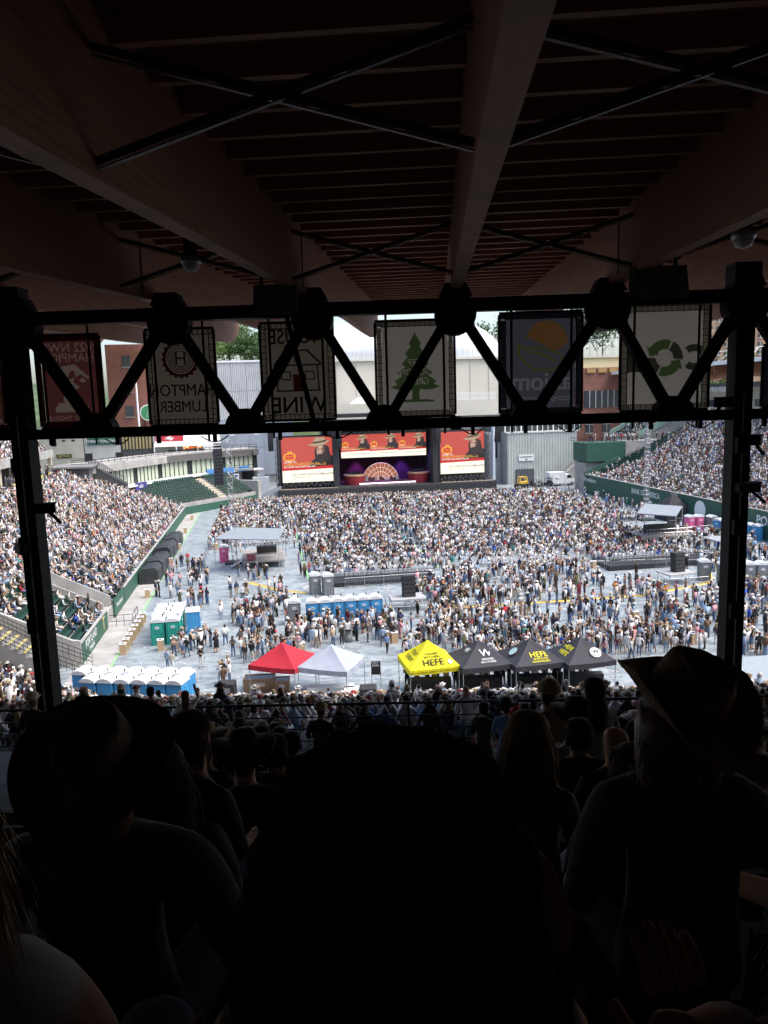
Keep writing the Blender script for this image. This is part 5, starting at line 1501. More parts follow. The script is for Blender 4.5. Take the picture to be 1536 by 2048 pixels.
def tree(name, label, x, y, z0, h, rad, lm, seed, n=2600, conical=False):
    r_ = np.random.default_rng(seed)
    root = thing(name, label, 'tree', (x, y, z0))
    mm = MB(); mm.tube((0, 0, 0), (0, 0, h * .75), .4, 7, .1)
    for k in range(7):
        a = k * 2.4; zz = h * (.3 + .06 * k)
        mm.tube((0, 0, zz), (rad * .6 * math.cos(a), rad * .6 * math.sin(a), zz + h * .18), .14, 5, .04)
    mm.build('trunk', BARK, root)
    nb = 26
    cc = r_.normal(0, 1, (nb, 3)); cc /= np.linalg.norm(cc, axis=1)[:, None]
    cc *= (r_.random(nb)[:, None] ** .4)
    cc = cc * np.array([rad * .8, rad * .8, h * .32]) + np.array([0, 0, h * .64])
    if conical:
        f_ = np.clip(1.15 - (cc[:, 2] / h), .12, 1); cc[:, 0] *= f_ * 1.3; cc[:, 1] *= f_ * 1.3
    bi = r_.integers(0, nb, n)
    p = cc[bi] + r_.normal(0, 1, (n, 3)) * rad * .17
    s_ = r_.uniform(.28, .6, n)[:, None]
    d1 = r_.normal(0, 1, (n, 3)); d1 /= np.linalg.norm(d1, axis=1)[:, None]
    d2 = np.cross(d1, r_.normal(0, 1, (n, 3))); d2 /= np.linalg.norm(d2, axis=1)[:, None]
    V = np.concatenate([p - d1 * s_, p + d2 * s_ * .6, p + d1 * s_, p - d2 * s_ * .6], 1).reshape(-1, 3)
    mm = MB(); mm.v = V.tolist(); mm.f = [(4 * i, 4 * i + 1, 4 * i + 2, 4 * i + 3) for i in range(n)]
    me = bpy.data.meshes.new('crown'); me.from_pydata(mm.v, [], mm.f); me.materials.append(lm)
    o = bpy.data.objects.new('crown', me); C.objects.link(o); o.parent = root
    return root
tl = [(-16, 238, 24, 22, 7, 0, 'bright green leafy tree left above the grey panelled building'), (-9, 246, 28, 23, 8, 0, 'bright green tall tree behind the grey panelled building'), (-2, 240, 24, 21, 7.5, 1, 'mid green tree right above the grey panelled building'), (5, 248, 27, 20, 7, 1, 'mid green tree behind the wine banner'), (-34, 236, 14, 20, 6, 0, 'light green tree in the gap left of the red brick building'), (-24, 244, 20, 18, 6, 1, 'mid green tree behind the red brick building'),
      (84, 244, 30, 20, 8, 1, 'mid green tree behind the rooftop court fence at its left end'), (96, 252, 31, 24, 9, 2, 'dark green tree behind the rooftop court fence'), (108, 246, 29, 24, 9, 2, 'dark dense tree behind the rooftop court fence at its right end'), (120, 254, 29, 24, 9, 1, 'tall mid green tree behind the recycling banner'), (134, 244, 22, 20, 8, 2, 'dark tree behind the right stand roof'), (148, 238, 16, 20, 8, 1, 'green tree before the tan apartment tower'), (160, 236, 13, 22, 8, 0, 'light green tree at the foot of the tan apartment tower'), (72, 250, 26, 20, 7, 1, 'mid green tree right beside the barrel roof')]
for k, (x, y, z, h, rd, lm, lab) in enumerate(tl):
    tree('leafy_tree', lab, x, y, z, h, rd, LEAFS[lm], 40 + k)
# ================================================================ PORTABLE TOILETS
def toilet_proto(col, name, dark=False):
    body = mat(name + ' plastic', col, .5, 0, .06, 2)
    trim = mat(name + ' trim', tuple(c * .75 for c in col), .5, 0, .05, 2)
    roofm = mat('milky plastic roof', (0.74, 0.76, 0.77), .45, 0, .05, 2, trans=.15)
    root = thing('portable_toilet', 'portable toilet', 'toilet')
    m_ = MB(); m_.box((0, .02, 1.0), (1.10, 1.10, 2.0))
    for sx_ in (-1, 1):
        for k in range(3): m_.box((sx_ * .56, -.3 + .32 * k, 1.05), (.03, .2, 1.5))
    m_.build('body', body, root)
    m_ = MB()
    for sx_ in (-1, 1): m_.box((sx_ * .52, -.545, 1.0), (.09, .09, 2.0))
    m_.box((0, -.545, 2.0), (1.13, .09, .1)); m_.build('door_frame', trim, root)
    m_ = MB(); m_.box((0, -.56, .98), (.86, .05, 1.86)); d_ = m_.build('door', body, root)
    m_ = MB(); m_.box((0, -.592, .5), (.6, .02, .6)); m_.box((0, -.592, 1.2), (.6, .02, .5)); m_.build('door_ridge', trim, d_)
    m_ = MB(); m_.lathe([(.19, 0), (.19, .012)], 14); o = m_.build('oval_badge', WHITE, d_); o.rotation_euler.x = math.pi / 2; o.location = (0, -.60, 1.56); o.scale = (1, .62, 1)
    m_ = MB(); m_.box((0, -.62, 1.56), (.2, .012, .06)); m_.build('badge_print', mat('navy print', (.03, .06, .2), .6), d_)
    m_ = MB(); m_.box((.36, -.60, 1.0), (.05, .03, .14)); m_.build('latch', mat('black latch', (.03, .03, .03), .5), d_)
    # moulded roof: barrel along the depth with a ridge and lip
    m_ = MB()
    prof = [(-.60, 2.02), (-.60, 2.08), (-.48, 2.20), (-.25, 2.30), (0, 2.33), (.25, 2.30), (.48, 2.20), (.60, 2.08), (.60, 2.02)]
    m_.prism(prof, (-.62, .62), 'y'); m_.build('roof', roofm, root)
    m_ = MB(); m_.box((0, 0, 2.335), (.16, 1.0, .05)); m_.box((-.34, 0, 2.27), (.05, 1.1, .05), ry=.3); m_.box((.34, 0, 2.27), (.05, 1.1, .05), ry=-.3); m_.build('roof_ridge', roofm, root)
    m_ = MB(); m_.tube((.38, .42, 2.1), (.38, .42, 2.5), .05, 6); m_.build('vent_pipe', BLACK, root)
    return root
T_BLUE = toilet_proto((0.06, 0.29, 0.58), 'blue')
T_GREY = toilet_proto((0.20, 0.21, 0.215), 'grey')
T_GREEN = toilet_proto((0.02, 0.33, 0.26), 'teal green')
T_PINK = toilet_proto((0.75, 0.16, 0.34), 'pink')
ORD = ('first', 'second', 'third', 'fourth', 'fifth', 'sixth', 'seventh', 'eighth', 'ninth', 'tenth')
used = set()
def toilet(proto, label, x, y, rz, group):
    if proto.name in used:
        return inst(proto, label, (x, y, 0), rz, group)
    used.add(proto.name)
    proto['label'] = label; proto['group'] = group; proto.location = (x, y, 0); proto.rotation_euler.z = rz
    return proto
for i in range(6):
    toilet(T_BLUE, 'blue portable toilet, %s from the left in the row at the floor centre' % ORD[i], 3.75 + 1.19 * i, 67.9, 0.02, 'row of blue toilets at the floor centre')
toilet(T_GREY, 'grey accessible toilet at the left end of the blue row', 2.1, 68.4, 0, 'grey toilets'); 
toilet(T_GREY, 'grey portable toilet standing behind the blue row, right one', 6.1, 78.4, .1, 'grey toilets')
toilet(T_GREY, 'grey portable toilet standing behind the blue row, left one', 4.75, 79.0, .1, 'grey toilets')
for i in range(2):
    for j in range(4):
        lab = ('teal green' if j == 0 else 'green') + ' toilet in the double file at the left, %s file, %s from the front' % (('left', 'right')[i], ORD[j])
        toilet(T_GREEN if j < 3 else T_GREY, lab.replace('green toilet', 'green toilet'), -9.75 + 1.3 * i, 65.2 + 1.55 * j, 0.0 if j == 0 else (math.pi / 2 if i else -math.pi / 2), 'double file of toilets by the left wall')
toilet(T_BLUE, 'blue toilet at the right side of the double file', -7.0, 67.8, math.pi / 2, 'double file of toilets by the left wall')
for i in range(7):
    a = G(205 + 27 * i, 1352 + 5.0 * i); b = G(232 + 25 * i, 1372 + 5.2 * i)
    toilet(T_BLUE, 'white roofed toilet in the cluster at the left front, back row, %s from the left' % ORD[i], -13.2 + 1.17 * i, 53.2 - .36 * i, math.pi - .38, 'cluster of toilets at the left front')
for i in range(6):
    toilet(T_BLUE, 'white roofed toilet in the cluster at the left front, front row, %s from the left' % ORD[i], -12.3 + 1.17 * i, 51.5 - .36 * i, math.pi - .38, 'cluster of toilets at the left front')
p = G(449, 1124); toilet(T_PINK, 'lone pink toilet beside the lattice tower at the left', p.x, p.y, .0, 'pink toilets')
toilet(T_PINK, 'pink toilet, left one of the pair by the right stand', 62.2, 101.8, .1, 'pink toilets'); toilet(T_PINK, 'pink toilet, right one of the pair by the right stand', 63.5, 101.6, .1, 'pink toilets')
toilet(T_GREY, 'grey toilet beside the pink pair by the right stand', 65.0, 100.6, .1, 'grey toilets')
for i in range(6):
    toilet(T_GREY, 'grey toilet in the row behind the right column, %s from the left' % ORD[i], 46.7 + 1.2 * i, 72.0 - .35 * i + (0 if i else 1.4), -.25, 'grey toilets')
for i in range(6):
    toilet(T_BLUE, 'blue toilet in the row below the right stand, %s from the left' % ORD[i], 64.2 + .35 * i, 97.6 - 1.2 * i, -1.2, 'row of blue toilets below the right stand')

# ================================================================ CANOPY TENTS
def tent(label, x, y, rz, col, name, w=3.4, d=3.4, h=2.35, peak=1.25, val=.34, group='pop up canopies at the near end', eave_tilt=0):
    m_c = mat(name + ' canopy fabric', col, .75, 0, .10, 1.2, .8, 2.2, trans=.12)
    root = thing('canopy_tent', label, 'tent', (x, y, 0), rz, group)
    W_, D_ = w / 2, d / 2
    # four panels of cloth that sag a little between the ridge poles
    ap_ = Vector((0, 0, h + peak))
    cs = [Vector((-W_, -D_, h)), Vector((W_, -D_, h)), Vector((W_, D_, h)), Vector((-W_, D_, h))]
    for k in range(4):
        a, b = cs[k], cs[(k + 1) % 4]
        mm = MB(); n = 6; vs_, fs_ = [], []
        for i in range(n + 1):
            t_ = i / n
            for j in range(n + 1):
                s_ = j / n
                p = a.lerp(b, s_).lerp(ap_, t_)
                p.z -= .16 * math.sin(math.pi * t_) * (1 - .55 * abs(2 * s_ - 1)) + .05 * math.sin(math.pi * s_) * (1 - t_)
                vs_.append(p)
        fs_ = [(i * (n + 1) + j, i * (n + 1) + j + 1, (i + 1) * (n + 1) + j + 1, (i + 1) * (n + 1) + j) for i in range(n) for j in range(n)]
        mm.add(vs_, fs_); mm.build('canopy_panel', m_c, root, True)
        mm = MB(); q = 8; nrm = (b - a).cross(Vector((0, 0, 1))).normalized()
        vs_ = []
        for j in range(q + 1):
            p = a.lerp(b, j / q); p.z -= .05 * math.sin(math.pi * j / q)
            vs_ += [p, p + Vector((0, 0, -val)) + nrm * (.03 + .015 * math.sin(j * 2.1))]
        mm.add(vs_, [(2 * j, 2 * j + 2, 2 * j + 3, 2 * j + 1) for j in range(q)]); mm.build('valance', m_c, root)
    for c_ in cs:
        mm = MB(); mm.tube((c_.x * .97, c_.y * .97, 0), (c_.x * .97, c_.y * .97, h + .02), .03, 6); mm.box((c_.x * .97, c_.y * .97, .01), (.14, .14, .02)); mm.build('leg', GALV, root)
    mm = MB()
    for k in range(4):
        a, b = cs[k] * .96, cs[(k + 1) % 4] * .96
        a.z = b.z = h - .12
        for s_ in range(4):
            p, q_ = a.lerp(b, s_ / 4), a.lerp(b, (s_ + 1) / 4)
            mm.bar(p + Vector((0, 0, -.3 * (s_ % 2))), q_ + Vector((0, 0, -.3 * ((s_ + 1) % 2))), .02)
    mm.build('scissor_frame', GALV, root)
    slope = math.hypot(D_, peak)
    def on_front(u_, t_, lift=.05):     # near panel
        return Vector((u_, -D_ * (1 - t_), h + peak * t_ - .16 * math.sin(math.pi * t_) + lift))
    def tf(body, s, u_, t_, m_, sx=1.0):
        o = text('lettering', body, s, on_front(u_, t_), (math.atan2(peak, D_), 0, 0), m_, root, sx=sx)
    def tl_(body, s, u_, t_, m_, sx=1.0):   # left panel
        loc = Vector((-W_ * (1 - t_), u_, h + peak * t_ - .16 * math.sin(math.pi * t_) + .05))
        o = text('lettering', body, s, loc, orient((0, -1, 0), (W_, 0, peak)), m_, root, sx=sx)
    def tv(body, s, m_, sx=1.0):
        text('lettering', body, s, (0, -D_ - .06, h - .22), (math.pi / 2, 0, 0), m_, root, sx=sx)
    return root, tf, tl_, tv
T1 = tent('bright red pop up canopy at the near end of the floor', 0.6, 51.6, -.5, (0.46, 0.014, 0.032), 'red', 3.6, 3.4)
T2 = tent('pale white pop up canopy right of the red one', 3.95, 50.3, -.5, (0.38, 0.42, 0.50), 'white', 3.7, 3.4)
INKB = mat('tent print black', (0.01, 0.01, 0.01), .8); INKW = mat('tent print white', (.75, .75, .75), .8); INKY = mat('tent print yellow', (.75, .68, .02), .8)
rt, tf, tl_, tv = tent('yellow beer canopy left of three black ones', 10.5, 48.8, .06, (0.80, 0.72, 0.005), 'yellow', 3.5, 3.4, 2.4, 1.45)
tf('WIDMER\nBROTHERS', .24, .0, .50, INKB); tf('HEFE', .72, 0, .22, INKB, .95); tl_('STAY\nSUNNY', .48, .1, .36, INKB, .9); tv('THE ORIGINAL AMERICAN HEFEWEIZEN', .2, INKB)
o_ = MB(); o_.lathe([(.16, 0), (.16, .01)], 14); q_ = o_.build('round_print', INKW, rt); q_.location = (1.15, -1.75 * .82, 2.4 + 1.45 * .18); q_.rotation_euler.x = math.atan2(1.45, 1.7)
DK = (0.035, 0.035, 0.045)
rt, tf, tl_, tv = tent('black canopy with a white W directly right of the yellow one', 14.0, 48.3, .06, DK, 'black', 3.5, 3.4, 2.4, 1.3)
tf('W', .8, .2, .55, INKW); tf('WIDMER\nBROTHERS', .22, .2, .24, INKW); tl_('W', .6, .2, .55, INKW)
rt, tf, tl_, tv = tent('black canopy with yellow beer lettering, middle of the black three', 17.5, 47.8, .06, DK, 'black', 3.5, 3.4, 2.4, 1.3)
tf('HEFE', .6, .2, .42, INKY); tf('AMERICAN\nHEFEWEIZEN', .22, .2, .18, INKY); 
o_ = MB(); o_.lathe([(.34, 0), (.34, .01)], 18); q_ = o_.build('round_print', mat('tent print teal', (.35, .5, .5), .8), rt); q_.location = (-1.2, 0.1, 2.4 + 1.3 * .36); q_.rotation_euler.y = -math.atan2(1.3, 1.75)
rt, tf, tl_, tv = tent('rightmost black canopy with a round white emblem', 21.0, 47.3, .06, DK, 'black', 3.5, 3.4, 2.4, 1.3)
tl_('HEFE\nHEFE', .5, .1, .4, INKY)
for r_, z_, mm_ in ((.40, .06, INKW), (.34, .07, mat('black canopy fabric', DK)), (.30, .08, INKW)):
    o_ = MB(); o_.lathe([(r_, 0), (r_, .008)], 18); q_ = o_.build('round_print', mm_, rt); q_.location = (.55, -1.05, 2.4 + 1.3 * .38 - .1 + z_); q_.rotation_euler.x = math.atan2(1.3, 1.7)
text('lettering', 'W', .42, (.55, -1.06, 2.4 + 1.3 * .38 + .02), (math.atan2(1.3, 1.7), 0, 0), mat('tent print black', (0.01, 0.01, 0.01)), rt)
# counters, tables and bins under the canopies
def table(label, x, y, rz, w, d, cloth, h=.95, group=None):
    r_ = thing('bar_counter', label, 'table', (x, y, 0), rz, group)
    mm = MB(); mm.box((0, 0, h - .02), (w, d, .05)); mm.build('top', cloth, r_)
    mm = MB()
    for sy_ in (-1, 1):
        n = 14
        vs_ = []
        for j in range(n + 1):
            xx = -w / 2 + w * j / n
            vs_ += [(xx, sy_ * d / 2, h - .04), (xx, sy_ * (d / 2 + .03 + .03 * (j % 2)), .02)]
        mm.add(vs_, [(2 * j, 2 * j + 2, 2 * j + 3, 2 * j + 1) for j in range(n)])
    mm.build('skirt', cloth, r_)
    return r_
for k, x in enumerate((10.5, 14.0, 17.5, 21.0)):
    table('black skirted bar counter under the %s canopy' % ('yellow', 'W marked black', 'middle black', 'rightmost black')[k], x + .1, 49.0 - .15 * k - .1 * (x - 10), -.16, 3.0, .7, BLACKF, 1.0, 'bar counters under the beer canopies')
table('white covered table under the white canopy', 3.8, 49.7, -.12, 3.2, .8, WHITE, .8)
table('white covered table beside the white canopy', 5.4, 48.9, -.12, 1.6, .8, WHITE, .8)
def open_box(label, x, y, rz, w, d, h, m_, group=None):
    r_ = thing('cardboard_box', label, 'box', (x, y, 0), rz, group)
    mm = MB(); mm.box((0, -d / 2, h / 2), (w, .02, h)); mm.box((0, d / 2, h / 2), (w, .02, h)); mm.box((-w / 2, 0, h / 2), (.02, d - .04, h)); mm.box((w / 2, 0, h / 2), (.02, d - .04, h)); mm.box((0, 0, .02), (w - .04, d - .04, .03)); mm.build('wall', m_, r_)
    mm = MB(); mm.box((0, 0, h * .93), (w - .05, d - .05, .02)); mm.build('content', mat('bin liner', (.04, .04, .04), .3), r_)
    mm = MB(); mm.box((0, -d / 2 - .016, h * .55), (w * .4, .01, h * .3)); mm.build('print', WHITE, r_)
    return r_
p = G(520, 1378); open_box('large cardboard crate under the red canopy', p.x, p.y, -.12, 2.2, 1.1, .95, CARD)
p = G(540, 1380); open_box('smaller cardboard crate right of the large one under the red canopy', p.x + .9, p.y - .2, -.12, 1.0, 1.0, .85, CARD)
# cardboard recycling bins: closed box with a round hole lid
def bin_proto():
    r_ = thing('recycling_bin', 'cardboard recycling bin', 'bin')
    mm = MB(); mm.box((0, 0, .45), (.52, .52, .9)); mm.build('carton', CARD, r_)
    mm = MB(); mm.box((0, 0, .915), (.56, .56, .03)); l_ = mm.build('lid', WHITE, r_)
    mm = MB(); mm.lathe([(.15, .932), (.15, .936)], 14); mm.build('hole', BLACK, l_)
    mm = MB(); mm.box((.268, 0, .5), (.012, .3, .3)); mm.build('print', mat('green print', (.1, .3, .12), .7), r_)
    return r_
BIN = bin_proto()
bins = []
for k in range(8):
    bins.append((-12.35 + .03 * k, 63.0 + 1.35 * k, 'cardboard recycling bin by the lettered green wall, %s from the near end' % ORD[k]))
for k, (px, py) in enumerate(((295, 1195), (342, 1130), (358, 1100), (371, 1066), (384, 1040))):
    q = G(px, py); bins.append((q.x, q.y, 'cardboard bin further up the left path, %s from the near end' % ORD[k]))
for px, py, lab in ((322, 1300, 'cardboard bin before the teal green toilets, left one'), (349, 1297, 'cardboard bin before the teal green toilets, right one'), (420, 1098, 'cardboard bin left of the pink toilet'), (432, 1099, 'cardboard bin beside the stage platform at the left'), (603, 1306, 'cardboard bin alone on the floor before the blue toilets'), (597, 1275, 'cardboard bin at the corner of the blue toilet row'), (607, 1250, 'cardboard bin against the grey accessible toilet'), (780, 1283, 'cardboard bin among the queue, left one of two'), (789, 1285, 'cardboard bin among the queue, right one of two'), (935, 1155, 'cardboard bin at the edge of the floor seats'), (1146, 1140, 'cardboard bin near the middle of the seat edge'), (1187, 1137, 'cardboard bin right of the middle aisle'), (1262, 1240, 'cardboard bin left one of the pair on the open floor'), (1270, 1242, 'cardboard bin right one of the pair on the open floor'), (1360, 1284, 'cardboard bin left one of three near the straw hat'), (1372, 1286, 'cardboard bin middle one of three near the straw hat'), (1385, 1287, 'cardboard bin right one of three near the straw hat'), (1050, 1258, 'cardboard bin in the thick of the beer queue'), (1440, 1092, 'cardboard bin by the right barrier')):
    q = G(px, py); bins.append((q.x, q.y, lab))
for k, (x, y, lab) in enumerate(bins):
    if k == 0: BIN.location = (x, y, 0); BIN['label'] = lab; BIN['group'] = 'cardboard recycling bins'
    else: inst(BIN, lab, (x, y, 0), .05 * (k % 5), 'cardboard recycling bins')
# black help sign
hs = thing('sign_stand', 'black help desk sign on a thin stand between the canopies', 'sign', (6.9, 49.2, 0), -.12)
mm = MB(); mm.box((0, 0, 2.0), (.62, .04, .95)); mm.build('panel', BLACK, hs)
text('lettering', 'HELP\nDESK', .2, (-.26, -.03, 2.28), (math.pi / 2, 0, 0), WHITE, hs, ax='LEFT')
for sx_ in (-1, 1):
    mm = MB(); mm.tube((sx_ * .31, 0, 0), (sx_ * .31, 0, 2.45), .018, 5); mm.bar((sx_ * .31, -.3, .01), (sx_ * .31, .3, .01), .04); mm.build('leg', STEEL, hs)
def black_bin(label, px, py, w=1.2):
    q = G(px, py)
    r_ = thing('draped_crate', label, 'crate', q, -.15, 'black draped crates at the near end')
    mm = MB(); mm.prism([(-w / 2, 0), (w / 2, 0), (w / 2 * .97, .95), (w / 2 * .8, 1.02), (-w / 2 * .8, 1.02), (-w / 2 * .97, .95)], (-.5, .5), 'y'); mm.build('cover', BLACKF, r_)
    mm = MB(); mm.box((0, -.51, .5), (w * .5, .02, .5)); mm.build('print', mat('grey print', (.2, .2, .2), .8), r_)
black_bin('black draped crate left of the red canopy', 455, 1392); black_bin('black draped crate under the help desk sign', 737, 1402); black_bin('black draped crate right of the beer canopies', 1062, 1402, 1.4)
# black draped stacks along the left wall
for k in range(7):
    y = 90.5 + 4.1 * k
    r_ = thing('draped_stack', 'black tarp covered equipment stack along the left wall, %s from the near end' % ORD[k], 'equipment stack', (-13.9, y, 0), 0, 'tarp covered stacks along the left wall')
    h = (1.9, 2.0, 1.7, 2.1, 1.8, 1.9, 1.7)[k]
    mm = MB(); mm.prism([(-1.15, 0), (1.15, 0), (1.08, h * .8), (.7, h), (-.6, h * .97), (-1.1, h * .75)], (-1.8, 1.7), 'y'); mm.build('tarp', mat('wrinkled black tarp', (.03, .032, .035), .5, 0, .3, 2, .9, 3), r_)
    mm = MB()
    for yy in (-.9, .1, 1.0): mm.box((0, yy, h * .98 + .012), (1.2, .03, .03))
    mm.build('strap', STEEL, r_)
# mixing platform with pale roof at the left
pf = thing('camera_platform', 'low stage platform with pale sloping roof beside the lattice tower', 'platform', (-2.6, 97, 0))
mm = MB(); mm.box((2.0, .5, .9), (5.4, 8, .16)); mm.build('deck', mat('ply deck', (.28, .26, .24), .8), pf)
for x in (-.5, 1.8, 4.4):
    for y in (-3.3, 0, 4.2):
        mm = MB(); mm.tube((x, y, 0), (x, y, .82), .04, 5); mm.build('leg', GALV, pf)
a, b, c_, d_ = G(428, 1079, 4.2), G(556, 1081, 4.2), G(570, 1062, 4.2), G(470, 1060, 4.2)
mm = MB(); o3 = Vector((-2.6, 97, 0))
mm.add([a - o3, b - o3, c_ - o3 + Vector((0, 0, .25)), d_ - o3 + Vector((0, 0, .25)), a - o3 + Vector((0, 0, .1)), b - o3 + Vector((0, 0, .1)), c_ - o3 + Vector((0, 0, .35)), d_ - o3 + Vector((0, 0, .35))], [(0, 1, 2, 3), (7, 6, 5, 4), (0, 4, 5, 1), (1, 5, 6, 2), (2, 6, 7, 3), (3, 7, 4, 0)]); mm.build('roof', mat('pale canvas', (.22, .245, .265), .7, 0, .05, 1), pf)
for q in (a, b, c_, d_):
    mm = MB(); mm.tube((q.x - o3.x, q.y - o3.y, .9), (q.x - o3.x, q.y - o3.y, 4.3), .05, 5); mm.build('post', GALV, pf)
mm = MB()
for z in (1.4, 1.95): mm.path([(-.6, -3.4, z), (4.5, -3.4, z), (4.5, 4.4, z)], .03, 4)
for x in np.arange(-.6, 4.5, .28): mm.tube((x, -3.4, 1.0), (x, -3.4, 1.95), .014, 4)
mm.build('railing', GALV, pf)
mm = MB()
for i in range(5): mm.box((-.9 - .28 * i, -1.5, .78 - .16 * i), (.3, 1.4, .05))
mm.build('step', GALV, pf)
mm = MB(); mm.box((.4, -2.6, 1.35), (1.1, .7, .7)); mm.build('red_case', mat('road case red', (.35, .03, .04), .6), pf)
mm = MB(); mm.box((2.4, 1.5, 1.5), (2.6, 1.2, 1.0)); mm.build('console', BLACK, pf)
# right platform with pale roof
pr = thing('camera_platform', 'raised platform with pale flat roof in front of the right stand', 'platform', (58.8, 108, 0))
a, b, c_, d_ = G(1273, 1028, 4.6), G(1352, 1034, 4.6), G(1365, 1014, 4.6), G(1290, 1009, 4.6)
o3 = Vector((58.8, 108, 0))
mm = MB(); mm.add([q - o3 for q in (a, b, c_, d_)] + [q - o3 + Vector((0, 0, .12)) for q in (a, b, c_, d_)], [(0, 1, 2, 3), (7, 6, 5, 4), (0, 4, 5, 1), (1, 5, 6, 2), (2, 6, 7, 3), (3, 7, 4, 0)]); mm.build('roof', mat('pale canvas', (.22, .245, .265), .7, 0, .05, 1), pr)
ctr = (a + b + c_ + d_) / 4 - o3
for q in (a, b, c_, d_):
    mm = MB(); mm.tube((q.x - o3.x, q.y - o3.y, 0), (q.x - o3.x, q.y - o3.y, 4.7), .06, 5); mm.build('post', GALV, pr)
mm = MB(); mm.box((ctr.x, ctr.y, 1.4), (6.5, 5, .18)); mm.build('deck', mat('ply deck', (.28, .26, .24), .8), pr)
mm = MB(); mm.box((ctr.x, ctr.y, 2.1), (4, 1.4, 1.1)); mm.build('console', BLACK, pr)
mm = MB()
for z in (2.0, 2.5): mm.path([(ctr.x - 3.2, ctr.y - 2.6, z), (ctr.x + 3.2, ctr.y - 2.6, z)], .035, 4)
for x in np.arange(-3.2, 3.3, .5): mm.tube((ctr.x + x, ctr.y - 2.6, 1.4), (ctr.x + x, ctr.y - 2.6, 2.5), .02, 4)
mm.build('railing', GALV, pr)
for k in range(4):
    b = thing('road_case', 'black road case in the stack right of the pale roofed platform, %s from the left' % ORD[k], 'case', (61.0 + 1.4 * k, 104.4 + .5 * (k % 2), 0), .1, 'road cases by the right platform')
    mm = MB(); mm.box((0, 0, .6 + .1 * (k % 3)), (1.3, .9, 1.1 + .2 * (k % 3))); mm.build('case', BLACK, b)
    mm = MB(); mm.box((0, -.46, .7), (1.32, .02, .05)); mm.build('edge_trim', GALV, b)
tentb = thing('black_marquee', 'small black peaked tent before the right stand wall', 'tent', (65.3, 112, 0))
mm = MB(); mm.add([(-2, -2, 2), (2, -2, 2), (2, 2, 2), (-2, 2, 2), (0, 0, 4.2), (-2, -2, 0), (2, -2, 0), (2, 2, 0), (-2, 2, 0)], [(0, 1, 4), (1, 2, 4), (2, 3, 4), (3, 0, 4), (0, 5, 6, 1), (1, 6, 7, 2), (3, 8, 5, 0)]); mm.build('canopy', BLACKF, tentb)
# delay speaker stacks on scaffold risers
def stack(label, x, y, rz, n=5):
    r_ = thing('speaker_riser', label + ', scaffold riser', 'platform', (x, y, 0), rz)
    mm = MB(); mm.box((0, 0, 1.15), (3.4, 2.4, .14)); mm.build('deck', mat('grey ply deck', (.34, .34, .34), .8), r_)
    for sx_ in (-1.55, 0, 1.55):
        for sy_ in (-1.05, 1.05):
            mm = MB(); mm.tube((sx_, sy_, 0), (sx_, sy_, 1.1), .035, 5); mm.build('leg', GALV, r_)
    for sx_ in (-1, 1):
        mm = MB(); mm.bar((sx_ * 1.5, -1.05, .1), (0, -1.05, 1.0), .04); mm.bar((sx_ * 1.55, -1.05, .2), (sx_ * 1.55, 1.05, 1.0), .04); mm.build('brace', GALV, r_)
    s_ = thing('speaker_stack', label, 'speaker', (x, y, 1.225), rz)
    for i in range(n):
        mm = MB(); mm.box((.2, .02 * i, .21 + .42 * i), (1.25, .8, .40)); c = mm.build('cabinet', BLACK, s_)
        mm = MB(); mm.box((.2, -.41 + .02 * i, .21 + .42 * i), (1.15, .02, .32)); mm.build('grille', mat('speaker grille', (0.035, 0.035, 0.038), .6, .1, .2, 6), c)
stack('black stacked speakers on a scaffold riser right of the blue toilets', 13.2, 70.6, 0)
stack('black stacked speakers on a scaffold riser at the right of the floor', 43.2, 73.0, .15)
# crowd control barriers: each a separate section
def barrier_proto():
    r_ = thing('crowd_barrier', 'barrier', 'barrier')
    mm = MB()
    mm.path([(-1.1, 0, .12), (-1.1, 0, 1.08), (1.1, 0, 1.08), (1.1, 0, .12), (-1.1, 0, .2)], .02, 5); mm.build('frame', GALV, r_)
    mm = MB()
    for x in np.arange(-1.0, 1.05, .16): mm.tube((x, 0, .2), (x, 0, 1.06), .009, 4)
    mm.build('bar_infill', GALV, r_)
    for sx_ in (-.8, .8):
        mm = MB(); mm.bar((sx_, -.3, .03), (sx_, .3, .03), .05); mm.bar((sx_, 0, .03), (sx_, 0, .2), .04); mm.build('foot', GALV, r_)
    return r_
BAR = barrier_proto(); nb_ = 0
def barrier_line(pts, where):
    global nb_
    k = 0
    for a, b in zip(pts, pts[1:]):
        a, b = Vector((*a, 0)), Vector((*b, 0)); L = (b - a).length; n = max(1, round(L / 2.25))
        for i in range(n):
            p = a.lerp(b, (i + .5) / n); ang = math.atan2((b - a).y, (b - a).x)
            lab = 'steel crowd barrier section %s, %s in line' % (where, ORD[k] if k < 10 else 'one further')
            if nb_ == 0: BAR.location = p; BAR.rotation_euler.z = ang; BAR['label'] = lab; BAR['group'] = 'steel crowd barriers'
            else: inst(BAR, lab, p, ang, 'steel crowd barriers')
            nb_ += 1; k += 1
barrier_line([(8.2, 80.6), (19, 80.8)], 'at the near edge of the left seat block')
barrier_line([(36.5, 81.2), (46, 79.8), (50, 78)], 'at the near edge of the right seat block')
barrier_line([(-7.8, 94), (-8.6, 100), (-8.2, 105)], 'by the left camera platform')
barrier_line([(52, 92), (58, 98.5), (66, 99.5)], 'in front of the right stand')
barrier_line([(11.3, 72.4), (10.8, 67.6), (15.4, 67.4), (15.8, 71)], 'round the middle speaker riser')
barrier_line([(40.6, 75.4), (40.8, 70.6), (45.6, 70.6)], 'round the right speaker riser')
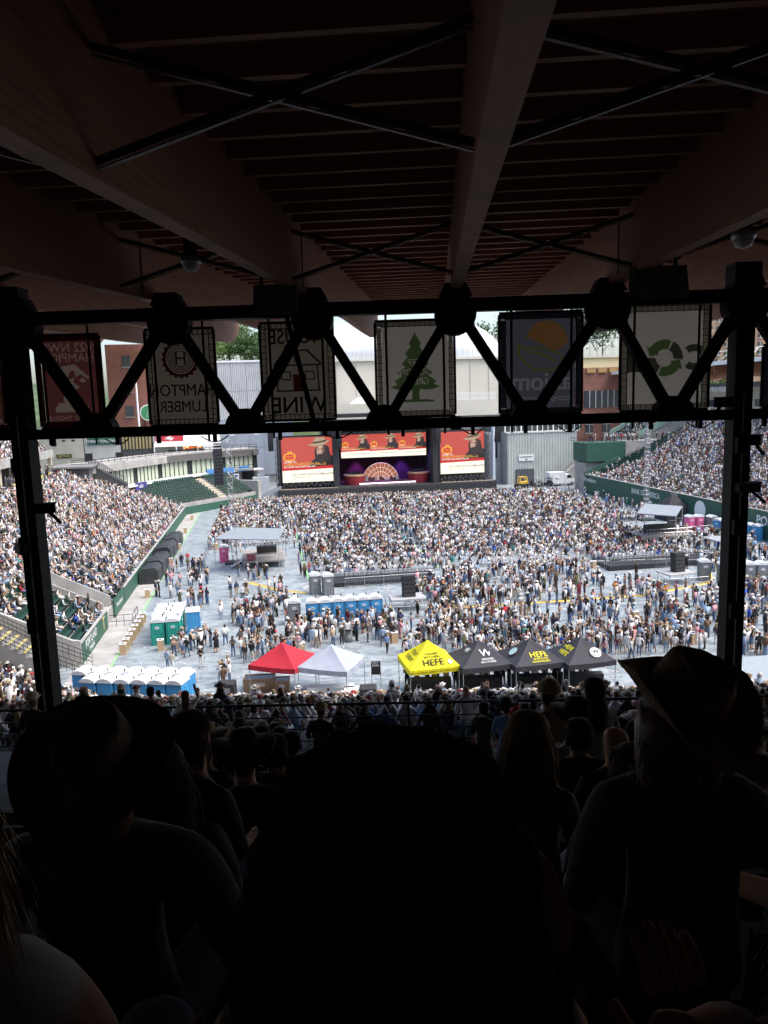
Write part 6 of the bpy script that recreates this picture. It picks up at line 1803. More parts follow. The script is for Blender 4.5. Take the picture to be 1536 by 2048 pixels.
# low black dais of the right seat block
ds = thing('viewing_platform', 'low black viewing platform with rail at the right seat block', 'platform', (46, 82.5, 0))
mm = MB(); mm.box((0, 0, .3), (14, 5, .5)); mm.build('deck', BLACK, ds)
mm = MB()
for z in (.9, 1.25, 1.6): mm.path([(-7, -2.5, z), (7, -2.5, z), (7, 2.5, z)], .025, 4)
for x in np.arange(-7, 7.1, .35): mm.tube((x, -2.5, .55), (x, -2.5, 1.6), .014, 4)
mm.build('railing', STEEL, ds)
ds2 = thing('viewing_platform', 'black viewing platform with ramp behind the grey toilets', 'platform', (12.8, 82.8, 0))
mm = MB(); mm.box((0, 0, .25), (11.5, 3.4, .4)); mm.build('deck', BLACK, ds2)
mm = MB(); mm.prism([(-5.8, 0), (-5.8, .45), (-9.2, 0)], (-1.6, 0), 'y'); mm.build('ramp', mat('grey ply deck', (.34, .34, .34), .8), ds2)
mm = MB()
for z in (.8, 1.1, 1.45): mm.path([(-5.75, -1.7, z), (5.75, -1.7, z)], .025, 4)
for x in np.arange(-5.75, 5.8, .3): mm.tube((x, -1.7, .45), (x, -1.7, 1.45), .014, 4)
mm.build('railing', STEEL, ds2)
# grey shelter boxes on the right (behind the column)
sh = thing('flat_shelter', 'white flat roofed shelter behind the right column', 'shelter', (56.5, 84, 0))
mm = MB(); mm.box((0, 0, 2.2), (5, 3, .14)); mm.build('roof', mat('pale shelter roof', (.28, .3, .31), .6), sh)
for x in (-2.4, 2.4):
    for y in (-1.4, 1.4):
        mm = MB(); mm.tube((x, y, 0), (x, y, 2.15), .05, 5); mm.build('post', GALV, sh)
# long white marquee at the right front
lm_ = thing('long_marquee', 'long white flat marquee at the right front behind the straw hat', 'tent')
q = [G(1365, 1325, 3.0), G(1560, 1308, 3.0), G(1560, 1362, 3.0), G(1345, 1376, 3.0)]
mm = MB(); mm.add([p for p in q] + [p + Vector((0, 0, -.15)) for p in q], [(0, 1, 2, 3), (4, 7, 6, 5), (3, 2, 6, 7), (0, 3, 7, 4), (1, 0, 4, 5), (2, 1, 5, 6)]); mm.build('roof', mat('bluish white roof', (.28, .32, .34), .5, 0, .05, .6), lm_)
for i in range(4):
    a_, b_ = q[3].lerp(q[2], i / 4), q[3].lerp(q[2], (i + 1) / 4)
    mm = MB(); mm.bar(a_ + Vector((0, 0, -1.6)), b_ + Vector((0, 0, -1.6)), .04, 2.4); mm.build('side_panel', mat('smoked panel', (.2, .22, .21), .3), lm_)
    mm = MB(); mm.tube(a_ + Vector((0, 0, -3)), a_ + Vector((0, 0, 0)), .06, 6); mm.build('post', STEEL, lm_)
lw = thing('trailer_roof', 'low pale trailer roof right of the beer canopies', 'trailer')
q = [G(1128, 1377, 2.2), G(1245, 1366, 2.2), G(1262, 1396, 2.2), G(1140, 1398, 2.2)]
mm = MB(); mm.add([p for p in q] + [Vector((p.x, p.y, .4)) for p in q], [(0, 1, 2, 3), (3, 2, 6, 7), (0, 3, 7, 4), (1, 0, 4, 5), (2, 1, 5, 6)]); mm.build('body', mat('pale trailer skin', (.3, .31, .3), .6), lw)
# umbrella by the near wall
um = thing('parasol', 'cream parasol among the heads below the beer canopies', 'umbrella', G(997, 1412, 2.0))
mm = MB(); n = 10
mm.add([(0, 0, .55)] + [(1.25 * math.cos(2 * math.pi * i / n), 1.25 * math.sin(2 * math.pi * i / n), 0) for i in range(n)], [(0, i + 1, (i + 1) % n + 1) for i in range(n)]); mm.build('canopy', mat('cream cloth', (.6, .6, .52), .8, trans=.2), um)
mm = MB(); mm.tube((0, 0, -2), (0, 0, .5), .03, 6); mm.build('pole', GALV, um)
# vehicles by the service hall
def wheel(root, x, y, r=.4):
    mm = MB(); mm.tube((x, y - .12, r), (x, y + .12, r), r, 12); w = mm.build('wheel', mat('tyre', (.02, .02, .02), .8), root)
    mm = MB(); mm.tube((x, y - .14, r), (x, y + .14, r), r * .55, 10); mm.build('rim', GALV, w)
vt = thing('box_truck', 'white box truck parked beside the sage service hall', 'truck', (68.6, 165.2, 0), math.pi)
mm = MB(); mm.prism([(-2.6, .5), (-2.6, 1.6), (-1.9, 1.8), (-1.3, 2.6), (-.2, 2.6), (-.2, .5)], (-1.05, 1.05), 'y'); mm.build('cab', WHITE, vt)
mm = MB(); mm.box((1.8, 0, 1.9), (3.8, 2.2, 2.6)); mm.build('box', WHITE, vt)
mm = MB(); mm.prism([(-1.85, 1.8), (-1.32, 2.5), (-.6, 2.5), (-.6, 1.75)], (-1.07, 1.07), 'y'); mm.build('side_window', mat('dark car glass', (.02, .025, .03), .1), vt)
for x in (-1.8, 2.6):
    for y in (-.95, .95): wheel(vt, x, y, .45)
yt = thing('telehandler', 'yellow telehandler parked by the roller door', 'forklift', (57.5, 161.5, 0))
mm = MB(); mm.box((0, 0, .9), (3.4, 1.6, .7)); mm.build('chassis', BLACK, yt)
mm = MB()
for a_, b_ in (((-1, -.7, 1.2), (-.8, -.7, 2.8)), ((1, -.7, 1.2), (.7, -.7, 2.8)), ((-.8, -.7, 2.8), (.7, -.7, 2.8)), ((-1, .7, 1.2), (-.8, .7, 2.8)), ((1, .7, 1.2), (.7, .7, 2.8)), ((-.8, .7, 2.8), (.7, .7, 2.8)), ((-.8, -.7, 2.8), (-.8, .7, 2.8)), ((.7, -.7, 2.8), (.7, .7, 2.8))): mm.bar(a_, b_, .16)
mm.build('cab_frame', YELLOWP, yt)
mm = MB(); mm.box((.2, 0, 1.5), (1.8, 1.2, .5)); mm.build('engine_cover', YELLOWP, yt)
for x in (-1.2, 1.2):
    for y in (-.85, .85): wheel(yt, x, y, .55)
for k in range(4):
    g = thing('utility_cart', '%s utility cart parked in the yard right of the stage, %s from the left' % (('black', 'grey', 'black', 'white')[k], ORD[k]), 'cart', (60 + 2.3 * k, 164 + .7 * (k % 2), 0), .3 * k, 'utility carts in the yard')
    mc = (BLACK, GALV, BLACK, WHITE)[k]
    mm = MB(); mm.box((0, 0, .7), (2.2, 1.2, .5)); mm.box((.5, 0, 1.1), (.5, 1.1, .5)); mm.build('body', mc, g)
    mm = MB(); mm.box((0, 0, 2.0), (1.7, 1.2, .07)); mm.build('roof', mc, g)
    for x in (-.75, .75):
        for y in (-.5, .5):
            mm = MB(); mm.tube((x, y, .9), (x, y, 2.0), .04, 5); mm.build('post', STEEL, g)
            wheel(g, x, y, .28)
# handwash stations on the floor
for px, py, lab in ((697, 1283, 'grey handwash station before the blue toilets, nearer one'), (484, 1229, 'grey handwash station left among the walkers, nearer one'), (487, 1205, 'grey handwash station left among the walkers, middle one'), (492, 1186, 'grey handwash station left among the walkers, farther one')):
    q = G(px, py); r_ = thing('handwash_station', lab, 'wash stand', q, .2, 'handwash stations')
    mm = MB(); mm.lathe([(.36, 0), (.36, .55), (.25, .7), (.28, .95), (.42, 1.0)], 12); mm.build('tank', mat('grey plastic', (.36, .38, .38), .6), r_, True)
    mm = MB(); mm.lathe([(.42, 1.0), (.44, 1.05), (.3, 1.0)], 12); mm.build('basin', mat('grey plastic', (.36, .38, .38), .6), r_)
    mm = MB(); mm.box((0, .1, 1.3), (.35, .25, .5)); mm.build('dispenser', mat('pale plastic', (.55, .57, .57), .6), r_)
# cups and scraps trodden about the floor: too many and too small to count
lit = []
rl5 = random.Random(91)
for _ in range(900):
    x, y = rl5.uniform(-11, 60), 48 + 36 * rl5.random() ** 1.3
    lit.append((x, y, .01, rl5.uniform(0, 6.28)))
lb = MB(); lb.box((0, 0, .02), (.16, .08, .04)); lb.box((.1, .06, .015), (.08, .12, .02))
tag(joined('litter', np.array(lb.v), lb.f, lit[:520], mat('paper scraps', (.6, .58, .54), .8)), 'paper cups and scraps scattered over the floor', 'litter', kind='stuff')
# ================================================================ PEOPLE: figures grown from skeletons
CROWD = attr_mat('cloth skin and hair')
Z = dict(face=0, hair=1, torso=2, uarm=3, farm=4, hand=5, thigh=6, calf=7, foot=8, hat=9, band=10)
def grow(J, E_, sub=0, dec=None):
    """Skin + subdivision over joints J {name: (x, y, z, r or (rx, ry))}, edges (a, b, zone). Returns verts, tris, zones."""
    names = list(J)
    bm = bmesh.new()
    lay = bm.verts.layers.skin.verify()
    vs_ = {}
    for i, n in enumerate(names):
        j = J[n]
        v = bm.verts.new(j[:3])
        r_ = j[3]
        v[lay].radius = r_ if isinstance(r_, tuple) else (r_, r_)
        v[lay].use_root = (i == 0)
        vs_[n] = v
    for a, b, z in E_:
        bm.edges.new((vs_[a], vs_[b]))
    me = bpy.data.meshes.new('grow'); bm.to_mesh(me); bm.free()
    o = bpy.data.objects.new('grow', me)
    sk = o.modifiers.new('skin', 'SKIN'); sk.use_smooth_shade = True; sk.branch_smoothing = .3
    if sub:
        s_ = o.modifiers.new('sub', 'SUBSURF'); s_.levels = sub; s_.render_levels = sub
    if dec:
        d_ = o.modifiers.new('dec', 'DECIMATE'); d_.ratio = dec
    ev = on_bench(o); m2 = ev.to_mesh(); m2.calc_loop_triangles()
    V = np.empty(len(m2.vertices) * 3, np.float32); m2.vertices.foreach_get('co', V); V = V.reshape(-1, 3)
    T = np.empty(len(m2.loop_triangles) * 3, np.int32); m2.loop_triangles.foreach_get('vertices', T); T = T.reshape(-1, 3)
    ev.to_mesh_clear()
    bpy.data.objects.remove(o); bpy.data.meshes.remove(me)
    # nearest bone decides the zone
    best = np.full(len(V), 1e9); zone = np.zeros(len(V), np.int32)
    for a, b, z in E_:
        A, B_ = np.array(J[a][:3]), np.array(J[b][:3]); d_ = B_ - A; L2 = max(d_ @ d_, 1e-9)
        t_ = np.clip(((V - A) @ d_) / L2, 0, 1); dist = np.linalg.norm(V - A - t_[:, None] * d_, axis=1)
        ra = np.mean(J[a][3]); rb = np.mean(J[b][3])
        dist = dist - (ra + (rb - ra) * t_) * .7
        k = dist < best; best[k] = dist[k]; zone[k] = z
    return V, T, zone

def figure(pose, seed=0):
    """Joint table for a pose of a 1.72 m person facing +y, standing on z = 0 (or seated on a 0.45 m seat)."""
    r_ = random.Random(seed)
    J = {}
    if pose.startswith('sit'):
        pz, lean = .50, r_.uniform(-.06, .10)
        J['pelvis'] = (0, -.02, pz, (.155, .12)); J['waist'] = (0, -.03 + lean * .3, pz + .17, (.135, .105)); J['chest'] = (0, -.02 + lean * .7, pz + .38, (.175, .115))
        nz = pz + .53; ny = .0 + lean
        legs = [(-1, .44, .50, .42, .09), (1, .44, .50, .42, .09)]
        for s_, ky, kz, ay, az in legs:
            n = 'L' if s_ < 0 else 'R'
            J['hip' + n] = (s_ * .09, .03, pz - .02, .088); J['knee' + n] = (s_ * .13, ky, kz - .02, .062); J['ankle' + n] = (s_ * .13, ay, az, .045); J['toe' + n] = (s_ * .14, ay + .14, .045, .038)
        base = pz - .95
    else:
        J['pelvis'] = (0, 0, .93, (.15, .115)); J['waist'] = (0, .0, 1.09, (.13, .10)); J['chest'] = (0, -.01, 1.30, (.172, .112))
        nz, ny = 1.455, .0
        st_ = .16 if 'walk' in pose else .0
        for s_ in (-1, 1):
            n = 'L' if s_ < 0 else 'R'; d_ = s_ * st_
            J['hip' + n] = (s_ * .09, 0, .86, .092); J['knee' + n] = (s_ * .10, d_ * .8 + .015, .47, .064); J['ankle' + n] = (s_ * (.10 + r_.uniform(0, .04)), d_ * 1.2 - .02, .08, .045); J['toe' + n] = (s_ * .13, d_ * 1.2 + .13, .045, .04)
        base = 0.0
    J['neck'] = (0, ny, nz, .062); J['jaw'] = (0, ny + .03, nz + .09, .068); J['head'] = (0, ny + .02, nz + .17, (.088, .10)); J['crown'] = (0, ny, nz + .215, .055)
    sh = nz - .065
    for s_ in (-1, 1):
        n = 'L' if s_ < 0 else 'R'
        J['sho' + n] = (s_ * .175, ny - .01, sh, .068)
        if pose in ('stand', 'walk'): e, w, h = (s_ * .235, -.03, sh - .28), (s_ * .23, .06, sh - .52), (s_ * .22, .09, sh - .62)
        elif pose == 'cross': e, w, h = (s_ * .25, .0, sh - .27), (s_ * .05, .20, sh - .24), (-s_ * .06, .20, sh - .22)
        elif pose == 'phone': e, w, h = (s_ * .22, .05, sh - .27), (s_ * .10, .27, sh - .18), (s_ * .05, .32, sh - .12)
        elif pose == 'hip': e, w, h = ((s_ * .34, -.06, sh - .25), (s_ * .2, .02, sh - .44), (s_ * .15, .06, sh - .45)) if s_ > 0 else ((s_ * .235, -.03, sh - .28), (s_ * .23, .06, sh - .52), (s_ * .22, .09, sh - .62))
        elif pose == 'raise': e, w, h = ((s_ * .3, .08, sh + .12), (s_ * .22, .14, sh + .36), (s_ * .2, .16, sh + .45)) if s_ > 0 else ((s_ * .22, .05, sh - .27), (s_ * .10, .24, sh - .2), (s_ * .06, .3, sh - .18))
        elif pose == 'sit_phone': e, w, h = (s_ * .22, .06, sh - .26), (s_ * .08, .28, sh - .16), (s_ * .04, .33, sh - .1)
        elif pose == 'sit_wide': e, w, h = (s_ * .27, .04, sh - .25), (s_ * .2, .26, sh - .36), (s_ * .16, .34, sh - .38)
        else: e, w, h = (s_ * .235, .02, sh - .27), (s_ * .14, .24, sh - .34), (s_ * .10, .31, sh - .36)
        J['elb' + n] = (e[0], e[1] + ny, e[2], .046); J['wri' + n] = (w[0], w[1] + ny, w[2], .034); J['hand' + n] = (h[0], h[1] + ny, h[2], .036)
    E_ = [('pelvis', 'waist', 2), ('waist', 'chest', 2), ('chest', 'neck', 2), ('neck', 'jaw', 0), ('jaw', 'head', 0), ('head', 'crown', 0)]
    for n in 'LR':
        E_ += [('chest', 'sho' + n, 2), ('sho' + n, 'elb' + n, 3), ('elb' + n, 'wri' + n, 4), ('wri' + n, 'hand' + n, 5), ('pelvis', 'hip' + n, 6), ('hip' + n, 'knee' + n, 6), ('knee' + n, 'ankle' + n, 7), ('ankle' + n, 'toe' + n, 8)]
    return J, E_, Vector((0, ny + .01, nz + .175))

def head_gear(kind, hc, detail=10):
    """Hat or hair as its own small mesh round the head centre."""
    mm = MB(); zones = []
    n = detail
    x0, y0, z0 = hc
    if kind == 'hat':         # cowboy hat: brim rolled up at the sides, pinched crown
        V, F = [], []
        rings = [(.095, .055), (.20, .05), (.19, .062), (.098, .075), (.088, .15), (.05, .175)] if n > 6 else [(.20, .055), (.10, .065), (.086, .15), (.04, .172)]
        low = n <= 6
        for k, (r_, z) in enumerate(rings):
            for i in range(n):
                a = 2 * math.pi * i / n
                x, y = r_ * math.cos(a), r_ * math.sin(a) * 1.18
                zz = z + (.075 * abs(math.cos(a)) ** 2.2 - .02 if k in ((0,) if low else (1, 2)) else 0)
                if k == 5: zz += .02 * abs(math.cos(a)) - .012
                V.append((x0 + x, y0 + y, z0 + zz)); zones.append(10 if k == (1 if low else 3) else 9)
        for k in range(len(rings) - 1):
            F += [(k * n + i, k * n + (i + 1) % n, (k + 1) * n + (i + 1) % n, (k + 1) * n + i) for i in range(n)]
        F.append(tuple(range((len(rings) - 1) * n, len(rings) * n)))
        return V, F, zones
    if kind == 'cap':
        V, F = [], []
        rings = [(.112, .03), (.108, .09), (.07, .135), (.02, .148)] if n > 6 else [(.112, .03), (.10, .10), (.03, .148)]
        for k, (r_, z) in enumerate(rings):
            for i in range(n):
                a = 2 * math.pi * i / n
                V.append((x0 + r_ * math.cos(a), y0 + r_ * math.sin(a) * 1.08, z0 + z)); zones.append(9)
        for k in range(len(rings) - 1):
            F += [(k * n + i, k * n + (i + 1) % n, (k + 1) * n + (i + 1) % n, (k + 1) * n + i) for i in range(n)]
        o = len(V)
        V += [(x0 - .08, y0 + .08, z0 + .04), (x0 + .08, y0 + .08, z0 + .04), (x0 + .07, y0 + .2, z0 + .025), (x0 - .07, y0 + .2, z0 + .025)]; zones += [9] * 4
        F.append((o, o + 1, o + 2, o + 3))
        return V, F, zones
    V, F = [], []
    long_ = kind == 'long'
    rings = [(.03, .112), (.07, .096), (.094, .055), (.099, .0), (.090, -.06)] + ([(.083, -.14), (.095, -.24), (.08, -.32), (.02, -.37)] if long_ else [(.062, -.105)])
    if n <= 6: rings = [(.06, .105), (.10, .03), (.09, -.07)] + ([(.09, -.22), (.03, -.35)] if long_ else [])
    for k, (r_, z) in enumerate(rings):
        for i in range(n):
            a = 2 * math.pi * i / n
            x, y = r_ * math.cos(a), r_ * math.sin(a)
            if z < .04 and y > .01: y = -.02 + .02 * math.cos(a * 3); x *= .98      # face stays open
            if z < -.12: y = min(y, -.01) * .6 - .06; x *= 1 + .12 * math.sin(k * 1.7 + i)
            V.append((x0 + x, y0 + y - .008, z0 + z)); zones.append(1)
    for k in range(len(rings) - 1):
        F += [(k * n + i, k * n + (i + 1) % n, (k + 1) * n + (i + 1) % n, (k + 1) * n + i) for i in range(n)]
    F.append(tuple(range(n))[::-1])
    return V, F, zones

def tri(F):
    out = []
    for f in F:
        out += [(f[0], f[i], f[i + 1]) for i in range(1, len(f) - 1)]
    return np.array(out, np.int32)

class Proto: pass
def make_proto(pose, gear, seed, sub=0, dec=None, detail=8, locks=0):
    J, E_, hc = figure(pose, seed)
    V, T, z_ = grow(J, E_, sub, dec)
    hd = z_ == 0
    back = (V[:, 1] < hc[1] + .02) & (V[:, 2] > hc[2] - .10) | (V[:, 2] > hc[2] + .055)
    z_ = z_.copy(); z_[hd & back] = 1
    p = Proto(); p.V, p.T, p.z, p.hc = V, T, z_, hc
    p.gear = gear
    g_ = None
    if gear != 'bald':
        gv, gf, gz = head_gear(gear, hc, detail)
        p.gV, p.gT, p.gz = np.array(gv, np.float32), tri(gf), np.array(gz, np.int32)
    else:
        p.gV, p.gT, p.gz = np.zeros((0, 3), np.float32), np.zeros((0, 3), np.int32), np.zeros(0, np.int32)
    p.gf = np.ones(len(p.gV), np.float32)
    if locks and gear in ('short', 'long'):        # loose locks over the hair
        r_ = np.random.default_rng(seed); V2, T2, f2 = [], [], []; o = len(p.gV); S_ = 6
        for _ in range(locks):
            a = r_.uniform(0, 2 * math.pi); zt = r_.uniform(-.04, .10); rr_ = .098 * math.sqrt(max(.05, 1 - (max(zt, 0) / .115) ** 2))
            if math.sin(a) > .25 and zt < .06: continue
            q = np.array([hc[0] + rr_ * math.cos(a), hc[1] - .008 + rr_ * math.sin(a), hc[2] + zt]); L = r_.uniform(.2, .4) if gear == 'long' else r_.uniform(.05, .1)
            d = np.array([math.cos(a) * (.5 if zt > .05 else .12), math.sin(a) * (.5 if zt > .05 else .12), -.8]); sd_ = np.array([-math.sin(a), math.cos(a), 0]); fk = r_.uniform(.55, 1.7)
            for k in range(S_ + 1):
                w = .011 * (1 - .75 * k / S_); V2 += [q - sd_ * w, q + sd_ * w]; f2 += [fk, fk]
                d = d / np.linalg.norm(d) + np.array([0, 0, -.5]) + r_.normal(0, .13, 3); q = q + d / np.linalg.norm(d) * L / S_
                rad = q - np.array([hc[0], hc[1] - .01, 0]); rad[2] = 0; n_ = np.linalg.norm(rad); lim = .088
                if n_ < lim and q[2] > hc[2] - .3: q = q + rad / (n_ + 1e-6) * (lim - n_)
            for k in range(S_): b_ = o + len(V2) - 2 * (S_ + 1) + 2 * k; T2 += [(b_, b_ + 1, b_ + 3), (b_, b_ + 3, b_ + 2)]
        p.gV = np.concatenate([p.gV, np.array(V2, np.float32)]); p.gT = np.concatenate([p.gT, np.array(T2, np.int32)]); p.gz = np.concatenate([p.gz, np.ones(len(V2), np.int32)]); p.gf = np.concatenate([p.gf, np.array(f2, np.float32)])
    p.aV = np.concatenate([p.V, p.gV]); p.aT = np.concatenate([p.T, p.gT + len(p.V)]) if len(p.gT) else p.T; p.az = np.concatenate([p.z, p.gz])
    return p

SHIRTS = [('white', (.78, .77, .76), 46), ('black', (.018, .018, .02), 34), ('charcoal', (.06, .06, .065), 10), ('navy', (.03, .045, .10), 7), ('denim blue', (.12, .20, .34), 8), ('pale blue', (.42, .54, .68), 12), ('cream', (.60, .54, .45), 5), ('tan', (.42, .32, .23), 3), ('brown', (.14, .08, .05), 2), ('red', (.45, .03, .035), 1.3), ('pink', (.66, .34, .37), 5), ('olive', (.12, .13, .06), 3), ('teal', (.07, .30, .28), 1.5), ('grey', (.28, .28, .29), 7), ('burgundy', (.16, .03, .04), 3), ('royal blue', (.03, .09, .42), 1.1), ('orange', (.6, .2, .04), .8)]
PANTS = [('blue jeans', (.07, .12, .23), 9), ('black pants', (.018, .018, .02), 8), ('pale jeans', (.24, .33, .45), 5), ('white pants', (.68, .67, .65), 3), ('khaki pants', (.34, .27, .18), 4), ('denim shorts', (.12, .19, .32), 5), ('black shorts', (.02, .02, .022), 3), ('grey pants', (.2, .2, .2), 2), ('dress', None, 4)]
HAIRS = [('brown', (.055, .028, .015), 8), ('dark', (.012, .009, .008), 9), ('blonde', (.30, .215, .12), 5), ('grey', (.30, .29, .28), 4), ('auburn', (.13, .045, .02), 2), ('light brown', (.14, .08, .04), 6)]
SKINS = [(.52, .31, .22), (.58, .37, .27), (.46, .27, .18), (.30, .16, .10), (.62, .40, .31), (.14, .075, .045)]
HATS = [('white', (.78, .76, .72), 12), ('straw', (.52, .42, .28), 6), ('black', (.02, .02, .02), 4), ('brown', (.15, .08, .045), 4), ('tan', (.4, .28, .17), 3), ('red', (.45, .03, .04), .7)]
def pick(r_, tab):
    t_ = r_.random() * sum(x[2] for x in tab)
    for x in tab:
        t_ -= x[2]
        if t_ <= 0: return x
    return tab[-1]
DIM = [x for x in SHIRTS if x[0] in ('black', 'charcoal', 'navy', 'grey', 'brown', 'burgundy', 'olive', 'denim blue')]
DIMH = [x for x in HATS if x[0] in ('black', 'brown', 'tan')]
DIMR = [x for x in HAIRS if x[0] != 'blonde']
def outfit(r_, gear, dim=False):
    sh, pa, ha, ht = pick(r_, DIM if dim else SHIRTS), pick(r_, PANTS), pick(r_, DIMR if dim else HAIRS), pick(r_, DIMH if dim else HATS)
    sk = r_.choices(SKINS, (6, 6, 5, 2, 5, 1))[0]
    long_sl = r_.random() < .3
    jit = lambda c: (lambda k: tuple(max(0, min(1, x * k * r_.uniform(.96, 1.04))) for x in c))(r_.uniform(.75, 1.12))
    shc = jit(sh[1]); pc = shc if pa[0] == 'dress' else jit(pa[1])
    bare = pa[0] in ('dress', 'denim shorts', 'black shorts')
    hc = jit(ha[1]) if gear != 'bald' else jit(sk)
    sleeveless = r_.random() < .22 and not long_sl
    boots = r_.random() < .35
    shoe = jit((.12, .07, .04)) if boots else r_.choice([(.6, .6, .6), (.03, .03, .03), (.25, .2, .15)])
    cols = [sk, hc, shc, sk if sleeveless else shc, shc if long_sl else sk, sk, pc, sk if bare else pc, shoe, jit(ht[1]), (.05, .03, .02)]
    return cols, sh[0], pa[0], ha[0], ht[0]
# ---------------------------------------------------------------- joined crowds
GEARS = ['short', 'long', 'hat', 'cap', 'bald']
GW = (30, 34, 24, 10, 4)
P_FAR, P_MID = {}, {}
for gi, g_ in enumerate(GEARS):
    P_FAR['sit', g_] = [make_proto(p_, g_, 3 * gi + k, 0, .155, 5) for k, p_ in enumerate(('sit', 'sit_phone', 'sit_wide'))]
    P_FAR['stand', g_] = [make_proto(p_, g_, 3 * gi + k, 0, .19, 5) for k, p_ in enumerate(('stand', 'phone', 'cross'))]
    P_MID['stand', g_] = [make_proto(p_, g_, 5 * gi + k, 0, None, 8) for k, p_ in enumerate(('stand', 'walk', 'phone', 'cross', 'hip', 'raise'))]
    P_MID['sit', g_] = [make_proto(p_, g_, 5 * gi + k, 0, None, 8) for k, p_ in enumerate(('sit', 'sit_phone', 'sit_wide'))]
def crowd_mesh(name, jobs):
    """jobs: (proto, x, y, z, rz, scale, colours)."""
    byp = {}
    for j in jobs: byp.setdefault(id(j[0]), []).append(j)
    AV, AT, AC, off = [], [], [], 0
    for js in byp.values():
        p = js[0][0]; N = len(js)
        A_ = np.array([[j[1], j[2], j[3], j[4], j[5]] for j in js], np.float32)
        c_, s_ = np.cos(A_[:, 3])[:, None], np.sin(A_[:, 3])[:, None]; k = A_[:, 4][:, None]
        V = p.aV[None]; x = (V[..., 0] * c_ - V[..., 1] * s_) * k + A_[:, 0:1]; y = (V[..., 0] * s_ + V[..., 1] * c_) * k + A_[:, 1:2]; z = V[..., 2] * k + A_[:, 2:3]
        AV.append(np.stack([x, y, z], -1).reshape(-1, 3))
        cols = np.array([j[6] for j in js], np.float32)            # N, 11, 3
        AC.append(cols[:, p.az].reshape(-1, 3))
        AT.append((p.aT[None] + (np.arange(N) * len(p.aV))[:, None, None] + off).reshape(-1, 3)); off += N * len(p.aV)
    return raw_mesh(name, np.concatenate(AV), np.concatenate(AT), np.concatenate(AC))
def raw_mesh(name, V, T, col, m_=None):
    me = bpy.data.meshes.new(name)
    me.vertices.add(len(V)); me.vertices.foreach_set('co', np.ascontiguousarray(V, np.float32).ravel())
    me.loops.add(len(T) * 3); me.loops.foreach_set('vertex_index', np.ascontiguousarray(T, np.int32).ravel())
    me.polygons.add(len(T)); me.polygons.foreach_set('loop_start', np.arange(len(T), dtype=np.int32) * 3)
    me.update(calc_edges=True)
    at = me.color_attributes.new('col', 'FLOAT_COLOR', 'POINT')
    c4 = np.ones((len(V), 4), np.float32); c4[:, :3] = col; at.data.foreach_set('color', c4.ravel())
    me.polygons.foreach_set('use_smooth', np.ones(len(T), bool))
    me.materials.append(m_ or CROWD)
    return me
def crowd(name, label, people, pool, posture, seed, mix=0.0):
    r_ = random.Random(seed); jobs = []
    for (x, y, z, rz) in people:
        if not -130 < pixel((x, y, z + 1))[0] < 1666: continue      # a little beyond the frame is enough
        g_ = r_.choices(GEARS, GW)[0]
        po = posture if r_.random() >= mix else ('stand' if posture == 'sit' else 'sit')
        jobs.append((r_.choice(pool[po, g_]), x, y, z, rz, r_.uniform(.92, 1.07), outfit(r_, g_)[0]))
    o = bpy.data.objects.new(name, crowd_mesh(name, jobs)); C.objects.link(o)
    return tag(o, label, 'crowd', kind='stuff')
crowd('crowd', 'dense seated crowd filling the left stand and its upper deck', left_people + deck_people, P_FAR, 'sit', 1, .03)
crowd('crowd', 'dense seated crowd filling the right stand', right_people, P_FAR, 'sit', 2, .04)
crowd('crowd', 'people standing along the stand concourses and far terrace rail', conc_people + walk_people, P_FAR, 'stand', 3)
# floor seats: four blocks with aisles, facing the stage
floor_people, floor_stand, chairs = [], [], []
rf_ = random.Random(21)
blocks = [(-8.5, 3.4, 108, 150), (5.6, 19.3, 85, 150), (21.4, 38.6, 86.5, 150), (40.4, 60.5, 84, 150)]
for (xa, xb, ya, yb) in blocks:
    y = ya
    while y < yb:
        x = xa + rf_.uniform(0, .2)
        while x < xb:
            skip = 117.0 < y < 118.6 or (52 < x and y < 92) or (x > 53 and 101 < y < 112) or (x < 3.4 and y < 109)
            if not skip:
                occ = .60 if y < ya + 5 else (.86 if y < 112 else .93)
                if rf_.random() < occ:
                    (floor_stand if rf_.random() < .17 else floor_people).append((x + rf_.uniform(-.07, .07), y + rf_.uniform(-.08, .08), 0.02, rf_.gauss(0, .25)))
                if y < ya + 9: chairs.append((x, y - .05, 0.01, rf_.gauss(0, .04)))
            x += .53
        y += .88
for _ in range(1500):
    floor_stand.append((rf_.uniform(-7, 62), rf_.uniform(150.3, 0) if False else 150.2 + rf_.random() ** 1.2 * 5.2, 0, rf_.gauss(0, .5)))
floor_stand = [p for p in floor_stand if p[1] < 157.6 - .0009 * (p[0] + 6) ** 2 - (p[0] + 6) * .055]
for _ in range(260):      # people in the aisles and along the right wall
    floor_stand.append(rf_.choice([(rf_.uniform(3.6, 5.4), rf_.uniform(84, 150)), (rf_.uniform(19.4, 21.3), rf_.uniform(86, 150)), (rf_.uniform(38.7, 40.3), rf_.uniform(84, 150)), (rf_.uniform(61, 66.5), rf_.uniform(113, 151))]) + (0, rf_.gauss(0, 1.5)))
crowd('crowd', 'huge crowd seated on chairs across the floor before the stage', floor_people, P_FAR, 'sit', 4)
crowd('crowd', 'people standing among the floor seats and packed at the stage barrier', floor_stand, P_FAR, 'stand', 5)
cm = MB(); cm.box((0, .04, .44), (.42, .40, .03)); cm.prism([(-.2, .5), (-.17, .5), (-.22, .84), (-.25, .84)], (-.2, .2), 'x')
for sx_ in (-.19, .19): cm.bar((sx_, .2, 0), (sx_, -.1, .46), .03); cm.bar((sx_, -.2, 0), (sx_, .1, .46), .03); cm.bar((sx_, -.1, .44), (sx_, -.22, .84), .03)
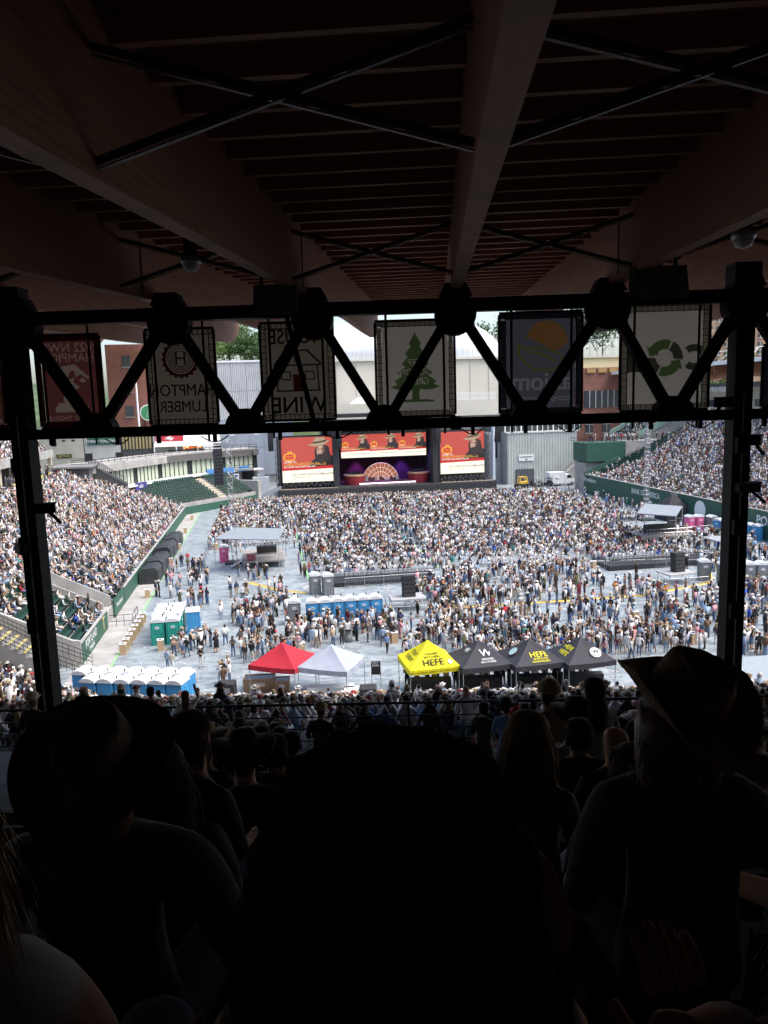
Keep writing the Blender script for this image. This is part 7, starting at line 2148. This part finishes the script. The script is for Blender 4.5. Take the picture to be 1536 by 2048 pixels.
chw = [c for c in chairs if c[0] < 17 or c[0] > 40]; chb = [c for c in chairs if not (c[0] < 17 or c[0] > 40)]
tag(joined('folding_chairs', np.array(cm.v), cm.f, chairs, mat('white folding chair', (.62, .63, .64), .5)), 'rows of pale folding chairs at the near edge of the floor seats', 'chairs', kind='stuff')
# lower tier below the covered stand
tier = []
for k in range(LTN):
    v = LT0 + LTR * k
    u = -40.0
    while u < 30:
        vv = v + bend(u) * (k + .5) / LTN
        px, py = pixel(S(u, vv, low_w(k) + 1.1))
        if -60 < px < 1600 and not (int((u + 40) / 9.5) * 9.5 + 8.6 < u + 40):
            if rf_.random() < .9:
                q = S(u, vv, low_w(k)); tier.append((q.x, q.y, q.z, -A_S + rf_.gauss(0, .2) + (.5 if u < -12 else 0)))
        u += .54
tier_far = tier
crowd('crowd', 'packed seated crowd in the lower tier below the covered stand', tier_far, P_FAR, 'sit', 6, .03)
seats_t = [(p[0], p[1], p[2], p[3]) for p in tier[::9]]

# ---------------------------------------------------------------- standing people on the open floor
zones = [   # x0, x1, y0, y1 in floor metres, count, phrase
    (-11.8, -6.5, 66, 100, 34, 'on near left path'), (-8.5, -2.5, 100, 150, 46, 'on far left path'),
    (-4.5, 2.2, 70, 90, 52, 'left of blue toilets'), (-3.2, 2.4, 58, 70, 62, 'below grey toilet'),
    (2.6, 11.2, 60.5, 66.6, 62, 'at blue toilets'), (8.8, 12.2, 55.5, 62, 16, 'near help sign'),
    (-8.5, -3.0, 52.5, 63.5, 22, 'by left toilet cluster'), (12.0, 16.2, 58, 68, 30, 'left of beer queue'),
    (13.5, 24.5, 51.5, 60.5, 150, 'in beer queue'), (14, 24, 60.5, 73, 90, 'behind beer queue'),
    (15, 36, 73, 83, 170, 'before middle seats'), (24.5, 34, 52, 58.5, 80, 'right of beer queue'),
    (24, 40, 59, 72, 105, 'by yellow ramp'), (34, 41, 50, 62, 62, 'below right speakers'),
    (40, 50, 52, 68, 90, 'behind right column'), (40, 56, 76, 90, 46, 'by right platform'), (54, 64, 70, 96, 90, 'at right floor edge')]
blocked = [(10.8, 15.9, 67.3, 72.6), (40.6, 46, 70.4, 75.6), (3.0, 10.6, 66.9, 69), (1.4, 2.9, 67.6, 69.2), (4, 7, 77.5, 80), (-10.6, -6.3, 64.4, 71.0), (6.8, 18.8, 80.6, 84.6), (38.8, 53.2, 79.8, 85.2), (-7.2, 1.9, 93, 101.6), (45.8, 53.4, 69, 74), (48.8, 56.2, 82, 86), (63.6, 67, 90.5, 99), (-14, -4, 49, 56.4), (56, 66, 100, 113)]
rz_ = random.Random(77)
allp = []
for (xa, xb, ya, yb, n, ph) in zones:
    cl_ = [(rz_.uniform(xa, xb), rz_.uniform(ya, yb)) for _ in range(max(3, n // 5))]
    k = 0
    tries = 0
    while k < n and tries < n * 40:
        tries += 1
        c_ = rz_.choice(cl_); x, y = c_[0] + rz_.gauss(0, .8), c_[1] + rz_.gauss(0, .8)
        if rz_.random() < .25: x, y = rz_.uniform(xa, xb), rz_.uniform(ya, yb)
        if not (xa - .5 < x < xb + .5 and ya - .5 < y < yb + .5): continue
        if any(a < x < b and c2 < y < d2 for a, b, c2, d2 in blocked): continue
        if any((x - q[0]) ** 2 + (y - q[1]) ** 2 < .20 for q in allp): continue
        px, py = pixel((x, y, 1))
        if not -20 < px < 1556: continue
        allp.append((x, y, math.atan2(-(c_[0] - x), c_[1] - y) if rz_.random() < .45 else rz_.gauss(0, 1.1), ph)); k += 1
allp.sort(key=lambda q: q[0] ** 2 + q[1] ** 2)
# the ones at the bar staff under the canopies
def seen(q):
    px, py = pixel((q[0], q[1], .9))
    return not ((px > 1235 and py > 1290) or py > 1410)
near, rest = [], []
for q in allp: (near if len(near) < 205 and seen(q) else rest).append(q)
P_IND = {}
for gi, g_ in enumerate(GEARS):
    P_IND[g_] = [make_proto(p_, g_, 7 * gi + k, 1, .6, 14) for k, p_ in enumerate(('stand', 'walk', 'phone', 'cross', 'hip', 'stand', 'raise'))]
POSE_W = ('standing', 'walking', 'on phone', 'arms folded', 'hand on hip', 'standing', 'arm raised')
HAIRW = {'short': '%s short hair', 'long': '%s long hair', 'hat': '%s cowboy hat', 'cap': '%s cap', 'bald': 'shaved head'}
seen_labels = set()
def person(x, y, z, rz, protos, where, r_, scale=None, cat='person', group=None, gear=None, poses=POSE_W, tries=60, dim=False):
    for _ in range(tries):
        g_ = gear or r_.choices(GEARS, GW)[0]
        k = r_.randrange(len(protos[g_])); p = protos[g_][k]
        cols, sh, pa, ha, ht = outfit(r_, g_, dim)
        hd = HAIRW[g_] % (ht if g_ in ('hat', 'cap') else ha) if '%' in HAIRW[g_] else HAIRW[g_]
        wear = '%s dress' % sh if pa == 'dress' else '%s top, %s' % (sh, pa)
        lab = 'person in %s, %s, %s %s' % (wear, hd, poses[k % len(poses)], where)
        if len(lab.split()) <= 16 and lab not in seen_labels: break
    seen_labels.add(lab)
    cl_ = np.array(cols, np.float32)
    o = bpy.data.objects.new('person', raw_mesh('person', p.V, p.T, cl_[p.z])); C.objects.link(o)
    o.location = (x, y, z); o.rotation_euler.z = rz; s_ = scale or r_.uniform(.93, 1.06); o.scale = (s_, s_, s_)
    tag(o, lab, cat, group)
    if len(p.gV):
        h_ = bpy.data.objects.new({'hat': 'cowboy_hat', 'cap': 'cap'}.get(g_, 'hair'), raw_mesh('headwear', p.gV, p.gT, np.clip(cl_[p.gz] * p.gf[:, None], 0, 1))); C.objects.link(h_); h_.parent = o
    return o
rp_ = random.Random(31)
for (x, y, rz, ph) in near:
    person(x, y, 0.0, rz, P_IND, ph, rp_, group='people standing about the floor')
crowd('crowd', 'people standing and walking further back on the open floor', [(x, y, 0.0, rz) for x, y, rz, ph in rest], P_MID, 'stand', 8)
# bar staff under the canopies and stewards by the gate
stf = []
for k in range(26):
    stf.append((9.4 + .5 * k + rp_.uniform(-.2, .2), 49.9 - .08 * k * 1.0 + rp_.uniform(-.4, .5), 0, rp_.gauss(0, .6)))
crowd('crowd', 'bar staff in the shade under the beer canopies', stf, P_MID, 'stand', 12)
# ================================================================ COVERED STAND: spectators ahead of the camera
P_SIT = {}
for gi, g_ in enumerate(GEARS):
    P_SIT[g_] = [make_proto(p_, g_, 11 * gi + k, 1, .65, 18, 220) for k, p_ in enumerate(('sit', 'sit_phone', 'sit_wide', 'sit'))]
SITW = ('seated', 'seated on phone', 'seated arms out', 'seated')
ROWW = {3: 'third', 4: 'fourth', 5: 'fifth', 6: 'sixth', 7: 'seventh', 8: 'eighth', 9: 'ninth', 10: 'tenth', 11: 'eleventh', 12: 'twelfth', 13: 'thirteenth', 14: 'fourteenth', 15: 'fifteenth', 16: 'sixteenth'}
rs_ = random.Random(55)
def hidden_px(px, py):
    return (560 < px < 1075 and py > 1448) or (px < 335 and py > 1400) or (1265 < px < 1480 and py > 1320)
for k in range(3, NROW):
    v = TR * k
    half = 820 / 1500 * v
    u = -half - rs_.random() * .56
    while u < half:
        p = S(u, v, tread_w(k) + 1.22)
        px, py = pixel(p)
        u += .56
        if not -30 < px < 1560: continue
        if k < 6 and px > 1400: continue
        if hidden_px(px - 25, py) and hidden_px(px + 25, py) and hidden_px(px, py): continue
        if rs_.random() < .03: continue
        q = S(u - .56 + rs_.uniform(-.05, .05), v + rs_.uniform(-.04, .04), tread_w(k))
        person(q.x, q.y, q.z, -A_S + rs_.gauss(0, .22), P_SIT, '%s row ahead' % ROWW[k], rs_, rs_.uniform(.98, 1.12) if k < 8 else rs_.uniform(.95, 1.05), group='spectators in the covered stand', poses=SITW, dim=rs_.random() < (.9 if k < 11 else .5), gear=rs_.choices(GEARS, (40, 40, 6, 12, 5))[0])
# people on their feet near the rail
P_UP = P_IND
stands = [(1100, 1362, 7.5, 'cap'), (1190, 1352, 6.0, 'long'), (932, 1366, 17.0, 'bald'), (968, 1402, 14.0, 'short'), (1012, 1400, 13.2, 'hat'), (1050, 1404, 14.0, 'short'), (640, 1405, 12.4, 'cap'), (478, 1420, 14.2, 'long'), (60, 1362, 13.8, 'cap'), (300, 1372, 15.8, 'short'), (370, 1390, 15.6, 'long')]
for i, (px, py, v, g_) in enumerate(stands):
    u, w = atS(px, py, v)
    k = min(NROW, max(0, int((v + .45) / TR)))
    zt = EYE.z + (tread_w(k) if v < VF + 2 else low_w(0))
    sc_ = max(.93, min(1.12, (EYE.z + w - zt) / 1.76))
    q = S(u, v, 0)
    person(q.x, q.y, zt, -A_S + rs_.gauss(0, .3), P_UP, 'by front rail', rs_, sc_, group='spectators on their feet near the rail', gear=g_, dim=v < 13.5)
# seats of the covered stand: folding plastic seats between and behind people
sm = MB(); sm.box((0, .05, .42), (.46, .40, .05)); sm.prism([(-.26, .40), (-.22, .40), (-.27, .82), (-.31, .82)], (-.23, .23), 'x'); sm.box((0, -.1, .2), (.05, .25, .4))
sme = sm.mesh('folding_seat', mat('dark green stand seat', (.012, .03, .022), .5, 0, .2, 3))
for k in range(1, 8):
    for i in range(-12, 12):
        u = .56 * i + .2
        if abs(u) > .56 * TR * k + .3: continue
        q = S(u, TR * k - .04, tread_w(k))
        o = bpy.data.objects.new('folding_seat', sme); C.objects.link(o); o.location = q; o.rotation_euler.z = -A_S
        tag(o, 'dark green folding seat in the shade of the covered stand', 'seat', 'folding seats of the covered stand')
# ================================================================ NEAREST SPECTATORS, built one by one
def cloth_mat(name, rough=.85, bump=.5, bscale=14):
    m = attr_mat(name, rough); t = m.node_tree; b = t.nodes['Principled BSDF']
    co = t.nodes.new('ShaderNodeTexCoord'); n2 = t.nodes.new('ShaderNodeTexNoise'); n2.inputs['Scale'].default_value = bscale; n2.inputs['Detail'].default_value = 5
    bp = t.nodes.new('ShaderNodeBump'); bp.inputs['Strength'].default_value = bump; bp.inputs['Distance'].default_value = .02
    t.links.new(co.outputs['Object'], n2.inputs[0]); t.links.new(n2.outputs[0], bp.inputs['Height']); t.links.new(bp.outputs[0], b.inputs['Normal'])
    return m
BODY = cloth_mat('figure cloth and skin', .85, .7, 7)
def hero(label, u, v, k, turn=0.0, group='nearest spectators'):
    root = thing('person', label, 'person', S(u, v, tread_w(k)), -A_S + turn, group)
    return root
def hero_body(root, J, E_, cols, hands=()):
    V, T, z_ = grow(J, E_, 2)
    AV, AT, AZ = [V], [T], [z_]
    off = len(V)
    for (palm, dirv, sidev, curl, L) in hands:
        p0, d0, s0 = Vector(palm), Vector(dirv).normalized(), Vector(sidev).normalized(); n0 = d0.cross(s0)
        JJ = {'wrist': (*(p0 - d0 * .02), .028), 'palm': (*(p0 + d0 * .045), (.036, .02))}; EE = [('wrist', 'palm', 5)]
        V2, T2, z2 = grow(JJ, EE, 2); AV.append(V2); AT.append(T2 + off); AZ.append(z2); off += len(V2)
        for fi, (so, ln) in enumerate(((-.030, .92), (-.010, 1.05), (.011, 1.0), (.030, .8))):
            a = p0 + d0 * .06 + s0 * so; JJ, EE = {}, []
            d_ = d0.copy(); p = a
            for q in range(4):
                JJ['f%d' % q] = (*p, .0098 - .0010 * q)
                if q: EE.append(('f%d' % (q - 1), 'f%d' % q, 5))
                d_ = (d_ + n0 * curl * (.5 + .35 * q)).normalized(); p = p + d_ * L * ln * (.036, .026, .02, .01)[q]
            V2, T2, z2 = grow(JJ, EE, 2); AV.append(V2); AT.append(T2 + off); AZ.append(z2); off += len(V2)
        a = p0 + s0 * -.03 + d0 * .01; b = a + (d0 * .5 - s0 * .7).normalized() * .04 * L; c_ = b + (d0 * .8 - s0 * .2 + n0 * curl).normalized() * .034 * L
        V2, T2, z2 = grow({'a': (*a, .014), 'b': (*b, .0115), 'c': (*c_, .009)}, [('a', 'b', 5), ('b', 'c', 5)], 2); AV.append(V2); AT.append(T2 + off); AZ.append(z2); off += len(V2)
    V, T, z_ = np.concatenate(AV), np.concatenate(AT), np.concatenate(AZ)
    cl_ = np.array(cols, np.float32)
    o = bpy.data.objects.new('body', raw_mesh('body', V, T, cl_[z_], BODY)); C.objects.link(o); o.parent = root
    return o
def seated(headz, sw=.20, big=1.0, lean=.0, hx=0.0, arms=None, head_tilt=0.0):
    """Seated skeleton; headz = height of the head centre over the tread."""
    nz = headz - .16
    J = {'pelvis': (0, -.02, .50, (.17 * big, .13 * big)), 'waist': (0, -.03 + lean * .3, .50 + (nz - .5) * .36, (.155 * big, .12 * big)), 'chest': (0, -.03 + lean * .7, nz - .17, (.18 * big, .13 * big)), 'upper': (0, -.02 + lean * .9, nz - .07, (.13 * big, .095 * big)),
         'neck': (hx * .4, lean, nz + .0, .060), 'jaw': (hx * .8, lean + .02, nz + .075, .068), 'head': (hx, lean + .01, nz + .155, (.085, .098)), 'crown': (hx, lean - .005, nz + .225, .066)}
    E_ = [('pelvis', 'waist', 2), ('waist', 'chest', 2), ('chest', 'upper', 2), ('upper', 'neck', 2), ('neck', 'jaw', 0), ('jaw', 'head', 0), ('head', 'crown', 1)]
    for s_ in (-1, 1):
        n = 'L' if s_ < 0 else 'R'
        J['sho' + n] = (s_ * sw, lean - .015, nz - .085, .078 * big)
        a = (arms or {}).get(n) or ((s_ * (sw + .075), lean + .02, nz - .36), (s_ * .16, lean + .27, nz - .42))
        e, w = a
        mid = [(J['sho' + n][i] + e[i]) / 2 for i in range(3)]
        J['arm' + n] = (mid[0] + s_ * .008, mid[1], mid[2], .058 * big); J['elb' + n] = (*e, .048 * big); J['wri' + n] = (*w, .032)
        J['hip' + n] = (s_ * .10, .05, .49, .10 * big); J['knee' + n] = (s_ * .15, .47, .50, .072 * big); J['ankle' + n] = (s_ * .14, .44, .10, .05); J['toe' + n] = (s_ * .15, .58, .05, .042)
        E_ += [('upper', 'sho' + n, 2), ('sho' + n, 'arm' + n, 3), ('arm' + n, 'elb' + n, 3), ('elb' + n, 'wri' + n, 4), ('pelvis', 'hip' + n, 6), ('hip' + n, 'knee' + n, 6), ('knee' + n, 'ankle' + n, 7), ('ankle' + n, 'toe' + n, 8)]
    return J, E_
def big_hat(root, name, c, m_, tilt=(0, 0, 0), R1=.205, R2=.235, H_=.12, curl=.07, rough=.004, seed=1, parts=True):
    """Cowboy hat: rolled brim, creased and pinched crown, band."""
    r_ = random.Random(seed); n = 48
    rings = [(.70, 0, 'b')] + [(.70 + .30 * i / 7, 0, 'b') for i in range(1, 8)]
    V, F = [], []
    def brimz(a, t_):
        return curl * (abs(math.cos(a)) ** 2.4) * (t_ ** 1.8) - .028 * (abs(math.sin(a)) ** 3) * t_
    cr = .098
    top, bot = [], []
    K = 9
    for k in range(K):
        t_ = k / (K - 1)
        for i in range(n):
            a = 2 * math.pi * i / n
            rx = cr * .92 + (R1 - cr) * t_; ry = cr * 1.12 + (R2 - cr * 1.12) * t_
            V.append((rx * math.cos(a), ry * math.sin(a), brimz(a, t_) + r_.uniform(-rough, rough) * t_))
    for k in range(K - 1): F += [(k * n + i, k * n + (i + 1) % n, (k + 1) * n + (i + 1) % n, (k + 1) * n + i) for i in range(n)]
    nv = len(V)
    V += [(x * .997, y * .997, z - .006) for x, y, z in V[:nv]]
    F += [tuple(nv + i for i in f[::-1]) for f in F[:]]
    F += [((K - 1) * n + i, (K - 1) * n + (i + 1) % n, nv + (K - 1) * n + (i + 1) % n, nv + (K - 1) * n + i) for i in range(n)]
    mm = MB(); mm.add(V, F)
    h_ = thing(name, 'x', 'x')
    for kk in ('label', 'category'): del h_[kk]
    h_.parent = root; h_.location = c; h_.rotation_mode = 'ZYX'; h_.rotation_euler = tilt
    mm.build('brim', m_, h_, True)
    mm = MB(); V, F = [], []
    prof = [(1.0, 0), (.985, .3), (.95, .6), (.90, .85), (.80, .98), (.55, 1.0), (.25, .93), (.04, .90)]
    for k, (f_, z) in enumerate(prof):
        for i in range(n):
            a = 2 * math.pi * i / n
            x, y = cr * .93 * f_ * math.cos(a), cr * 1.13 * f_ * math.sin(a)
            zz = z * H_
            front = max(0, math.sin(a))
            if k >= 2: x *= 1 - .28 * front * (z ** 2)                # pinch at the front
            if k >= 4: zz += H_ * (.16 * abs(math.cos(a)) ** 2 * f_ - .20 * (1 - f_) * 1.0)   # crease along the top
            V.append((x, y, zz + r_.uniform(-rough, rough) * .5))
    for k in range(len(prof) - 1): F += [(k * n + i, k * n + (i + 1) % n, (k + 1) * n + (i + 1) % n, (k + 1) * n + i) for i in range(n)]
    F.append(tuple(range((len(prof) - 1) * n, len(prof) * n)))
    mm.add(V, F); mm.build('crown', m_, h_, True)
    mm = MB(); V = []
    for z in (.004, .026):
        for i in range(n):
            a = 2 * math.pi * i / n; V.append((cr * .945 * math.cos(a), cr * 1.145 * math.sin(a), z))
    mm.add(V, [(i, (i + 1) % n, n + (i + 1) % n, n + i) for i in range(n)]); mm.build('hat_band', mat('hat band leather', (.03, .018, .012), .6), h_, True)
    return h_
def strands(root, name, n, start, step, seg, width, m_, seed=1):
    """Hair as narrow tapering ribbons. start(r) -> point; step(p, d, t, r) -> next direction."""
    r_ = np.random.default_rng(seed); V, F = [], []
    for _ in range(n):
        p, d, L = start(r_)
        o = len(V)
        for k in range(seg + 1):
            t_ = k / seg
            w = width * (1 - .8 * t_)
            s_ = np.cross(d, r_.normal(0, 1, 3)); s_ /= np.linalg.norm(s_) + 1e-9
            V.append(tuple(p - s_ * w / 2)); V.append(tuple(p + s_ * w / 2))
            d = step(p, d, t_, r_); d = d / (np.linalg.norm(d) + 1e-9); p = p + d * L / seg
        F += [(o + 2 * k, o + 2 * k + 1, o + 2 * k + 3, o + 2 * k + 2) for k in range(seg)]
    me = bpy.data.meshes.new(name); me.from_pydata(V, [], F); me.materials.append(m_); me.polygons.foreach_set('use_smooth', [True] * len(F))
    o = bpy.data.objects.new(name, me); C.objects.link(o); o.parent = root
    return o
def hair_cap(root, name, rings, c, m_, rough=.01, seed=1, n=40, lump=0.0):
    r_ = random.Random(seed); V, F = [], []
    for (rx, ry, z, dy) in rings:
        for i in range(n):
            a = 2 * math.pi * i / n; j = 1 + r_.uniform(-rough, rough) / max(rx, .02) + lump * (math.sin(5 * a + z * 31) + .8 * math.sin(8 * a - z * 47 + 1.3) + .6 * math.sin(3 * a + z * 17 + 2))
            V.append((c[0] + rx * math.cos(a) * j, c[1] + dy + ry * math.sin(a) * j, c[2] + z + r_.uniform(-rough, rough) * .5))
    for k in range(len(rings) - 1): F += [(k * n + i, k * n + (i + 1) % n, (k + 1) * n + (i + 1) % n, (k + 1) * n + i) for i in range(n)]
    F += [tuple(range(n))[::-1], tuple(range((len(rings) - 1) * n, len(rings) * n))]
    mm = MB(); mm.add(V, F); return mm.build(name, m_, root, True)
H_BLACK = mat('near black hair', (.010, .006, .005), .95, 0, .4, 30, 1.0, 60, stretch=(1, 1, .3), spec=.05); H_BLOND = mat('dark blonde hair', (.30, .18, .09), .45, 0, .4, 30, stretch=(1, 1, .1)); H_BROWN = mat('chestnut hair', (.10, .045, .022), .5, 0, .4, 30, stretch=(1, 1, .1))
STRAW = mat('woven straw', (.19, .11, .058), .8, 0, .3, 60, .8, 150); FELT = mat('dark felt', (.10, .075, .06), .95, 0, .2, 20, .3, 80)
SK1, SK2 = (.50, .30, .22), (.44, .25, .17)
def ucol(skin, hair, top, sleeve, fore, leg, calf, shoe=(.05, .04, .04)):
    return [skin, hair, top, sleeve, fore, skin, leg, calf, shoe, hair, hair]

# --- woman with the huge dark frizzy hair, straight ahead
u, w = atS(782, 1452, .92)
root = hero('person with a huge mass of dark frizzy hair directly ahead', u, .92, 1)
top = w - tread_w(1)
J, E_ = seated(top - .17, .19)
hero_body(root, J, E_, ucol(SK2, (.01, .008, .007), (.02, .02, .022), SK2, SK2, (.03, .035, .05), (.03, .035, .05)))
hc = (0, .0, top)
RB = [(.0, .03), (.012, .075), (.03, .112), (.055, .135), (.09, .158), (.13, .174), (.17, .184), (.22, .192), (.30, .204), (.42, .222), (.54, .23), (.64, .20), (.70, .10)]
hair_cap(root, 'hair', [(r_, min(r_ * .85, .14), -z_ - .012, -.01 - .05 * z_) for z_, r_ in RB], hc, H_BLACK, .014, 3, 72, .035)
def st_f(r_):
    a = r_.uniform(0, 2 * math.pi); t_ = r_.random()
    z = -.015 - .55 * t_ ** 1.1; rr_ = np.interp(-z, [q[0] for q in RB], [q[1] for q in RB]) - .008
    p = np.array([rr_ * math.cos(a), min(rr_ * .85, .135) * math.sin(a) - .02, top + z]); d = np.array([math.cos(a), math.sin(a) * .8, .7 - 1.7 * t_])
    return p, d / np.linalg.norm(d), r_.uniform(.012, .042) * (1.8 if r_.random() < .05 else 1)
strands(root, 'frizz', 11000, st_f, lambda p, d, t_, r_: d + r_.normal(0, .55, 3) + np.array([0, 0, -.06]), 6, .0010, mat('frizzy hair', (.06, .026, .015), .8, 0, .4, 30), 4)
# --- left: man in the wide felt hat
u, w = atS(190, 1500, 1.74)
root = hero('person in a dark wide brimmed hat and jacket at the left', u, 1.74, 2)
hz = w - tread_w(2)
J, E_ = seated(hz - .05, .225, 1.12, lean=.0, arms={'R': ((.335, .04, hz - .62), (.24, .26, hz - .74)), 'L': ((-.335, .04, hz - .62), (-.24, .26, hz - .74))})
hero_body(root, J, E_, ucol(SK1, (.03, .02, .015), (.035, .035, .04), (.035, .035, .04), (.035, .035, .04), (.03, .04, .07), (.03, .04, .07)))
big_hat(root, 'felt_hat', (0, .0, hz - .02), FELT, (R(29), R(4), R(-10)), .200, .215, .115, .035, .001, 2)
hair_cap(root, 'hair', [(.09, .10, .06, 0), (.10, .105, .0, -.01), (.095, .10, -.08, -.02), (.08, .07, -.14, -.03)], (0, -.01, hz - .06), H_BROWN, .004, 5)
# --- right: man in the straw hat and dark green top
u, w = atS(1368, 1396, 1.9)
root = hero('person in a straw cowboy hat and dark green top at the right', u, 1.9, 2)
hz = w - tread_w(2)
J, E_ = seated(hz - .04, .185, 1.06, arms={'L': ((-.27, .02, hz - .60), (-.22, .28, hz - .70)), 'R': ((.36, .02, hz - .62), (.22, .28, hz - .70))})
hero_body(root, J, E_, ucol(SK1, (.05, .03, .02), (.018, .035, .026), (.018, .035, .026), SK1, (.05, .05, .06), (.05, .05, .06)))
big_hat(root, 'straw_hat', (.0, .0, hz - .012), STRAW, (R(20), R(15), R(20)), .182, .207, .125, .085, .004, 7)
hair_cap(root, 'hair', [(.095, .10, .05, 0), (.105, .105, .0, -.01), (.105, .10, -.10, -.02), (.10, .08, -.18, -.03), (.05, .05, -.22, -.03)], (-.02, -.01, hz - .07), H_BROWN, .006, 6)
strands(root, 'loose_hair', 500, lambda r_: (np.array([r_.uniform(-.13, .05), -.07 + r_.normal(0, .03), hz - .09]), np.array([r_.normal(0, .2), r_.normal(-.1, .1), -1.0]), r_.uniform(.08, .18)), lambda p, d, t_, r_: d + r_.normal(0, .16, 3), 6, .0022, H_BROWN, 9)
# --- lower left: blonde with a bare shoulder, jeans, hand on the knee
u, w = atS(112, 2035, .9)
u -= .02
root = hero('person with long blonde hair and bare shoulder at the lower left', u - .175, .9, 1)
hz = (w - tread_w(1)) + .085 + .085 + .11
hk = Vector((.30, .32, .56))
J, E_ = seated(hz, .175, 1.0, arms={'R': ((.27, .02, hz - .50), (.29, .24, hz - .58)), 'L': ((-.26, .03, hz - .5), (-.2, .28, hz - .55))})
J['kneeR'] = (.17, .50, .545, .075)
kp = atS(330, 1965, .9 + .47)
J['kneeR'] = (kp[0] - (u - .175), .47, kp[1] - tread_w(1) - .06, .078)
J['ankleR'] = (J['kneeR'][0] - .03, .44, .1, .05); J['toeR'] = (J['kneeR'][0] - .02, .58, .05, .042)
hp = atS(415, 2095, .9 + .22)
J['wriR'] = (hp[0] - (u - .175) - .02, .18, hp[1] - tread_w(1) - .02, .032); J['elbR'] = (J['wriR'][0] - .06, .0, J['wriR'][2] - .06, .046)
J['armR'] = ((J['shoR'][0] + J['elbR'][0]) / 2 + .03, 0, (J['shoR'][2] + J['elbR'][2]) / 2, .068)
J['shoR'] = (J['shoR'][0] + .01, J['shoR'][1], J['shoR'][2], .095)
wr = J['wriR']
hero_body(root, J, E_, ucol((.28, .15, .11), (.3, .18, .09), (.3, .3, .32), (.28, .15, .11), (.28, .15, .11), (.10, .14, .20), (.10, .14, .20)), hands=[((wr[0] + .01, wr[1] + .03, wr[2]), (.6, .8, .05), (.8, -.6, 0), -.3, .95)])
hair_cap(root, 'hair', [(.03, .03, .118, 0), (.085, .085, .09, 0), (.11, .11, .03, -.005), (.118, .112, -.05, -.01), (.12, .10, -.15, -.03), (.125, .085, -.28, -.05), (.12, .07, -.40, -.07), (.08, .05, -.50, -.07)], (0, .0, hz + .10), H_BLOND, .006, 8)
strands(root, 'loose_hair', 3200, lambda r_: ((lambda a: (np.array([.118 * math.cos(a), .105 * math.sin(a) - .02, hz + .15 - .2 * r_.random()]), np.array([math.cos(a) * .08, math.sin(a) * .08, -1.0]), r_.uniform(.2, .38)))(r_.uniform(0, 6.28))), lambda p, d, t_, r_: d + r_.normal(0, .055, 3) + np.array([0, -.02, 0]), 9, .0022, H_BLOND, 10)
# --- lower right: long hair, magenta sleeve, raised hand
u, w = atS(1545, 1700, .86)
root = hero('person with long auburn hair and plum sleeve raising a hand at the lower right', u + .155, .86, 1)
hz = w - tread_w(1) - .02
ha = atS(1360, 1945, .80); hb = atS(1355, 2105, .74); el = atS(1420, 1850, .82)
loc = lambda q, v_: (q[0] - (u + .155), v_ - .86, q[1] - tread_w(1))
J, E_ = seated(hz, .185, 1.0, arms={'L': (loc(atS(1450, 2090, .80), .80), loc(hb, .74)), 'R': ((.27, .03, hz - .5), (.2, .26, hz - .58))})
J['shoL'] = (J['shoL'][0] + .01, J['shoL'][1], J['shoL'][2] - .05, .07); J['upper'] = (*J['upper'][:2], J['upper'][2] - .02, (.10, .08))
hero_body(root, J, E_, ucol((.30, .13, .10), (.10, .045, .022), (.12, .02, .05), (.12, .02, .05), (.30, .13, .10), (.05, .05, .06), (.05, .05, .06)), hands=[(loc(hb, .74), (.05, .25, .97), (.95, .2, 0), .75, .95)])
hair_cap(root, 'hair', [(.03, .03, .118, 0), (.085, .085, .09, 0), (.11, .11, .03, -.005), (.118, .112, -.05, -.01), (.12, .10, -.15, -.03), (.125, .085, -.28, -.05), (.11, .07, -.38, -.07), (.07, .05, -.44, -.07)], (0, .0, hz + .01), H_BROWN, .006, 18)
strands(root, 'loose_hair', 1300, lambda r_: ((lambda a: (np.array([.118 * math.cos(a), .105 * math.sin(a) - .02, hz + .06 - .2 * r_.random()]), np.array([math.cos(a) * .08, math.sin(a) * .08, -1.0]), r_.uniform(.2, .36)))(r_.uniform(0, 6.28))), lambda p, d, t_, r_: d + r_.normal(0, .055, 3), 9, .0022, H_BROWN, 20)
# --- bare shouldered spectator half hidden behind the frizzy hair
u, w = atS(1050, 1640, 1.74)
root = hero('bare armed person half hidden right behind the frizzy hair', u - .18, 1.74, 2)
hz = (w - tread_w(2)) + .13
J, E_ = seated(hz + .02, .185, 1.0)
for n_ in ('neck', 'jaw', 'head', 'crown'):
    j_ = J[n_]; J[n_] = (j_[0] - .07, j_[1] + .13, j_[2] - .15, j_[3])
kq = atS(1138, 1830, 2.25)
J['kneeR'] = (kq[0] - (u - .18), .50, kq[1] - tread_w(2) - .0, .07); J['ankleR'] = (J['kneeR'][0], .46, .1, .05); J['toeR'] = (J['kneeR'][0], .6, .05, .04)
hero_body(root, J, E_, ucol((.40, .20, .13), (.03, .02, .015), (.05, .03, .03), (.40, .20, .13), (.40, .20, .13), (.42, .24, .16), (.42, .24, .16)))
hair_cap(root, 'hair', [(.03, .03, .118, 0), (.085, .085, .09, 0), (.11, .11, .03, -.005), (.115, .11, -.05, -.01), (.115, .09, -.13, -.02), (.10, .07, -.2, -.03)], (-.07, .13, hz - .12), H_BLACK, .006, 28)

bpy.data.scenes.remove(BENCH)
